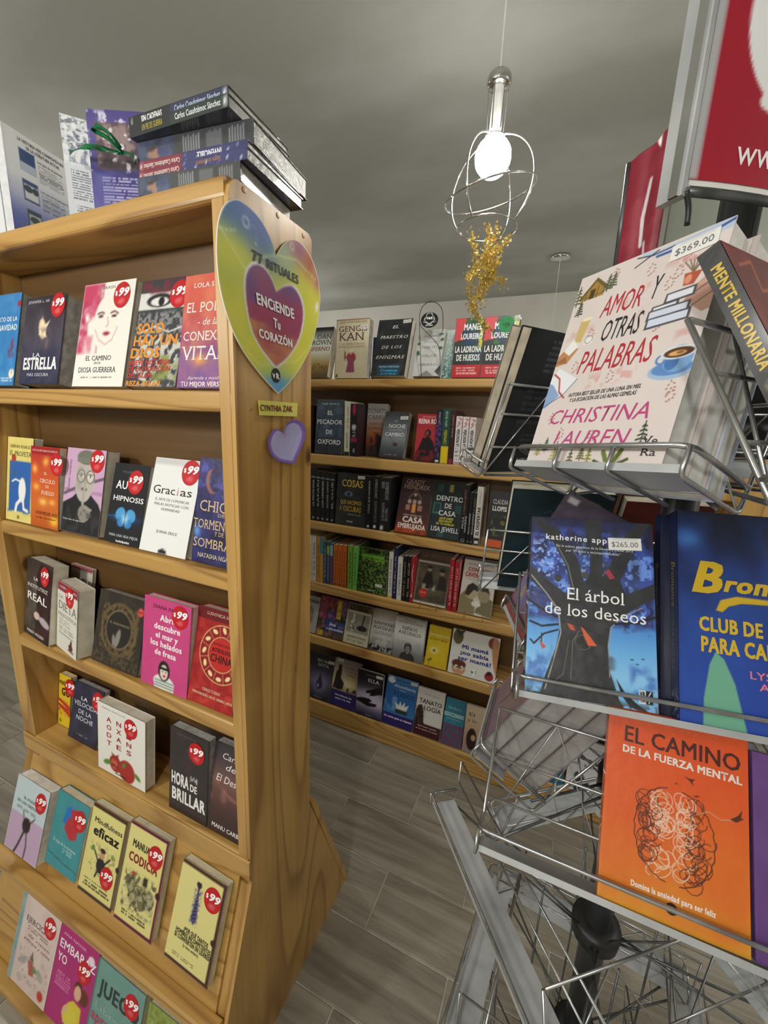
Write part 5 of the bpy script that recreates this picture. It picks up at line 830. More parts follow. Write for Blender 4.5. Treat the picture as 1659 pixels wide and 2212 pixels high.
for i, lb in enumerate(('white spine with black barcode-like title, first of three', 'white spine with black barcode-like title, middle of three', 'white spine with black barcode-like title, last of three')):
    sp(lb, 'R2', c4, 1078 + 46 * i, 1120 + 46 * i, 1174 + 5 * i, 824 + 4 * i, [('B', 'e6e3e2'), ('r', 0, 0, 1, .06, 'c89aa0'), ('n', 'b8303c', 4, .55, .2, .8, (0, .76, 1, .98)), ('t', 'LA MONTAÑA', .38, .74, .75, .5, '2a2a2c', 'Vb'), ('m', .2, .8, .1, .34, 12, '6a6a6c')], xt=1094 + 46 * i)
# --- row 3
tx = ['LA VIUDA', 'LA PSICÓLOGA', 'SAFARI', 'LOS CRÍMENES', 'RICHARD OSMAN', 'EL CLUB']
for i in range(6):
    sp(('thin black spine, %s in the dark set of the third back row' % ('leftmost', 'second from left', 'third from left', 'fourth from left', 'fifth from left', 'last')[i]), 'R3', c4, 70 + 32 * i, 100 + 32 * i, 1528 + 6 * i, 1192 + 5 * i, [('B', '17171a'), ('r', .0, .86, 1, .89, '8a8a8c'), ('t', tx[i], .3, .82, .7, .36, ('c88a5a', 'd8d8da', 'c8c8ca', 'd8d8da', 'b8b8ba', 'd0d0d4')[i], 'V'), ('e', .5, .06, .25, .2, 'a8a8aa')], xt=84 + 32 * i)
bb('black paperback with yellow title and a single blue eye, third back row', 'R3', c4, (266, 1568), (470, 1602), (285, 1212), [('B', '202326'), ('n', '2f353a', 4, .5, .3, .7), ('e', .42, .60, .14, .08, '5a7890'), ('e', .42, .60, .05, .05, '121416'), ('n', '121416', 5, .5, .2, .6, (0, .48, 1, .56)), ('t', 'COSAS', .18, .88, .74, .13, 'd8b83a', 'm'), ('t', 'QUE HACEMOS', .15, .86, .405, .075, 'c8a83a', 'm'), ('t', 'A', .14, .2, .28, .09, 'c8a83a', 'm'), ('t', 'OSCURAS', .26, .86, .27, .10, 'c8a83a', 'm'), ('t', 'JENNIFER HILLIER', .42, .86, .20, .03, 'a8a8a0'), ('t', 'MOTUS', .4, .6, .06, .03, 'd0d0d0', 'b')], t=.026, nx=44, wrap=True, price=('$298', .82, .93))
sp('narrow black spine touching the eye cover', 'R3', c4, 474, 512, 1610, 1240, [('B', '16171a'), ('t', 'COSAS QUE HACEMOS', .3, .92, .7, .3, 'c8c8c8', 'V'), ('e', .5, .05, .2, .2, 'e0e0e0')], xt=490)
sp('black spine with grey serif name, left of a matching thicker one', 'R3', c4, 515, 560, 1612, 1240, [('B', '1a1b1e'), ('t', 'JOHN KATZENBACH', .6, .95, .75, .35, 'a8a8aa', 'Vs'), ('t', 'EL PSICOANALISTA', .15, .55, .75, .35, '8a8a8c', 'Vs'), ('e', .5, .06, .2, .25, 'f0f0f0')], xt=528)
sp('thicker black spine with grey serif name in the third back row', 'R3', c4, 562, 640, 1622, 1245, [('B', '1a1b1e'), ('t', 'JOHN', .8, .92, .45, .26, 'a8a8aa', 'Vs'), ('t', 'KATZENBACH', .6, .92, .8, .26, 'a8a8aa', 'Vs'), ('t', 'EL PSICOANALISTA', .2, .54, .5, .22, '9a9a9c', 'Vs'), ('t', 'EN LA MIRA', .2, .44, .8, .22, '9a9a9c', 'Vs'), ('e', .3, .06, .12, .2, 'f0f0f0')], xt=580)
bb('dark paperback with a pink and orange doll house, third back row', 'R3', c4, (676, 1608), (895, 1642), (737, 1262), [('G', '2e2022', '3a2a2c', '3a2c2c', '5a3028', '8a3a26'), ('p', '3a2a2c', [.3, .62, .5, .8, .7, .62]), ('l', .012, 'c89a8a', [.3, .64, .5, .80, .70, .64]), ('e', .5, .71, .05, .05, 'c89a8a'), ('e', .34, .58, .06, .07, 'b8a098'), ('e', .5, .58, .06, .07, 'b8a098'), ('e', .66, .58, .06, .07, 'b8a098'), ('r', .24, .42, .38, .52, 'b87a6a'), ('r', .44, .38, .56, .54, 'e8a060'), ('r', .62, .42, .76, .52, 'b87a6a'), ('n', 'c8502a', 8, .5, .2, .8, (0, 0, 1, .12)), ('t', 'GRADY', .15, .75, .90, .08, 'b8988a', 's'), ('t', 'HENDRIX', .1, .92, .81, .08, 'b8988a', 's'), ('t', 'CÓMO VENDER UNA', .2, .8, .315, .03, 'e8d0c8'), ('t', 'CASA', .2, .85, .20, .10, 'f0e4dc', 'b'), ('t', 'EMBRUJADA', .08, .95, .09, .085, 'f0e4dc', 'b')], t=.024, nx=46)
bb('dark teal paperback with lit windows and large white words', 'R3', c4, (903, 1648), (1120, 1682), (965, 1277), [('B', '1f2a2c'), ('n', '2c3c3e', 5, .5, .3, .6), ('r', .05, .42, .3, .62, '3f7a78'), ('r', .09, .45, .26, .60, '223234'), ('r', .5, .82, .62, .95, 'a89a4a'), ('r', .12, .82, .3, .95, '2a4a4a'), ('r', .75, .46, .95, .6, '2a5250'), ('l', .012, '3f7a78', [.17, .44, .17, .60]), ('r', .3, .02, .5, .12, '2c5654'), ('t', 'DENTRO', .12, .98, .66, .085, 'ececec', 'm'), ('t', 'DE', .42, .64, .53, .085, 'ececec', 'm'), ('t', 'CASA', .25, .8, .40, .085, 'ececec', 'm'), ('t', '¿QUÉ SABES', .3, .75, .335, .035, 'd8d03a', 'b'), ('t', 'REALMENTE', .3, .72, .285, .035, 'd8d03a', 'b'), ('t', 'DE TU FAMILIA?', .22, .8, .235, .035, 'd8d03a', 'b'), ('t', 'LISA JEWELL', .08, .96, .12, .08, 'ececec', 'm')], t=.024, nx=44)
sp('black spine with a brown and white stacked title, right of the teal cover', 'R3', c4, 1122, 1165, 1702, 1302, [('B', '17171a'), ('t', 'A FUEGO LENTO', .5, .92, .55, .3, 'a87a4a', 'V'), ('t', 'PAULA', .26, .46, .45, .3, 'e0e0e0', 'V'), ('t', 'HAWKINS', .2, .48, .9, .3, 'e0e0e0', 'V'), ('o', .5, .05, .25, .1, 'b0b0b0')], xt=1152)
sp('shorter black spine, first of a pair left of the white one', 'R3', c4, 1168, 1190, 1704, 1352, [('B', '17171a'), ('t', 'PAULA HAWKINS', .2, .6, .8, .5, 'd8d8d8', 'V'), ('o', .5, .05, .3, .1, 'b0b0b0')], xt=1198)
sp('shorter black spine, second of a pair left of the white one', 'R3', c4, 1191, 1214, 1706, 1356, [('B', '17171a'), ('t', 'PAULA HAWKINS', .2, .6, .8, .5, 'd8d8d8', 'V'), ('t', 'La chica', .62, .9, .8, .4, 'b8a04a', 'V'), ('o', .5, .05, .3, .1, 'b0b0b0')], xt=1220)
sp('white spine with bold black title and black foot', 'R3', c4, 1216, 1258, 1716, 1315, [('B', 'd8d4d0'), ('r', 0, 0, 1, .13, '1c1c1c'), ('r', .2, .03, .8, .08, 'e8e8e8'), ('t', 'EL DESPERTAR', .18, .66, .78, .5, '222222', 'Vb'), ('t', 'DANIELLE', .7, .92, .7, .3, '8a8482', 'V')], xt=1246, wrap=True)
bb('charcoal paperback with an orange foot, last seen in the third back row', 'R3', c4, (1300, 1690), (1430, 1720), (1340, 1345), [('G', '3a3c40', '2f3236', '35383a'), ('r', 0, 0, 1, .14, 'd8643c'), ('n', '8a8c3a', 5, .55, .2, .7, (.2, .2, 1, .6)), ('t', 'CLAUDIA', .2, .98, .78, .08, 'c8c8c8', 'm'), ('t', 'LLOPIS', .2, .95, .66, .08, 'f0f0f0', 'b')], t=.03, nx=26)
# --- row 4 (spines, crop 5)
def s4(lb, x0, x1, yb, yt, col, txt='', tc='2a2a2a', extra=(), xt=None, row='R4', **kw):
    return sp(lb, row, c5, x0, x1, yb, yt, [('B', col)] + list(extra) + ([('t', txt, .12, .86, .74, .42, tc, 'V')] if txt else []), xt=xt, **kw)
s4('white spine at the left end of the colourful fourth back row', 78, 106, 424, 108, 'dcdcd8', 'EL CUERPO EN LA', xt=96)
s4('second white spine at the left of the fourth back row', 108, 136, 430, 115, 'd4d0c8', 'Y SUS CRISIS', xt=122)
s4('mustard spine beside the white ones, fourth back row', 140, 162, 438, 122, 'c8893a', 'MANUAL DEL', '3a2a14', xt=150)
s4('ochre spine with a blue head, fourth back row', 163, 184, 440, 122, 'c8903c', '', extra=[('r', 0, .64, 1, 1, '2f8aa4')], xt=176)
s4('slate-blue spine, fourth back row', 186, 206, 448, 150, '36566a', 'TEORÍA', 'a8b8c0', xt=204)
s4('dark slate spine, fourth back row', 208, 228, 452, 152, '3a5064', 'PSICOLOGÍA', 'a8b8c0', extra=[('r', 0, .7, 1, .9, '8ab83a')], xt=222)
s4('violet spine with a pale blue head, fourth back row', 230, 250, 456, 165, '5a4a78', '', extra=[('r', 0, .7, 1, .96, '8ab8c8')], xt=246)
for i in range(3): s4('orange spine, %s of three alike in the fourth back row' % ('first', 'middle', 'last')[i], 254 + 30 * i, 282 + 30 * i, 462 + 6 * i, 172 + 4 * i, 'cc6a26', 'PSICOLOGÍA DE LA SALUD', '5a2a10', xt=270 + 30 * i, extra=[('e', .5, .05, .25, .3, '6a2c10')])
s4('leaf-green spine, thicker, left of the pale green one', 350, 382, 482, 182, '7aa83a', 'TERAPIA', '3a5a1a', xt=362)
s4('pale green spine beside the green patterned cover', 386, 414, 492, 190, '6fc05a', 'DINÁMICAS', '2a5a26', xt=400)
bb('green paperback covered in leafy scrollwork, fourth back row', 'R4', c5, (416, 500), (616, 545), (440, 195), [('B', '2a3320'), ('n', '6f9a3a', 26, .5, .08, 1), ('n', '1c2414', 20, .56, .06, .8, (0, 0, 1, 1), 5), ('r', .3, .9, .7, .97, '15180f'), ('r', .1, .78, .86, .87, '5a9a34'), ('t', 'Interpretación', .1, .86, .80, .05, '8ac04a', 'b'), ('t', 'de los sueños', .12, .84, .735, .05, '7ab83a', 'b'), ('t', 'Freud', .42, .6, .695, .03, 'c8783a'), ('t', 'Selector', .38, .58, .05, .03, 'e8e8e8')], t=.02, nx=56, price=('$198', .75, .2))
s4('white spine with an orange foot mark, right of the green cover', 628, 656, 556, 222, 'd8d8d4', 'EL ARTE DE AMAR', '4a4a48', extra=[('r', .0, 0, 1, .05, 'd8b830')], xt=655)
s4('navy spine in the middle of the fourth back row', 660, 684, 562, 190, '23284e', 'HABLAR', 'a8acc8', xt=690)
s4('white spine with crowded small black print', 688, 720, 568, 258, 'dcdcda', 'EL HOMBRE EN BUSCA', '2a2a2a', xt=712)
s4('black spine, left one of two beside the red book', 724, 748, 574, 256, '1a1a1c', 'IRVIN D. YALOM', 'a89a5a', xt=744)
s4('black spine, right one of two beside the red book', 750, 776, 578, 256, '1c1a1c', 'EL DÍA QUE', 'b8b0a0', xt=772)
s4('red spine just left of the old photograph cover', 778, 800, 580, 258, 'a8282e', 'LA', 'e8c8c8', xt=800)
bb('paperback with a sepia photo of two seated men and a red disc, fourth back row', 'R4', c5, (801, 580), (1030, 627), (862, 218), [('B', '4a3a2e'), ('r', 0, 0, 1, .80, '8a8270'), ('r', .04, .04, .96, .76, '5f5646'), ('r', 0, .76, 1, .79, 'c8c4b4'), ('r', .0, .0, 1, .04, 'd0ccc0'), ('n', '3a3428', 5, .5, .3, .7, (.04, .04, .96, .76)), ('p', '1f1c18', [.2, .35, .28, .58, .42, .60, .5, .5, .54, .3, .3, .25]), ('e', .38, .66, .07, .08, 'a89880'), ('e', .38, .69, .07, .05, '2a241e'), ('p', '2a2620', [.66, .3, .7, .55, .86, .55, .95, .3]), ('e', .76, .62, .07, .08, 'a08c74'), ('e', .76, .66, .09, .06, '2a241e'), ('n', 'c8c0ac', 8, .45, .15, .8, (.2, .26, .62, .38)), ('e', .27, .2, .13, .13, 'c8302c'), ('t', 'LA HIPNOSIS', .1, .95, .86, .08, '7a5a44', 's'), ('t', 'NUEVO', .18, .36, .19, .03, 'f0c0b0')], t=.024, nx=46)
s4('red spine, left of a pair before the kissing couple', 1034, 1064, 655, 282, 'a8202c', 'EL LIBRO ROJO DE LAS', 'e8c0c0', xt=1062)
s4('red spine, right of a pair before the kissing couple', 1068, 1100, 662, 290, 'a8202c', 'EL LIBRO ROJO DE LAS', 'e8c0c0', xt=1100, wrap=True)
bb('white paperback of a man and woman nose to nose, fourth back row', 'R4', c5, (1110, 642), (1340, 694), (1170, 272), [('B', 'd4d0c8'), ('r', .0, .96, 1, 1, '3a3632'), ('p', '8a7f5a', [0, 0, 0, .3, .15, .42, .3, .36, .5, .2, .5, 0]), ('p', '7a7052', [1, 0, 1, .3, .8, .36, .62, .24, .5, .05]), ('e', .34, .40, .2, .22, 'b8a888', -20), ('p', '2a2420', [.14, .34, .2, .5, .34, .56, .5, .52, .56, .42, .4, .44, .26, .32]), ('e', .72, .36, .18, .2, 'a09072', 20), ('p', '3a322a', [.6, .44, .66, .54, .82, .52, .9, .4, .78, .44]), ('e', .52, .2, .14, .09, 'e4e2dc'), ('t', 'MARÍA LEÓN', .15, .9, .865, .04, '8a8078'), ('t', 'CONFLICTOS', .15, .98, .76, .065, 'b02a2e', 'b'), ('t', 'CAVERNÍCOLAS', .08, 1.0, .66, .075, 'b02a2e', 'b'), ('t', 'SÍ SE PUEDEN RESOLVER', .2, .95, .60, .035, '8a8680'), ('t', 'COMO ADULTOS', .3, .85, .55, .035, '8a8680')], t=.02, nx=46)
for i, (x, y) in enumerate(((855, 575), (968, 602), (1160, 645), (1285, 675))):
    p = onY(*c5(x, y), BY - .004); p[2] = BZ['R4'][0] - .006
    hk = empty('shelf_hook', tuple(p), ('brass cup hook under the red disc of the photograph cover', 'brass cup hook below the right corner of the photograph cover', 'brass cup hook below the man in the nose-to-nose cover', 'brass cup hook below the woman in the nose-to-nose cover')[i], 'hook')
    MB().tube([(0, .0035, 0), (0, -.004, 0), (0, -.006, .004), (0, -.006, .022)], .0012, 6).build('shank', 'brass', hk, True); MB().lathe([(.0005, .022), (.0024, .0235), (.0024, .026), (.0005, .0275)], 0, -.006, 10).build('tip', 'brass', hk, True)
# --- row 5
bb('grey paperback with a fingerprint, left end of the fifth back row', 'R5', c5, (-70, 770), (132, 800), (-20, 505), [('B', 'a8a8a6'), ('e', .6, .45, .26, .34, '8a8a88'), ('n', '4a4a4a', 30, .5, .1, .6, (.35, .2, .85, .7)), ('t', 'CRIMINOLOGÍA', .02, .98, .82, .08, '2a1c20', 'b'), ('m', .1, .9, .05, .1, 2, '5a5a5a')], t=.02, nx=36)
bb('paperback of coloured art squares on a blue band, fifth back row', 'R5', c5, (134, 800), (320, 855), (218, 542), [('B', '3a3630'), ('r', 0, 0, .25, .14, 'd8c02a'), ('r', .28, 0, .62, .14, '4a4a3a'), ('r', .65, 0, 1, .14, '5a4a3a'), ('r', .3, .16, 1, .42, '24489a'), ('r', 0, .16, .28, .42, '3a3c34'), ('r', 0, .44, .28, .98, '8a3a5a'), ('r', .32, .44, .58, .68, '5a3a8a'), ('r', .30, .72, .62, .95, '7a2a30'), ('r', .64, .5, .8, .96, 'dcc82e'), ('r', .83, .66, 1, .95, '5a4a8a'), ('r', .83, .44, 1, .64, '22222a'), ('n', 'a8686a', 10, .55, .12, .7), ('r', 0, .96, 1, 1, '9a2c2c'), ('t', 'Arte', .44, .68, .30, .075, 'e8e8ee', 'sb'), ('t', 'y psicoanálisis', .36, .96, .20, .055, 'e8e8ee', 'b')], t=.02, nx=44)
bb('white and grey paperback with two vases, fifth back row', 'R5', c5, (320, 855), (489, 906), (400, 588), [('B', 'd4d0b8'), ('r', .05, .28, .95, .76, '9a968a'), ('e', .3, .46, .14, .22, 'd8d6cc'), ('n', '3a3a38', 30, .5, .1, .8, (.16, .34, .44, .6)), ('r', .26, .55, .34, .76, 'd8d6cc'), ('e', .68, .42, .2, .1, '2c2a2a'), ('l', .05, '2c2a2a', [.66, .44, .72, .74]), ('r', 0, .82, 1, 1, '6a5a4a'), ('t', 'PENSAMIENTO', .1, .9, .93, .035, '2a1a14', 'b'), ('t', 'LATERAL', .1, .85, .84, .075, '2a1a14', 'b'), ('t', 'EDWARD DE BONO', .15, .9, .16, .04, '4a4638', 'm'), ('m', .1, .95, .04, .12, 2, '7a7664')], t=.02, nx=40)
bb('pale paperback with a marching crowd silhouette, fifth back row', 'R5', c5, (492, 907), (655, 946), (582, 640), [('G', '8a7a68', 'c4c0b8', 'c8c8c4', 'b8b8b4', '8a8a86'), ('n', '1f1f20', 12, .5, .1, 1, (0, 0, 1, .16)), ('n', '8a8c8c', 6, .5, .2, .7, (0, .14, 1, .32)), ('t', 'SAPIENS', .1, .98, .64, .07, '33343a', 's'), ('t', 'ASESINO', .08, .98, .53, .07, '33343a', 's'), ('t', 'Y EL OCASO DE LOS', .15, .9, .46, .03, '5a5a5e', 's'), ('t', 'NEANDERTALES', .15, .9, .41, .035, '5a5a5e', 's')], t=.018, nx=40)
bb('white and grey paperback with a boy staring out, fifth back row', 'R5', c5, (657, 960), (865, 1012), (690, 672), [('G', '9a948c', 'd8d8d4', 'dcdcd8', 'c4c6c6', '8a8c8e', '6a6c6e'), ('f', .5, .27, .13, '1c1a1a', '8a8480', '3a3836'), ('n', '9aa0a2', 6, .5, .2, .5, (0, .2, 1, .45)), ('t', 'PERFILES', .3, .7, .93, .035, '5a4c44', 's'), ('t', 'PSIQUIÁTRICOS DE', .1, .9, .87, .035, '5a4c44', 's'), ('t', 'NIÑOS', .25, .75, .71, .08, '26262a', 's'), ('t', 'ASESINOS', .12, .88, .60, .08, '26262a', 's')], t=.02, nx=46)
bb('yellow paperback with a white daisy, fifth back row', 'R5', c5, (880, 1012), (1030, 1058), (935, 735), [('B', 'd8bc1e'), ('n', 'c8a81a', 5, .5, .3, .5), ('g', .36, .40, .26, .2, 'ece6b0'), ('e', .36, .40, .07, .06, '7a6a2a'), ('l', .02, '5a5a1a', [.2, .02, .22, .16]), ('e', .16, .14, .05, .04, '4a5a1a', 30), ('e', .27, .18, .05, .04, '4a5a1a', -30), ('t', 'Aprendiendo', .02, .98, .76, .07, 'ece4a0', 'i'), ('t', 'a vivir libre', .12, .9, .655, .06, '5a4a10'), ('m', .2, .85, .6, .63, 2, '8a7a2a')], t=.018, nx=36)
bb('white paperback with a boy, football, ladybird and blue round lettering', 'R5', c5, (1040, 1066), (1370, 1146), (1095, 757), [('B', 'dfdedb'), ('e', .13, .84, .11, .16, '5f5a34'), ('e', .13, .94, .03, .12, '3a341c', 40), ('e', .2, .95, .03, .1, '3a341c', -40), ('e', .88, .86, .11, .12, '7a3a2a'), ('e', .96, .6, .08, .4, 'b8805c', 10), ('e', .22, .14, .15, .14, 'c89474'), ('e', .22, .24, .15, .09, '5a2c18'), ('e', .17, .16, .035, .045, 'f4f4f0'), ('e', .29, .16, .035, .045, 'f4f4f0'), ('e', .18, .155, .016, .02, '222'), ('e', .28, .155, .016, .02, '222'), ('e', .54, .12, .075, .075, 'e8ecea'), ('n', '22343a', 16, .52, .1, .9, (.48, .06, .60, .18)), ('e', .87, .13, .09, .09, '9c1c28'), ('e', .87, .2, .05, .04, '1c1416'), ('n', '1c1416', 20, .6, .08, .9, (.8, .06, .94, .2)), ('t', 'Mi mamá', .24, .80, .60, .085, '2a3c8c', 'b'), ('t', '¡no sabía', .22, .82, .47, .085, '2a3c8c', 'b'), ('t', 'ser mamá!', .18, .88, .34, .085, '2a3c8c', 'b')], t=.012, nx=60)
# --- row 6
bb('dark paperback with a violet water drop, first in the lowest back row', 'R6', c5, (30, 1240), (220, 1266), (90, 905), [('G', '23262e', '2a2e3a', '3a3a52', '5a5672', '34364a', '1e2028'), ('g', .6, .35, .35, .4, '8a84a8'), ('e', .6, .32, .12, .14, '3a2c5a'), ('p', '3a2c5a', [.5, .36, .6, .60, .7, .36]), ('e', .56, .3, .03, .05, 'b8b0d8'), ('t', 'EN UNA', .42, .9, .82, .06, 'd8dae0', 's'), ('t', 'GOTA', .45, .85, .73, .06, 'd8dae0', 's'), ('t', 'Planeta', .5, .75, .04, .025, 'a8aab8')], t=.014, nx=40, price=('$248', .92, .86))
bb('paperback of a mother in sunset over a violet band, lowest back row', 'R6', c5, (224, 1272), (404, 1330), (276, 958), [('G', '8a8a90', 'b8b0a0', 'd8c8a0', '8a7a5a', '5a4c3a'), ('g', .62, .52, .3, .24, 'f0e0b8'), ('p', '2a2620', [.05, .36, .1, .7, .2, .8, .3, .78, .3, .6, .45, .5, .42, .36]), ('e', .22, .82, .07, .09, '2a2620'), ('n', '2a1e18', 8, .5, .2, .9, (0, .34, 1, .44)), ('r', 0, 0, 1, .33, '33286e'), ('t', 'Cuando ella', .4, .95, .82, .045, '6a2c2c', 's'), ('t', 'no es para', .45, .95, .75, .045, '6a2c2c', 's'), ('t', 'siempre', .5, .92, .68, .045, '6a2c2c', 's'), ('t', 'Una historia de', .18, .82, .22, .035, 'e8e4f4', 'b'), ('t', 'amor a la vida', .2, .8, .15, .035, 'e8e4f4', 'b')], t=.014, nx=40, price=('$248', .2, .96))
bb('black and lilac paperback with two reaching hands, lowest back row', 'R6', c5, (407, 1336), (582, 1390), (430, 1020), [('G', '17171c', '1f1e26', '3a3648', 'a8a0c0', 'c8c0dc', '6a6684', '2a2c3c'), ('g', .5, .42, .5, .4, 'cfc8e4'), ('p', '141218', [0, .36, .2, .40, .5, .42, .62, .38, .5, .33, .8, .34, .78, .28, .45, .24, .2, .28, 0, .3]), ('p', '141218', [1, .76, .8, .70, .55, .62, .38, .58, .35, .52, .55, .54, .5, .48, .65, .5, .85, .56, 1, .58]), ('t', 'ELLA', .42, .86, .78, .07, 'e4e4ec', 's'), ('t', 'DANIEL BENJUMEA', .3, .7, .91, .022, '8a8a94'), ('t', 'Planeta', .4, .62, .04, .025, 'd0d0e0')], t=.014, nx=44, price=('$248', .85, .93))
bb('bright blue paperback with a lotus and a violet foot, lowest back row', 'R6', c5, (584, 1396), (796, 1476), (636, 1078), [('G', '4a86c0', '2f6ab0', '2a62a8', '3a78b8', '2a3c78'), ('e', .15, .92, .12, .1, 'e8eef0'), ('n', '8ab8dc', 6, .55, .2, .7, (0, .3, .5, .6)), ('p', 'e4e8d8', [.42, .36, .36, .50, .48, .44, .52, .54, .58, .44, .66, .54, .68, .44, .8, .50, .74, .36]), ('r', .4, .28, .78, .36, '2a3a34'), ('r', 0, 0, 1, .24, '2f1f6a'), ('t', 'PALMER GUERRERO', .2, .8, .93, .03, '1c3a6a', 'm'), ('t', 'Abundancia', .25, .95, .80, .06, 'e8ecf0', 's'), ('t', 'PARA', .45, .65, .74, .025, 'd0d8e4', 's'), ('t', 'TODOS', .25, .95, .62, .09, '1a2c54', 's'), ('t', 'Un curso para tu riqueza', .06, .96, .15, .04, 'ece8f8', 'b')], t=.014, nx=46, price=('$248', .88, .95))
bb('white and maroon paperback with a hooded figure, lowest back row', 'R6', c5, (798, 1478), (986, 1552), (845, 1158), [('B', 'd8d6d2'), ('r', 0, 0, 1, .26, '44161e'), ('p', '2a2422', [0, .24, .02, .5, .1, .62, .22, .64, .3, .5, .34, .3, .4, .24]), ('n', '6a3c30', 10, .5, .2, .6, (0, .24, .36, .6)), ('t', 'DANIEL BRUNN', .25, .8, .86, .025, '9a9894'), ('t', 'TANATO', .1, .92, .68, .09, '26262a', 'm'), ('t', 'LOGÍA', .3, .92, .55, .09, '26262a', 'm'), ('t', 'Qué hacer cuando', .15, .85, .19, .03, 'e0c8c8', 'm'), ('t', 'un ser amado va a morir', .1, .9, .13, .03, 'e0c8c8', 'm')], t=.014, nx=42)
bb('teal paperback with a magenta brick texture, lowest back row', 'R6', c5, (992, 1544), (1134, 1592), (1046, 1226), [('B', '2f7f98'), ('n', '3f8fa8', 4, .5, .3, .5), ('r', 0, 0, 1, .46, '7a3a5a'), ('n', '2f6a84', 20, .5, .1, .8, (0, 0, 1, .46)), ('t', 'Verdad y', .1, .8, .78, .06, 'a8d0dc', 'i'), ('t', 'REDUCCIONISMO', .0, .95, .62, .08, 'c8e0e4', 'b'), ('m', .1, .9, .54, .58, 1, 'a8c8d0')], t=.014, nx=36)
bb('beige paperback with a dark-haired woman, lowest back row beside the wire rack', 'R6', c5, (1140, 1596), (1300, 1640), (1178, 1280), [('G', 'c8b8a0', 'c0a88e', 'b8947c', '9a8a9a'), ('e', .35, .3, .22, .5, '2a1a1c'), ('e', .42, .34, .1, .14, 'c89a84'), ('t', 'El', .15, .4, .78, .07, '4a3a34', 's'), ('t', 'y lo', .1, .5, .66, .06, '4a3a34', 's')], t=.014, nx=30)
def at6(px): return px
std('sky-blue paperback with bold white title, seen through the wire rack', (1135, 1658), (1218, 1684), (1150, 1568), ZR['R6'], [('B', '2a86b0'), ('e', .85, .9, .12, .1, 'd8c84a'), ('e', .85, .9, .05, .04, '3a5a2a'), ('r', 0, .0, 1, .36, '1f6f94'), ('t', 'CAMBIA', .15, .9, .76, .10, 'eef4f6', 'b'), ('t', 'TUS', .3, .7, .62, .10, 'eef4f6', 'b'), ('t', 'PREGUNTAS', .02, .98, .48, .10, 'eef4f6', 'b'), ('t', 'TU VIDA', .15, .85, .22, .10, '8ab09a', 'b')], Yb=BY + .008, t=.014, nx=36, h=.2, group=GB)
std('white paperback with a small dark bird, right of the sky-blue one behind the rack', (1222, 1686), (1320, 1712), (1228, 1598), ZR['R6'], [('B', 'dcdce2'), ('e', .3, .25, .12, .16, '22242c', 20), ('e', .36, .12, .2, .2, '2a2a3c'), ('t', 'El lenguaje de', .1, .98, .62, .07, '4a4a58', 's'), ('t', 'los árboles', .1, .9, .5, .07, '4a4a58', 's'), ('t', 'M. ROMERO', .3, .8, .85, .03, '8a8a94')], Yb=BY + .008, t=.014, nx=30, h=.2, group=GB)

# ================================================================ SPINNING WIRE BOOK RACK
PX, PY = .141, .604
rack = empty('wire_book_rack', (PX, PY, 0), 'tall spinning silver wire book rack with red header panels', 'rack')
def R_(mb, name, mat, smooth=True, par=None, lab=None):
    par = par or rack; o = mb.build(name, mat, par, smooth)
    if lab: o['label'] = lab
    return o
R_(MB().lathe([(.019, .03), (.019, 2.12)], 0, 0, 20), 'pole', 'pole')
b = MB()
for k in range(5):
    a = k * 2 * math.pi / 5 + .5; c_, s_ = math.cos(a), math.sin(a); b.tube([(.02 * c_, .02 * s_, .06), (.2 * c_, .2 * s_, .045), (.27 * c_, .27 * s_, .03)], .012, 8)
R_(b, 'base', 'pole')
b = MB()
for k in range(5):
    a = k * 2 * math.pi / 5 + .5; b.lathe([(.004, 0), (.016, .004), (.018, .014), (.012, .024), (.003, .028)], .262 * math.cos(a), .262 * math.sin(a), 12)
R_(b, 'feet', 'black')
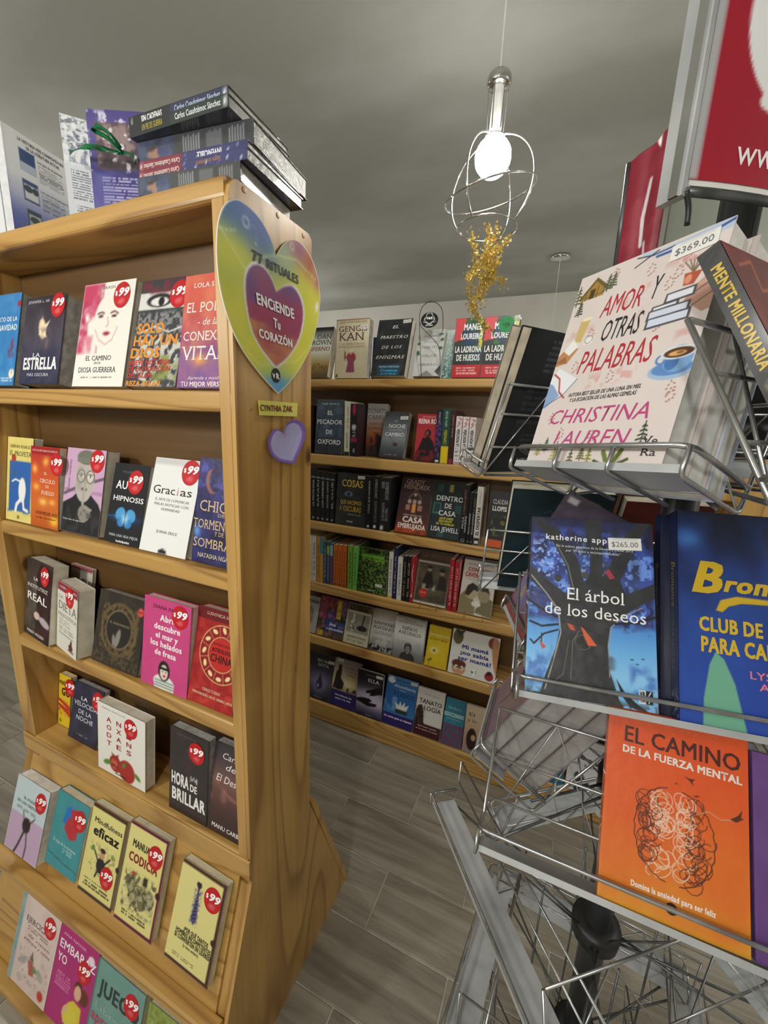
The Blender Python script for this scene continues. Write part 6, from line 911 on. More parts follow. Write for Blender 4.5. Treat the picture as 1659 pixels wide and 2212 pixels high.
def tier(z, yaw, sides, wr=.0024):
    """pockets round the pole: k -> (s0, s1, r, dz, lean, depth, frame height, extra yaw, slope). A pocket is an L tilted back by lean:
    a tray plate of that depth and, square to it, a wire frame; r and dz place its front bottom edge"""
    R_(MB().lathe([(.021, z - .03), (.034, z - .028), (.036, z - .006), (.034, z), (.021, z + .002)], 0, 0, 20), 'collar', 'black')
    for k, sd in sides.items():
        s0, s1, r, dz, lean, D, fh = sd[:7]; rb_h = .018 if z > 1.3 else (.020 if z > 1.1 else .022); dy = sd[7] if len(sd) > 7 else 0; slope = sd[8] if len(sd) > 8 else 0
        an = math.radians(yaw + dy + 90 * k); d = np.array([math.cos(an), math.sin(an), slope]); n = np.array([math.sin(an), -math.cos(an), 0]); tl = math.radians(lean)
        inn = -n * math.cos(tl) - np.array([0, 0, math.sin(tl)]); upv = -n * math.sin(tl) + np.array([0, 0, math.cos(tl)])
        o_ = n * r + np.array([0, 0, z + dz])
        def T(s, a, b): return tuple(o_ + d * s + inn * a + upv * b)
        def L(pts): return [T(*p) for p in pts]
        pb = MB()
        for (q0, q1, h0, h1) in ((0, min(D, .05), -.0016, -.0004), (-.0012, 0, -.0016, .005)):
            pb.add([T(s, q, h) for s in (s0, s1) for q in (q0, q1) for h in (h0, h1)], [(0, 1, 3, 2), (4, 6, 7, 5), (0, 4, 5, 1), (2, 3, 7, 6), (0, 2, 6, 4), (1, 5, 7, 3)])
        tray = R_(pb, 'tray', 'steel', False); F = D + .005
        R_(MB().tube(fillet(L([(s0 - .003, F, rb_h), (s0 - .003, -.0055, rb_h), (s1 + .003, -.0055, rb_h), (s1 + .003, F, rb_h)]), .014), wr, 8), 'front_rail', 'wire', par=tray)
        eb = MB()
        for s in (s0 - .003, s1 + .003): eb.tube(fillet(L([(s, -.0055, rb_h), (s, -.005, -.005), (s, F, -.005), (s, F, fh)]), .008), wr * .8, 8)
        eb.tube(L([(s0, F, fh), (s1, F, fh)]), wr * .8, 8); eb.tube(L([(s0, F, .042), (s1, F, .042)]), wr * .7, 8)
        if z > .9: eb.tube(L([(s0, F, .09), (s1, F, .09)]), wr * .7, 8)
        R_(eb, 'back_frame', 'wire', par=tray)
        N = max(1, int((s1 - s0) / .13)); pts = []
        for i in range(2 * N + 1):
            s = s0 + (s1 - s0) * i / (2 * N); pts.append((s, F + .002, .0) if i % 2 == 0 else (s, F + .002, fh))
        if not (k == 0 and z < .9): R_(MB().tube(L(pts), wr * .6, 6), 'zigzag_wire', 'wire', par=tray)
        sb = MB()
        for s in (s0 + .01, s1 - .01): sb.tube([T(s, D, -.004), tuple(n * .02 + unit(d) * (.01 if s > 0 else -.01) + np.array([0, 0, z - .014]))], wr * .8, 6)
        if z < 1.1: sb.tube([T((s0 + s1) / 2, F, fh), tuple(n * .02 + np.array([0, 0, z - .012]))], wr * .6, 6)
        if not (k != 1 and 1.1 < z < 1.3): R_(sb, 'spokes', 'wire_dark', par=tray)
        if k == 0 and z > 1.3:
            mb_ = MB()
            for t in (1 / 3, 2 / 3): s = s0 + (s1 - s0) * t; mb_.tube(fillet(L([(s, -.0055, rb_h), (s, -.005, -.004), (s, F, -.004)]), .006), wr * .8, 8)
            R_(mb_, 'rail_support', 'wire', par=tray)
tier(1.462, -39, {0: (-.045, .112, .2395, .0055, 18.8, .094, .13, 0, .0755), 1: (-.254, -.128, .1955, .0135, 30, .022, .13), 2: (-.15, .05, .2, 0, 18, .045, .13), 3: (.006, .158, .2345, -.0128, 18, .042, .13)})
tier(1.217, 9, {0: (-.18, .13, .157, .0012, 26.6, .046, .14), 1: (-.02, .14, .2, 0, 20, .045, .14), 2: (-.10, .215, .1935, .0135, 20, .036, .13, 5), 3: (-.098, .03, .1765, .0015, 22, .03, .085, 9)})
tier(1.018, 0, {0: (-.175, .25, .203, .0008, 30, .045, .15), 1: (-.09, .17, .2, 0, 20, .045, .14), 2: (-.17, .17, .2, 0, 20, .045, .14), 3: (-.07, .092, .2045, .0262, 30, .097, .15)})
tier(.74, -51.5, {0: (-.25, .19, .182, 0, 3, .048, .09), 1: (-.19, .19, .19, 0, 15, .045, .14), 2: (-.19, .19, .19, 0, 15, .045, .14), 3: (-.19, .075, .21, 0, 15, .045, .14)})
tier(.50, -6.3, {k: (-.17, .17, .192, 0, 6, .048, .12) for k in range(4)})
tier(.27, 4, {k: (-.17, .17, .192, 0, 6, .048, .12) for k in (0, 1, 3)})
# long uprights tying the tiers together
ub = MB()
for k in range(8):
    if k % 2: continue
    a = k * math.pi / 4 + .2; c_, s_ = math.cos(a) * .085, math.sin(a) * .085
    ub.tube([(c_, s_, .2), (c_, s_, 1.0 if k % 2 else .78)], .0016, 6)
R_(ub, 'uprights', 'wire_dark')

# ---- header
HP = EYE + .33 * ray(1487, 387); HD = unit([.73, .68, 0]); HN = unit([.68, -.73, 0]); rk = np.array([PX, PY, 0])
HW, HH = .30, .46
def hplane(x, y): q = onP(x, y, HP, HN); return (q - HP) @ HD, q[2] - HP[2]
def arc(s, z, off=0.0):
    """bowed outwards: sagitta grows to the middle of the panel"""
    s = np.asarray(s, float); z = np.asarray(z, float); sag = .022 * (1 - ((s - HW / 2) / (HW / 2)) ** 2) + off
    return HP[None] + s[:, None] * HD[None] + z[:, None] * np.array([0, 0, 1.])[None] + sag[:, None] * HN[None] - rk[None]
def hu(x, y): s, z = hplane(x, y); return s / HW, z / HH
u0, v0 = hu(1562, 352); u1, v1 = hu(1659, 352)
B_ = .006 / HW
hops = [('B', 'a3182e'), ('n', '96142a', 4, .5, .3, .4), ('r', -.1, 0, .022, 1, 'a9abad')]
ce = hu(1700, 90)
hops += [('e', ce[0] + .01, ce[1], .2, .22, 'e4e6e6'), ('e', ce[0] + .01, ce[1] + .02, .12, .13, 'a3182e')]
pt = lambda L_: [c for p in L_ for c in hu(*p)]
hops += [('l', .03, 'e4e6e6', pt([(1633, 205), (1640, 235), (1662, 262)])), ('l', .034, 'e4e6e6', pt([(1614, 243), (1632, 268), (1662, 290)]))]
hops += [('t', 'www.v', u0, u1 + .05, v0 - .012, .040, 'f0f0f0', '')]
ha = Art(hops, HH / HW, 150)
pn = link('header_panel', ha.mesh('header_panel', lambda a, b, off: arc(np.asarray(a, float) * HW, np.asarray(b, float) * HH, off)), rack, 'print'); pn['label'] = 'red curved header panel with white web address'
bm = MB(); N = 14
for i in range(N):
    s0, s1 = HW * i / N, HW * (i + 1) / N
    q = [arc([s], [z], o)[0] for s in (s0, s1) for z in (-.004, HH) for o in (-.004, -.0004)]
    bm.add(q, [(0, 1, 3, 2), (4, 6, 7, 5), (0, 4, 5, 1), (2, 3, 7, 6), (0, 2, 6, 4), (1, 5, 7, 3)])
R_(bm, 'header_backing', 'white_plastic', False)
R_(MB().tube([arc([s], [-.008], -.002)[0] for s in np.linspace(0, HW, 16)], .0034, 8), 'header_hoop', 'wire_dark')
def obox(o, dx, dy, x0, x1, y0, y1, z0, z1):
    m = MB(); o = np.array(o, float) - rk
    m.add([o + dx * a + dy * b_ + np.array([0, 0, c_]) for a in (x0, x1) for b_ in (y0, y1) for c_ in (z0, z1)], [(0, 1, 3, 2), (4, 6, 7, 5), (0, 4, 5, 1), (2, 3, 7, 6), (0, 2, 6, 4), (1, 5, 7, 3)]); return m
R_(obox(HP, HD, HN, -.005, .003, -.022, .0, -.012, HH), 'header_post', 'steel', False)
R_(obox(HP, HD, HN, -.0075, -.005, -.010, -.002, -.012, HH), 'post_edge', 'chrome', False)
# left face of the header, seen at a slant
LDd = unit([-.68, .73, 0]); LN = unit([-.73, -.68, 0]); LP = HP - HN * .03 - LN * .08
def lq(x, y): return onP(x, y, LP, LN)
Pq = [lq(1438, 285), lq(1365, 350), lq(1335, 565), lq(1420, 540)]
ss = [(q - LP) @ LDd for q in Pq]; zz_ = [q[2] for q in Pq]
sA, sB = min(ss[0], ss[3]), max(ss[1], ss[2]); z0_, z1_ = min(zz_) - .03, max(zz_[0], zz_[1])
la = Art([('B', '8c1c30'), ('n', 'a43a4c', 3, .5, .3, .6), ('l', .10, 'e0dede', [.45, .3, .5, .5, .42, .75]), ('l', .08, 'e0dede', [.3, .1, .28, .2, .33, .3]), ('e', .8, .12, .14, .14, '2a2420'), ('o', .8, .12, .15, .03, 'd8843a'), ('e', .76, .13, .03, .05, 'e8e8e8'), ('e', .84, .13, .03, .05, 'e8e8e8')], (z1_ - z0_) / (sB - sA), 40)
def lplace(a, b_, off):
    a = np.asarray(a, float); b_ = np.asarray(b_, float); s = sA + (1 - (1 - a)) * (sB - sA); wv = .004 * np.sin(a * 9) * (1 - a)
    top = z1_ - (z1_ - zz_[1]) * a; z = z0_ + (top - z0_) * b_
    return LP[None] * np.array([1, 1, 0]) + s[:, None] * LDd[None] + z[:, None] * np.array([0, 0, 1.])[None] + (off + wv)[:, None] * LN[None] - rk[None]
me_ = la.mesh('side_header_panel', lplace); 
o = link('side_header_panel', me_, rack, 'wrap'); o['label'] = 'red side panel under clear curling plastic'; md = o.modifiers.new('t', 'SOLIDIFY'); md.thickness = .001; md.offset = -1
R_(MB().tube([np.array(lq(1365, 350)) - rk + LDd * .003, np.array(lq(1335, 575)) - rk + LDd * .003], .0035, 6), 'side_panel_trim', 'wire_dark')
# back of the far header panel and the cable tie
FP = np.array([PX, PY, 0]) - HN * .05
R_(obox(FP, HD, HN, -.04, .16, -.002, .0, 1.685, 2.1), 'far_header_panel', 'pale_panel', False)
R_(MB().tube(seg_smooth([[np.array(HP + .0 * HD + v) - rk for v in (HN * .0 + [0, 0, -.008], LDd * .0 + HD * .006 + [0, 0, -.02], HD * .008 + [0, 0, -.035])]], 5), .0022, 8), 'hanger_wire', 'black')

# ================================================================ BOOKS IN THE RACK
GR = 'books in the pockets of the spinning wire rack'
def fr(P, x, up): return frame(np.array(P, float), x, up)
# -- Amor y otras palabras
P0, P1, P3 = np.array([-.034, .440, 1.4655]), np.array([.067, .359, 1.475]), np.array([-.005, .500, 1.654])
ax = P1 - P0; au = P3 - P0
am = [('B', 'd9cfcb'), ('n', 'd2c6c2', 3, .5, .4, .5)]
for (x, y, sz) in ((.42, .77, .05), (.55, .83, .05), (.72, .91, .06), (.40, .41, .07), (.60, .42, .07), (.90, .56, .05), (.08, .68, .04), (.22, .69, .03), (.05, .33, .03), (.60, .70, .04)): am += [('n', 'cf9f9a', 22, .5, .1, .75, (x - sz, y - sz * .6, x + sz, y + sz * .6), int(x * 90))]
for (x, y) in ((.57, .90), (.30, .95), (.72, .80), (.76, .84), (.50, .42), (.92, .33), (.19, .50), (.50, .14), (.24, .16), (.12, .24), (.72, .62), (.24, .66), (.93, .30)): am += [('e', x + .022 * math.cos(q * 2.4), y + .016 * math.sin(q * 2.4) * (1 + q * .12), .008, .0045, 'a8706a', q * 50) for q in range(8)]
am += [('p', 'a4813f', [.05, .88, .15, .95, .24, .90, .24, .86, .05, .86]), ('p', '6b5a2e', [.03, .875, .15, .97, .27, .90, .255, .885, .15, .95, .05, .865]), ('l', .006, '5a4722', [.09, .86, .09, .90]), ('l', .006, '5a4722', [.18, .86, .18, .92]), ('r', .12, .86, .16, .91, '4a3c20'), ('l', .005, '5a4722', [.05, .875, .24, .875])]
def fir(x, y, h, c='4f5a3a'):
    o_ = [('l', .008, '4a4430', [x, y, x, y + h])]
    for q in range(5): z_ = y + h * (.15 + .17 * q); w_ = h * .36 * (1 - q / 5.5); o_.append(('l', .012, c, [x - w_, z_ - h * .04, x, z_ + h * .03, x + w_, z_ - h * .03]))
    return o_
am += fir(.02, .84, .11) + fir(.26, .87, .09) + fir(.30, .88, .08) + fir(.07, .78, .08, '3a4230') + fir(.84, .09, .11, '34463a') + fir(.14, .07, .07, '4a5a3a') + fir(.24, .02, .10, 'a8a040') + fir(.38, -.02, .10, '5a6438') + fir(.52, -.01, .10, '8a8a38') + fir(.46, .03, .07, '6a6a3a') + fir(.08, .05, .06, 'a8a060')
am += [('l', .03, '6a7a30', [.68, .0, .62, .07]), ('l', .03, '6a7a30', [.68, .0, .74, .08]), ('l', .02, '4a5a2a', [.68, .0, .68, .1]), ('l', .02, '4a5a2a', [.68, .0, .57, .03]), ('l', .02, '4a5a2a', [.68, .0, .79, .04])]
am += [('p', 'c8b070', [.11, .64, .17, .63, .20, .74, .12, .755]), ('e', .165, .75, .045, .015, 'e8dcc0'), ('r', .20, .61, .27, .645, 'e4e2de'), ('o', .235, .635, .03, .006, '8a8a8a')]
am += [('p', 'b8865a', [-.02, .56, .05, .61, .17, .60, .10, .53, -.02, .52]), ('p', 'e8e6e6', [.04, .60, .10, .655, .16, .61, .10, .57]), ('p', '9a6a42', [-.02, .54, .07, .57, .10, .53])]
am += [('p', 'e4e4ea', [0, .46, .05, .51, .24, .435, .15, .36, .0, .31, -.02, .3]), ('p', '8aa4cc', [-.02, .30, -.02, .44, .04, .42, .12, .36, .02, .30]), ('l', .014, 'a8564a', [.02, .48, .08, .45, .11, .38, .17, .345]), ('l', .006, '4a5270', [0, .305, .15, .36, .24, .435])]
am += [('p', 'b08878', [.84, .70, .90, .76, 1.02, .82, 1.02, .64, .96, .63]), ('p', 'c09a88', [.86, .74, .94, .79, 1.02, .83, 1.02, .76]), ('l', .008, '6a5248', [.88, .72, 1.0, .765]), ('l', .008, '6a5248', [.88, .66, 1.0, .71])]
for (x0, y0, x1, y1, c) in ((.735, .715, .88, .745, 'd8dce6'), (.665, .69, .80, .702, 'dcdfe6'), (.65, .655, .87, .685, 'ccd2e2'), (.655, .617, .885, .65, 'cdd4e6')): am += [('p', '4c4a50', [x0 - .015, y0 - .010, x1 + .015, y0 - .002, x1 + .015, y1 + .012, x0 - .01, y1 + .006]), ('p', c, [x0, y0, x1, y0 + .006, x1, y1 + .004, x0, y1])]
am += [('p', 'b0563c', [.81, .765, .80, .82, .90, .815, .87, .762]), ('e', .83, .79, .02, .03, 'd8907a')] + [('l', .008, '7a6a50', [.85, .815, .78 + .026 * q, .875 + .006 * (q % 2)]) for q in range(6)] + [('n', 'c88a84', 26, .52, .1, .8, (.74, .86, .90, .92))]
am += [('e', .89, .405, .135, .062, '9fb8d4'), ('e', .89, .412, .115, .045, '5f88c4'), ('e', .91, .45, .085, .085, '7aa2d0'), ('e', .88, .44, .04, .055, '4a74b4'), ('o', .815, .455, .028, .014, '5a86c0'), ('e', .905, .475, .10, .042, 'd4e0ec'), ('e', .905, .475, .083, .032, '5c3a22'), ('e', .90, .472, .05, .016, 'd8a868'), ('e', .915, .474, .02, .008, '8a5a30')]
am += [('p', 'b4c2d8', [.46, 1.0, .60, .985, .8, .99, 1.01, 1.01, 1.01, .955, .8, .955, .60, .955, .5, .97]), ('l', .018, '3f5a96', [.58, .955, .7, .955, .86, .965, 1.0, .99]), ('l', .009, '2c3550', [.44, .985, .55, .97, .68, .975]), ('l', .009, '2c3038', [.44, .94, .50, .96, .58, .985])]
am += [('t', 'AMOR', .27, .56, .735, .10, 'b02a38', 'i'), ('t', 'Y', .61, .66, .75, .105, '2c2c30', 'i'), ('t', 'OTRAS', .33, .60, .605, .10, '26262a', 'i'), ('t', 'PALABRAS', .22, .74, .46, .11, 'b02a38', 'i'),
       ('t', 'AUTORA BEST SELLER DE UNA LUNA SIN MIEL', .21, .74, .345, .018, '3a3638', 'im'), ('t', 'Y LA ECUACIÓN DE LAS ALMAS GEMELAS', .23, .72, .318, .018, '3a3638', 'im'), ('t', 'CHRISTINA', .10, .84, .21, .07, 'b8447c', 'i'), ('t', 'LAUREN', .20, .74, .10, .07, 'b8447c', 'i'), ('t', 'Ve', .85, .94, .10, .035, '26262a', 's'), ('t', 'Ra', .86, .95, .055, .03, '26262a', 's')]
A1 = book('large cream novel with cabin, firs and blue coffee cup, front pocket of the top tier', .13, .2, .03, am, fr(P0, ax, au), nx=230, pages='pages_white', cov='d9cfcb', price=('$369.00', .81, .935), group=GR)
y_ = np.cross(unit(au), unit(ax)); y_ = unit(y_)
book('cream novel directly behind the coffee-cup one, only its side shows', .13, .202, .03, [('B', 'c9c0bc')], fr(P0 + y_ * .0305 + unit(ax) * .004, ax, au), nx=8, pages='pages_white', cov='cfc6c2', group=GR)
book('third pale novel in the top front pocket, page corner bulging behind the others', .13, .196, .026, [('B', 'c4cad6')], fr(P0 + y_ * .061 + unit(ax) * .006, ax, au), nx=8, pages='pages_white', cov='b8c0d4', group=GR)
# -- top tier, left pocket: two thick books seen from behind
yw = math.radians(-39); d0 = np.array([math.cos(yw), math.sin(yw), 0]); d1 = np.array([-math.sin(yw), math.cos(yw), 0])
th = math.radians(18); upL = np.array([d0[0] * math.sin(th), d0[1] * math.sin(th), math.cos(th)])
bk = [('B', '16181c'), ('n', '22262c', 4, .5, .3, .5), ('m', .34, .9, .72, .95, 6, '4a4e56'), ('m', .2, .9, .36, .62, 6, '34383f'), ('m', .3, .85, .2, .3, 3, '34383f'), ('t', 'VRYA', .4, .7, .08, .03, '9a9ea6', 'm'), ('m', .3, .72, .03, .06, 1, '8a8e96')]
Lp = np.array([-.103, .614, 1.437])
book('thick black-backed novel with tan page edges, left pocket of the top tier', .13, .2, .0195, bk, fr(Lp, d1, upL), mode='back', nx=70, cov='17191d', pages='pages_tan', group=GR)
book('outer of two thick tan-edged novels, left pocket of the top tier', .13, .198, .0195, [('B', '2a2c30')], fr(Lp + np.cross(upL, d1) * .020, d1, upL), mode='back', nx=8, cov='8a857a', pages='pages_tan', group=GR)
# -- top tier, right pocket: black spine with yellow title
th = math.radians(30); upR = np.array([-d0[0] * math.sin(th), -d0[1] * math.sin(th), math.cos(th)]); Rt = EYE + .85 * (np.array([.087, .41, 1.645]) - EYE)
mm = [('G', '6a2028', '7a2c2c', '5c1a24', '3a1218'), ('n', '9a4a34', 4, .52, .2, .7), ('l', .02, 'c06a3a', [.1, .9, .3, .95, .25, .8, .5, .85, .9, .9]), ('l', .014, 'c06a3a', [.5, .6, .7, .66, .66, .5, .9, .55])]
msp = [('B', '1a1a1b'), ('t', 'MENTE MILLONARIA', .90, .44, .15, .0 + .55, 'c8a82c', 'Vb') if 0 else ('t', 'MENTE MILLONARIA', .92, .47, .28, -.45, 'c8a82c', 'Vb'), ('t', 'GERARDO', .36, .10, .28, -.45, 'c8a82c', 'Vb'), ('o', .5, .41, .25, .06, '8a7a3a')]
book('wrapped maroon book with black spine and yellow capitals, leaning in the top right pocket', .11, .17, .0135, mm, fr(Rt - .17 * upR, d1, upR), nx=80, cov='1a1a1b', wrap=True, spine=msp, group=GR)
up0 = np.array([-d1[0] * math.sin(th), -d1[1] * math.sin(th), math.cos(th)]) 
book('black novel speckled white along its foot, far pocket of the top tier', .14, .2, .025, [('B', '17181a'), ('n', '8a8e8c', 7, .55, .15, .8, (0, 0, 1, .3))], fr(onY(1560, 985, .85), d0, up0), mode='back', nx=40, cov='17181a', group=GR)
# -- second tier: El árbol de los deseos
Q0, Q1, Q3 = np.array([-.007, .428, 1.2195]), np.array([.121, .448, 1.223]), np.array([-.025, .517, 1.398])
qx, qu = Q1 - Q0, Q3 - Q0; qn = unit(np.cross(unit(qu), unit(qx)))
ab = [('G', '1c2034', '23284a', '2c3a7a', '3a5ab4', '4a8ad8', '6ab0ec', '8ac8f4', '7ab8ec'),
      ('n', '2a2c5a', 7, .45, .15, .9, (0, .40, 1, 1)), ('n', '3f56b0', 11, .52, .1, .9, (0, .42, 1, .95), 21), ('n', '6f9af0', 22, .58, .07, .95, (0, .44, 1, .88), 5), ('n', 'a8c8fc', 38, .66, .05, .8, (0, .44, .8, .86), 15), ('n', '23204a', 18, .5, .1, .75, (.66, .38, 1, .62), 4), ('n', '2c2a5c', 18, .5, .1, .7, (0, .40, .26, .56), 6),
      ('n', '3a62b8', 9, .55, .2, .7, (0, .04, .2, .22)), ('n', '3a62b8', 9, .5, .2, .7, (.8, .04, 1, .22), 8), ('n', '17182a', 4, .45, .3, .9, (.45, .80, 1, 1.1))]
trunk = '2f3034'
ab += [('p', trunk, [.10, -.05, .16, .10, .24, .26, .27, .38, .24, .46, .14, .54, 0, .62, 0, .70, .16, .62, .30, .56, .36, .55, .30, .72, .18, .86, .02, .97, .06, 1.0, .24, .92, .40, .76, .46, .62, .50, .68, .50, .86, .44, 1.0, .58, 1.0, .60, .84, .60, .66, .66, .74, .76, .90, .88, 1.0, .98, 1.0, .84, .82, .74, .66, .78, .58, 1.0, .66, 1.0, .58, .82, .50, .72, .44, .66, .40, .64, .30, .66, .16, .72, .04, .80, -.05])]
ab += [('l', .010, 'a8a8a0', [.16, .03, .22, .18, .275, .34, .25, .46, .15, .545, .02, .64]), ('l', .008, '9a9a94', [.655, .14, .645, .3, .67, .40, .76, .465, .9, .52]), ('l', .007, '8a8a86', [.38, .56, .32, .72, .22, .84]), ('l', .006, '77776f', [.36, .10, .37, .3, .42, .36]), ('l', .006, '6a6a62', [.20, .06, .30, .12, .34, .3]), ('e', .45, .30, .05, .08, '26272a'), ('o', .45, .30, .06, .008, '5a5a54'), ('n', '45464a', 12, .52, .2, .6, (.2, .02, .7, .5)), ('n', '3c4044', 8, .5, .3, .5, (.3, .5, .9, .95))]
ab += [('l', .018, '1c1e2a', [.25, .38, .12, .36, .02, .38]), ('l', .014, '1c1e2a', [.25, .35, .14, .32, .06, .26, .03, .28]), ('l', .02, '1c1e2a', [.24, .42, .1, .46, 0, .50]), ('l', .018, '20222e', [.70, .42, .86, .44, 1, .48]), ('l', .01, '1c1e2a', [.12, .32, .12, .26])]
ab += [('p', 'c8563a', [.32, .395, .37, .385, .39, .355, .35, .36]), ('p', 'd8643a', [.43, .385, .46, .37, .56, .29, .49, .285, .46, .33]), ('p', 'c8563a', [.10, .285, .13, .235, .16, .25]), ('p', 'a83a48', [.62, .70, .66, .66, .70, .67, .65, .72]), ('e', .24, .64, .03, .035, '3a3a3c'), ('e', .46, .67, .03, .03, '4a4a48'), ('l', .006, '222', [.28, .40, .45, .385, .60, .34])]
ab += [('e', .82, .245, .012, .005, '1c2440'), ('e', .86, .225, .01, .004, '1c2440'), ('e', .90, .255, .01, .004, '1c2440'), ('p', '20242c', [.70, .14, .74, .06, .80, .01, .98, -.02, .84, .035, .76, .08]), ('r', 0, -.05, 1, .035, '33373a') if 0 else ('n', '3a3c3e', 20, .5, .1, .9, (0, -.1, 1, .03))]
ab += [('r', .865, .035, .965, .10, 'e8e8e8'), ('r', .915, .035, .965, .10, '1c1c1e'), ('l', .008, 'e8e8e8', [.95, .095, .93, .07, .95, .068, .935, .042]), ('t', 'VR', .87, .91, .072, .022, '222', 'b'), ('t', 'YA', .87, .91, .042, .022, '222', 'b'),
       ('t', 'katherine applegate', .13, .86, .865, .032, 'eef0f4', 'mw'), ('t', 'De la autora ganadora de la Newbery Medal 2013', .22, .84, .825, .013, 'd8dce4', 's'), ('t', 'por "El único e incomparable Iván"', .30, .74, .80, .013, 'd8dce4', 'is'), ('t', 'El árbol', .32, .77, .525, .066, 'f4f4f4', 's'), ('t', 'de los deseos', .14, .93, .435, .064, 'f4f4f4', 's')]
book('wrapped novel with a huge night tree against blue sky, second tier front', .13, .2, .026, ab, fr(Q0, qx, qu), nx=230, cov='2a2c34', wrap=True, price=('$265.00', .78, .865), group=GR)
# -- Bromance
bx = unit([.988, .156, 0]); tb_ = math.radians(26); bn = np.array([-bx[1], bx[0], 0]); bu = bn * math.sin(tb_) + np.array([0, 0, math.cos(tb_)])
br = [('G', '0e1838', '12204c', '18306e', '1e3c8a', '2040a0', '2244a4'), ('n', '2a56b0', 3, .5, .4, .6), ('g', .08, .86, .12, .1, '3a6ab4'), ('p', '6fae94', [.22, -.02, .24, .12, .30, .30, .38, .36, .46, .30, .56, .10, .60, -.02]), ('r', .55, .80, .86, .94, '26345c'), ('n', 'a08468', 6, .5, .2, .8, (.62, .8, .9, .93)), ('r', .5, .93, 1, 1.0, '8a7a6a') if 0 else ('n', '1c2848', 5, .5, .3, .5, (.4, .9, 1, 1)),
      ('p', 'd0ac1e', [.36, .53, .46, .575, .66, .58, .9, .565, 1.0, .55, 1.0, .57, .8, .60, .6, .605, .44, .59, .38, .555, .33, .55]), ('t', 'Bromance', .16, 1.12, .61, .105, 'd0ac1e', 'bi'), ('t', 'CLUB DE LECTURA', .20, 1.12, .455, .078, 'd8b428', 'b'), ('t', 'PARA CABALLEROS', .22, 1.2, .375, .082, 'd8b428', 'b'), ('t', 'LYSSA KAY', .66, 1.0, .235, .036, 'e07a94', 'm'), ('t', 'ADAMS', .72, .98, .18, .036, 'e07a94', 'm')]
br = [o for o in br]
Bp = onZ(1468, 1558, 1.2195)
for q in range(len(br)):
    if br[q][0] == 't' and br[q][2] > 1.0: o = list(br[q]); o[2] = o[2]; br[q] = tuple(o)
br = [o for o in br if o[0] != 't' and not (o[0] == 'p' and o[1] in ('6fae94', 'd0ac1e'))] + [('p', '6fae94', [.14, -.02, .15, .12, .19, .27, .23, .33, .28, .30, .34, .20, .40, .0, .40, -.02]),
      ('p', 'd0ac1e', [.24, .52, .27, .57, .37, .595, .56, .595, .8, .58, .8, .555, .56, .572, .40, .565, .32, .545, .28, .515]), ('t', 'B', .09, .27, .60, .145, 'd0ac1e', 'bi'), ('t', 'romance', .29, .97, .615, .075, 'd0ac1e', 'bi'), ('t', 'CLUB DE LECTURA', .13, .97, .42, .062, 'd8b428', 'b'), ('t', 'PARA CABALLEROS', .14, .98, .325, .066, 'd8b428', 'b'), ('t', 'LYSSA KAY', .43, .85, .235, .032, 'e07a94', 'm'), ('t', 'ADAMS', .48, .78, .19, .03, 'e07a94', 'm')]
bsp = [('B', '17224c'), ('t', 'Bromance', .74, .52, .2, -.5, '8a7a3a', 'Vi'), ('t', 'CLUB DE LECTURA', .50, .22, .2, -.35, '4a6a5a', 'V'), ('n', 'c8c8b8', 12, .6, .1, .7, (0, 0, 1, .14))]
book('wrapped royal-blue novel with gold script and green spotlight, second tier front',   .145, .222, .018, br, fr(Bp, bx, bu), nx=150, cov='17224c', wrap=True, spine=bsp, group=GR)
by_ = unit(np.cross(bu, bx))
book('second copy behind the royal-blue novel, its dark spine showing at the left',   .145, .221, .013, [('B', '141c3c')], fr(Bp + by_ * .0185 - bx * .010, bx, bu), nx=8, cov='141c3c', wrap=True, spine=bsp, group=GR)
# book fallen askew behind the tree cover
book('purple novel fallen askew behind the night-tree novel, white sticker on its corner', .095, .10, .012, [('B', '3a3040'), ('n', '4a3c54', 4, .5, .3, .6), ('r', .06, .86, .2, .94, 'b8b4b8'), ('t', 'DENUNCIA', .1, .9, .5, .09, '7a6f82', 'i')], fr(onY(1230, 1058, .578) - .10 * np.array([.42, 0, .9075]), [.9075, 0, -.42], [.42, 0, .9075]), nx=50, cov='3a3040', wrap=True, group=GR)
# -- second tier, back pocket: teal-black back cover
kx = unit([.97, .24, 0]); ku = np.array([.05, -.34, .94])
qb = [('B', '12242a'), ('n', '1a3038', 3, .5, .3, .5), ('t', '¿Qué poder tiene', .42, .98, .86, .032, '35525a', 'i'), ('t', '¿Por qué vale la pena', .34, 1.0, .80, .032, '35525a', 'i') if 0 else ('t', '¿Por qué vale la pe', .34, .98, .80, .032, '35525a', 'i'), ('t', 'a todo por el', .5, .95, .735, .032, '35525a', 'i'), ('m', .3, .95, .18, .66, 12, '2f484f'), ('r', 0, .1, 1, .12, '0c181c')]
Kp = np.array([-.080, .716, 1.2232])
book('dark teal back cover with faint grey print, far pocket of the second tier', .15, .2, .03, qb, fr(Kp, kx, ku), mode='back', nx=90, cov='12242a', group=GR)
book('dark red book beyond the teal one, far pocket of the second tier', .12, .19, .022, [('B', '5a1a14'), ('n', '6a241c', 4, .5, .3, .5)], fr(Kp + kx * .165 + [0, 0, .001], kx, ku), mode='back', nx=14, cov='5a1a14', group=GR)
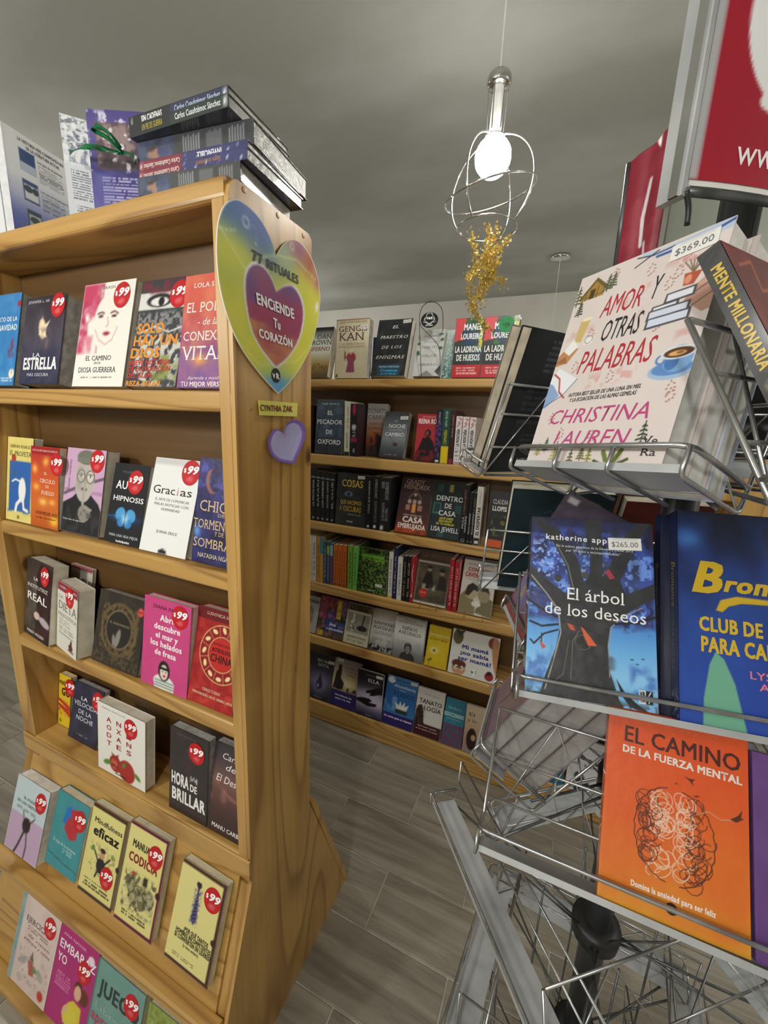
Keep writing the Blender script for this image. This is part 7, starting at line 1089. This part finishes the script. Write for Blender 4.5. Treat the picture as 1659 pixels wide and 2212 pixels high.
# -- second tier, left pocket: lavender watercolour cover
y18 = math.radians(18); lx = np.array([math.sin(y18), -math.cos(y18), 0]); ln = np.array([-math.cos(y18), -math.sin(y18), 0])
def leaf(c): return [('G', '7a5a4a', '8a94a0', 'a8acc0', '8a80a8', '7a6a8a', '8a3a34'), ('n', 'c8a85a', 4, .52, .2, .7, (.2, .2, .9, .9)), ('n', '6a6aa8', 5, .5, .2, .7, (.1, .1, .9, .7), 7), ('n', 'a8644a', 4, .55, .2, .6, (.5, .4, 1, 1), 9), ('l', .03, '7a3a2a', [.02, 0, .1, 1]), ('l', .012, 'e8e4e0', [.3, .1, .4, .14, .36, .08])]
up2 = -ln * math.sin(math.radians(22)) + np.array([0, 0, math.cos(math.radians(22))]); Np = np.array([PX, PY, 1.2192]) + ln * .1755 + lx * (-.095)
book('watercolour paperback in lilac and ochre, left pocket of the second tier', .115, .17, .022, leaf(0), fr(Np, lx, up2), nx=60, cov='8a5a4a', group=GR)
# -- third tier, left pocket: four wrapped books
tl = math.radians(30); n3 = np.array([-1., 0, 0]); l3 = np.array([0, -1., 0]); up3 = -n3 * math.sin(tl) + np.array([0, 0, math.cos(tl)]); y3 = np.cross(up3, l3)
for i, lb in enumerate(('outermost of four wrapped watercolour books, left pocket of the third tier', 'second of four wrapped grey-edged books, left pocket of the third tier', 'third of four wrapped grey-edged books, left pocket of the third tier', 'innermost of four wrapped grey-edged books, left pocket of the third tier')):
    Pp = np.array([PX - .2035, PY + .055, 1.0449]) + y3 * (.0235 * i)
    book(lb, .135, .2, .0225, [('G', 'a8945a', '8a7468', '8a7478', '7a686c'), ('n', 'b8a84a', 4, .5, .3, .7, (0, .6, 1, 1)), ('n', '7a6478', 5, .5, .3, .6), ('l', .015, '3a2c28', [.5, .2, .6, .8])] if i == 0 else [('B', '6a6468')], fr(Pp, l3, up3), nx=60 if i == 0 else 8, cov='7a7072', wrap=True, pages='pages_grey', group=GR)
# -- third tier front: orange brain cover
Cp = onZ(1289, 1937, 1.0195); cx_ = np.array([1., .03, 0]); tc = math.radians(30); cu_ = np.array([0, math.sin(tc), math.cos(tc)])
co = [('G', 'e0521c', 'e0541a', 'df5a1a', 'dd661c', 'dc7a20', 'dca428'), ('n', 'd84c18', 3, .5, .4, .4)]
rb2 = random.Random(11)
def brain(sx):
    out = []
    for q in range(64):
        cx1, cy1 = .51 + sx * (.04 + .19 * rb2.random()), .375 + (rb2.random() - .5) * .36; 
        if ((abs(cx1 - .51) - .02) / .25) ** 2 + ((cy1 - .375) / .21) ** 2 > .95: continue
        r1, r2, an = .03 + .035 * rb2.random(), .03 + .04 * rb2.random(), rb2.random() * 180; inner = abs(cx1 - .5) < .12
        pts = []
        for t in np.linspace(0, 2 * math.pi * (.6 + .4 * rb2.random()), 11): x_, y1_ = r1 * math.cos(t), r2 * math.sin(t); a_r = math.radians(an); pts += [cx1 + x_ * math.cos(a_r) - y1_ * math.sin(a_r), cy1 + (x_ * math.sin(a_r) + y1_ * math.cos(a_r)) / 1.5]
        out.append(('l', .0055, 'e8c8b4' if inner else '5a2412', pts))
    pts = []
    for t in np.linspace(-1.45, 1.45, 30): pts += [.51 + sx * (.02 + .255 * math.cos(t) + .006 * math.sin(t * 22)), .375 + .205 * math.sin(t)]
    out += [('l', .007, '43200f', pts)]
    return out
co += brain(-1) + brain(1) + [('l', .006, 'c8a080', [.66, .50, .74, .53, .82, .51, .92, .53]), ('p', '4a2814', [.88, .525, .93, .55, .96, .58, .95, .545, .97, .545, .92, .52]), ('p', '5a1c10', [.57, .655, .61, .64, .64, .62, .63, .64, .65, .655, .61, .65]), ('e', .66, .58, .02, .006, '6a2414', 20), ('e', .52, .61, .01, .005, '6a2414'), ('e', .51, .072, .04, .04, '1c1410'), ('t', 'VR', .488, .532, .062, .02, 'e8d8c8', 'b'),
      ('t', 'EL CAMINO', .13, .95, .745, .075, '4a1810', 'm'), ('t', 'DE LA FUERZA MENTAL', .12, .96, .69, .034, 'eadfd6', 'b'), ('t', 'JUAN DOMÍNGUEZ', .3, .8, .855, .024, 'd8643a', 'm'), ('t', 'Domina la ansiedad para ser feliz', .23, .79, .105, .024, 'f4e8dc', 'b')]
book('bright orange book with a line-drawn brain, third tier front', .131, .212, .014, co, fr(Cp, cx_, cu_), nx=230, cov='d85a1c', wrap=True, price=('$269.00', .82, .925), group=GR)
book('purple book with white script right of the orange one, third tier front', .13, .182, .016, [('B', '6a4486'), ('n', '5a3876', 4, .5, .3, .6), ('t', 'La heredera', .22, .8, .26, .16, 'd8cce4', 'Vi'), ('e', .5, .12, .12, .12, 'd8cce4'), ('r', .3, 0, 1, 1, '7a5496')], fr(Cp + cx_ * .1345, cx_, cu_), nx=40, cov='6a4486', wrap=True, group=GR)
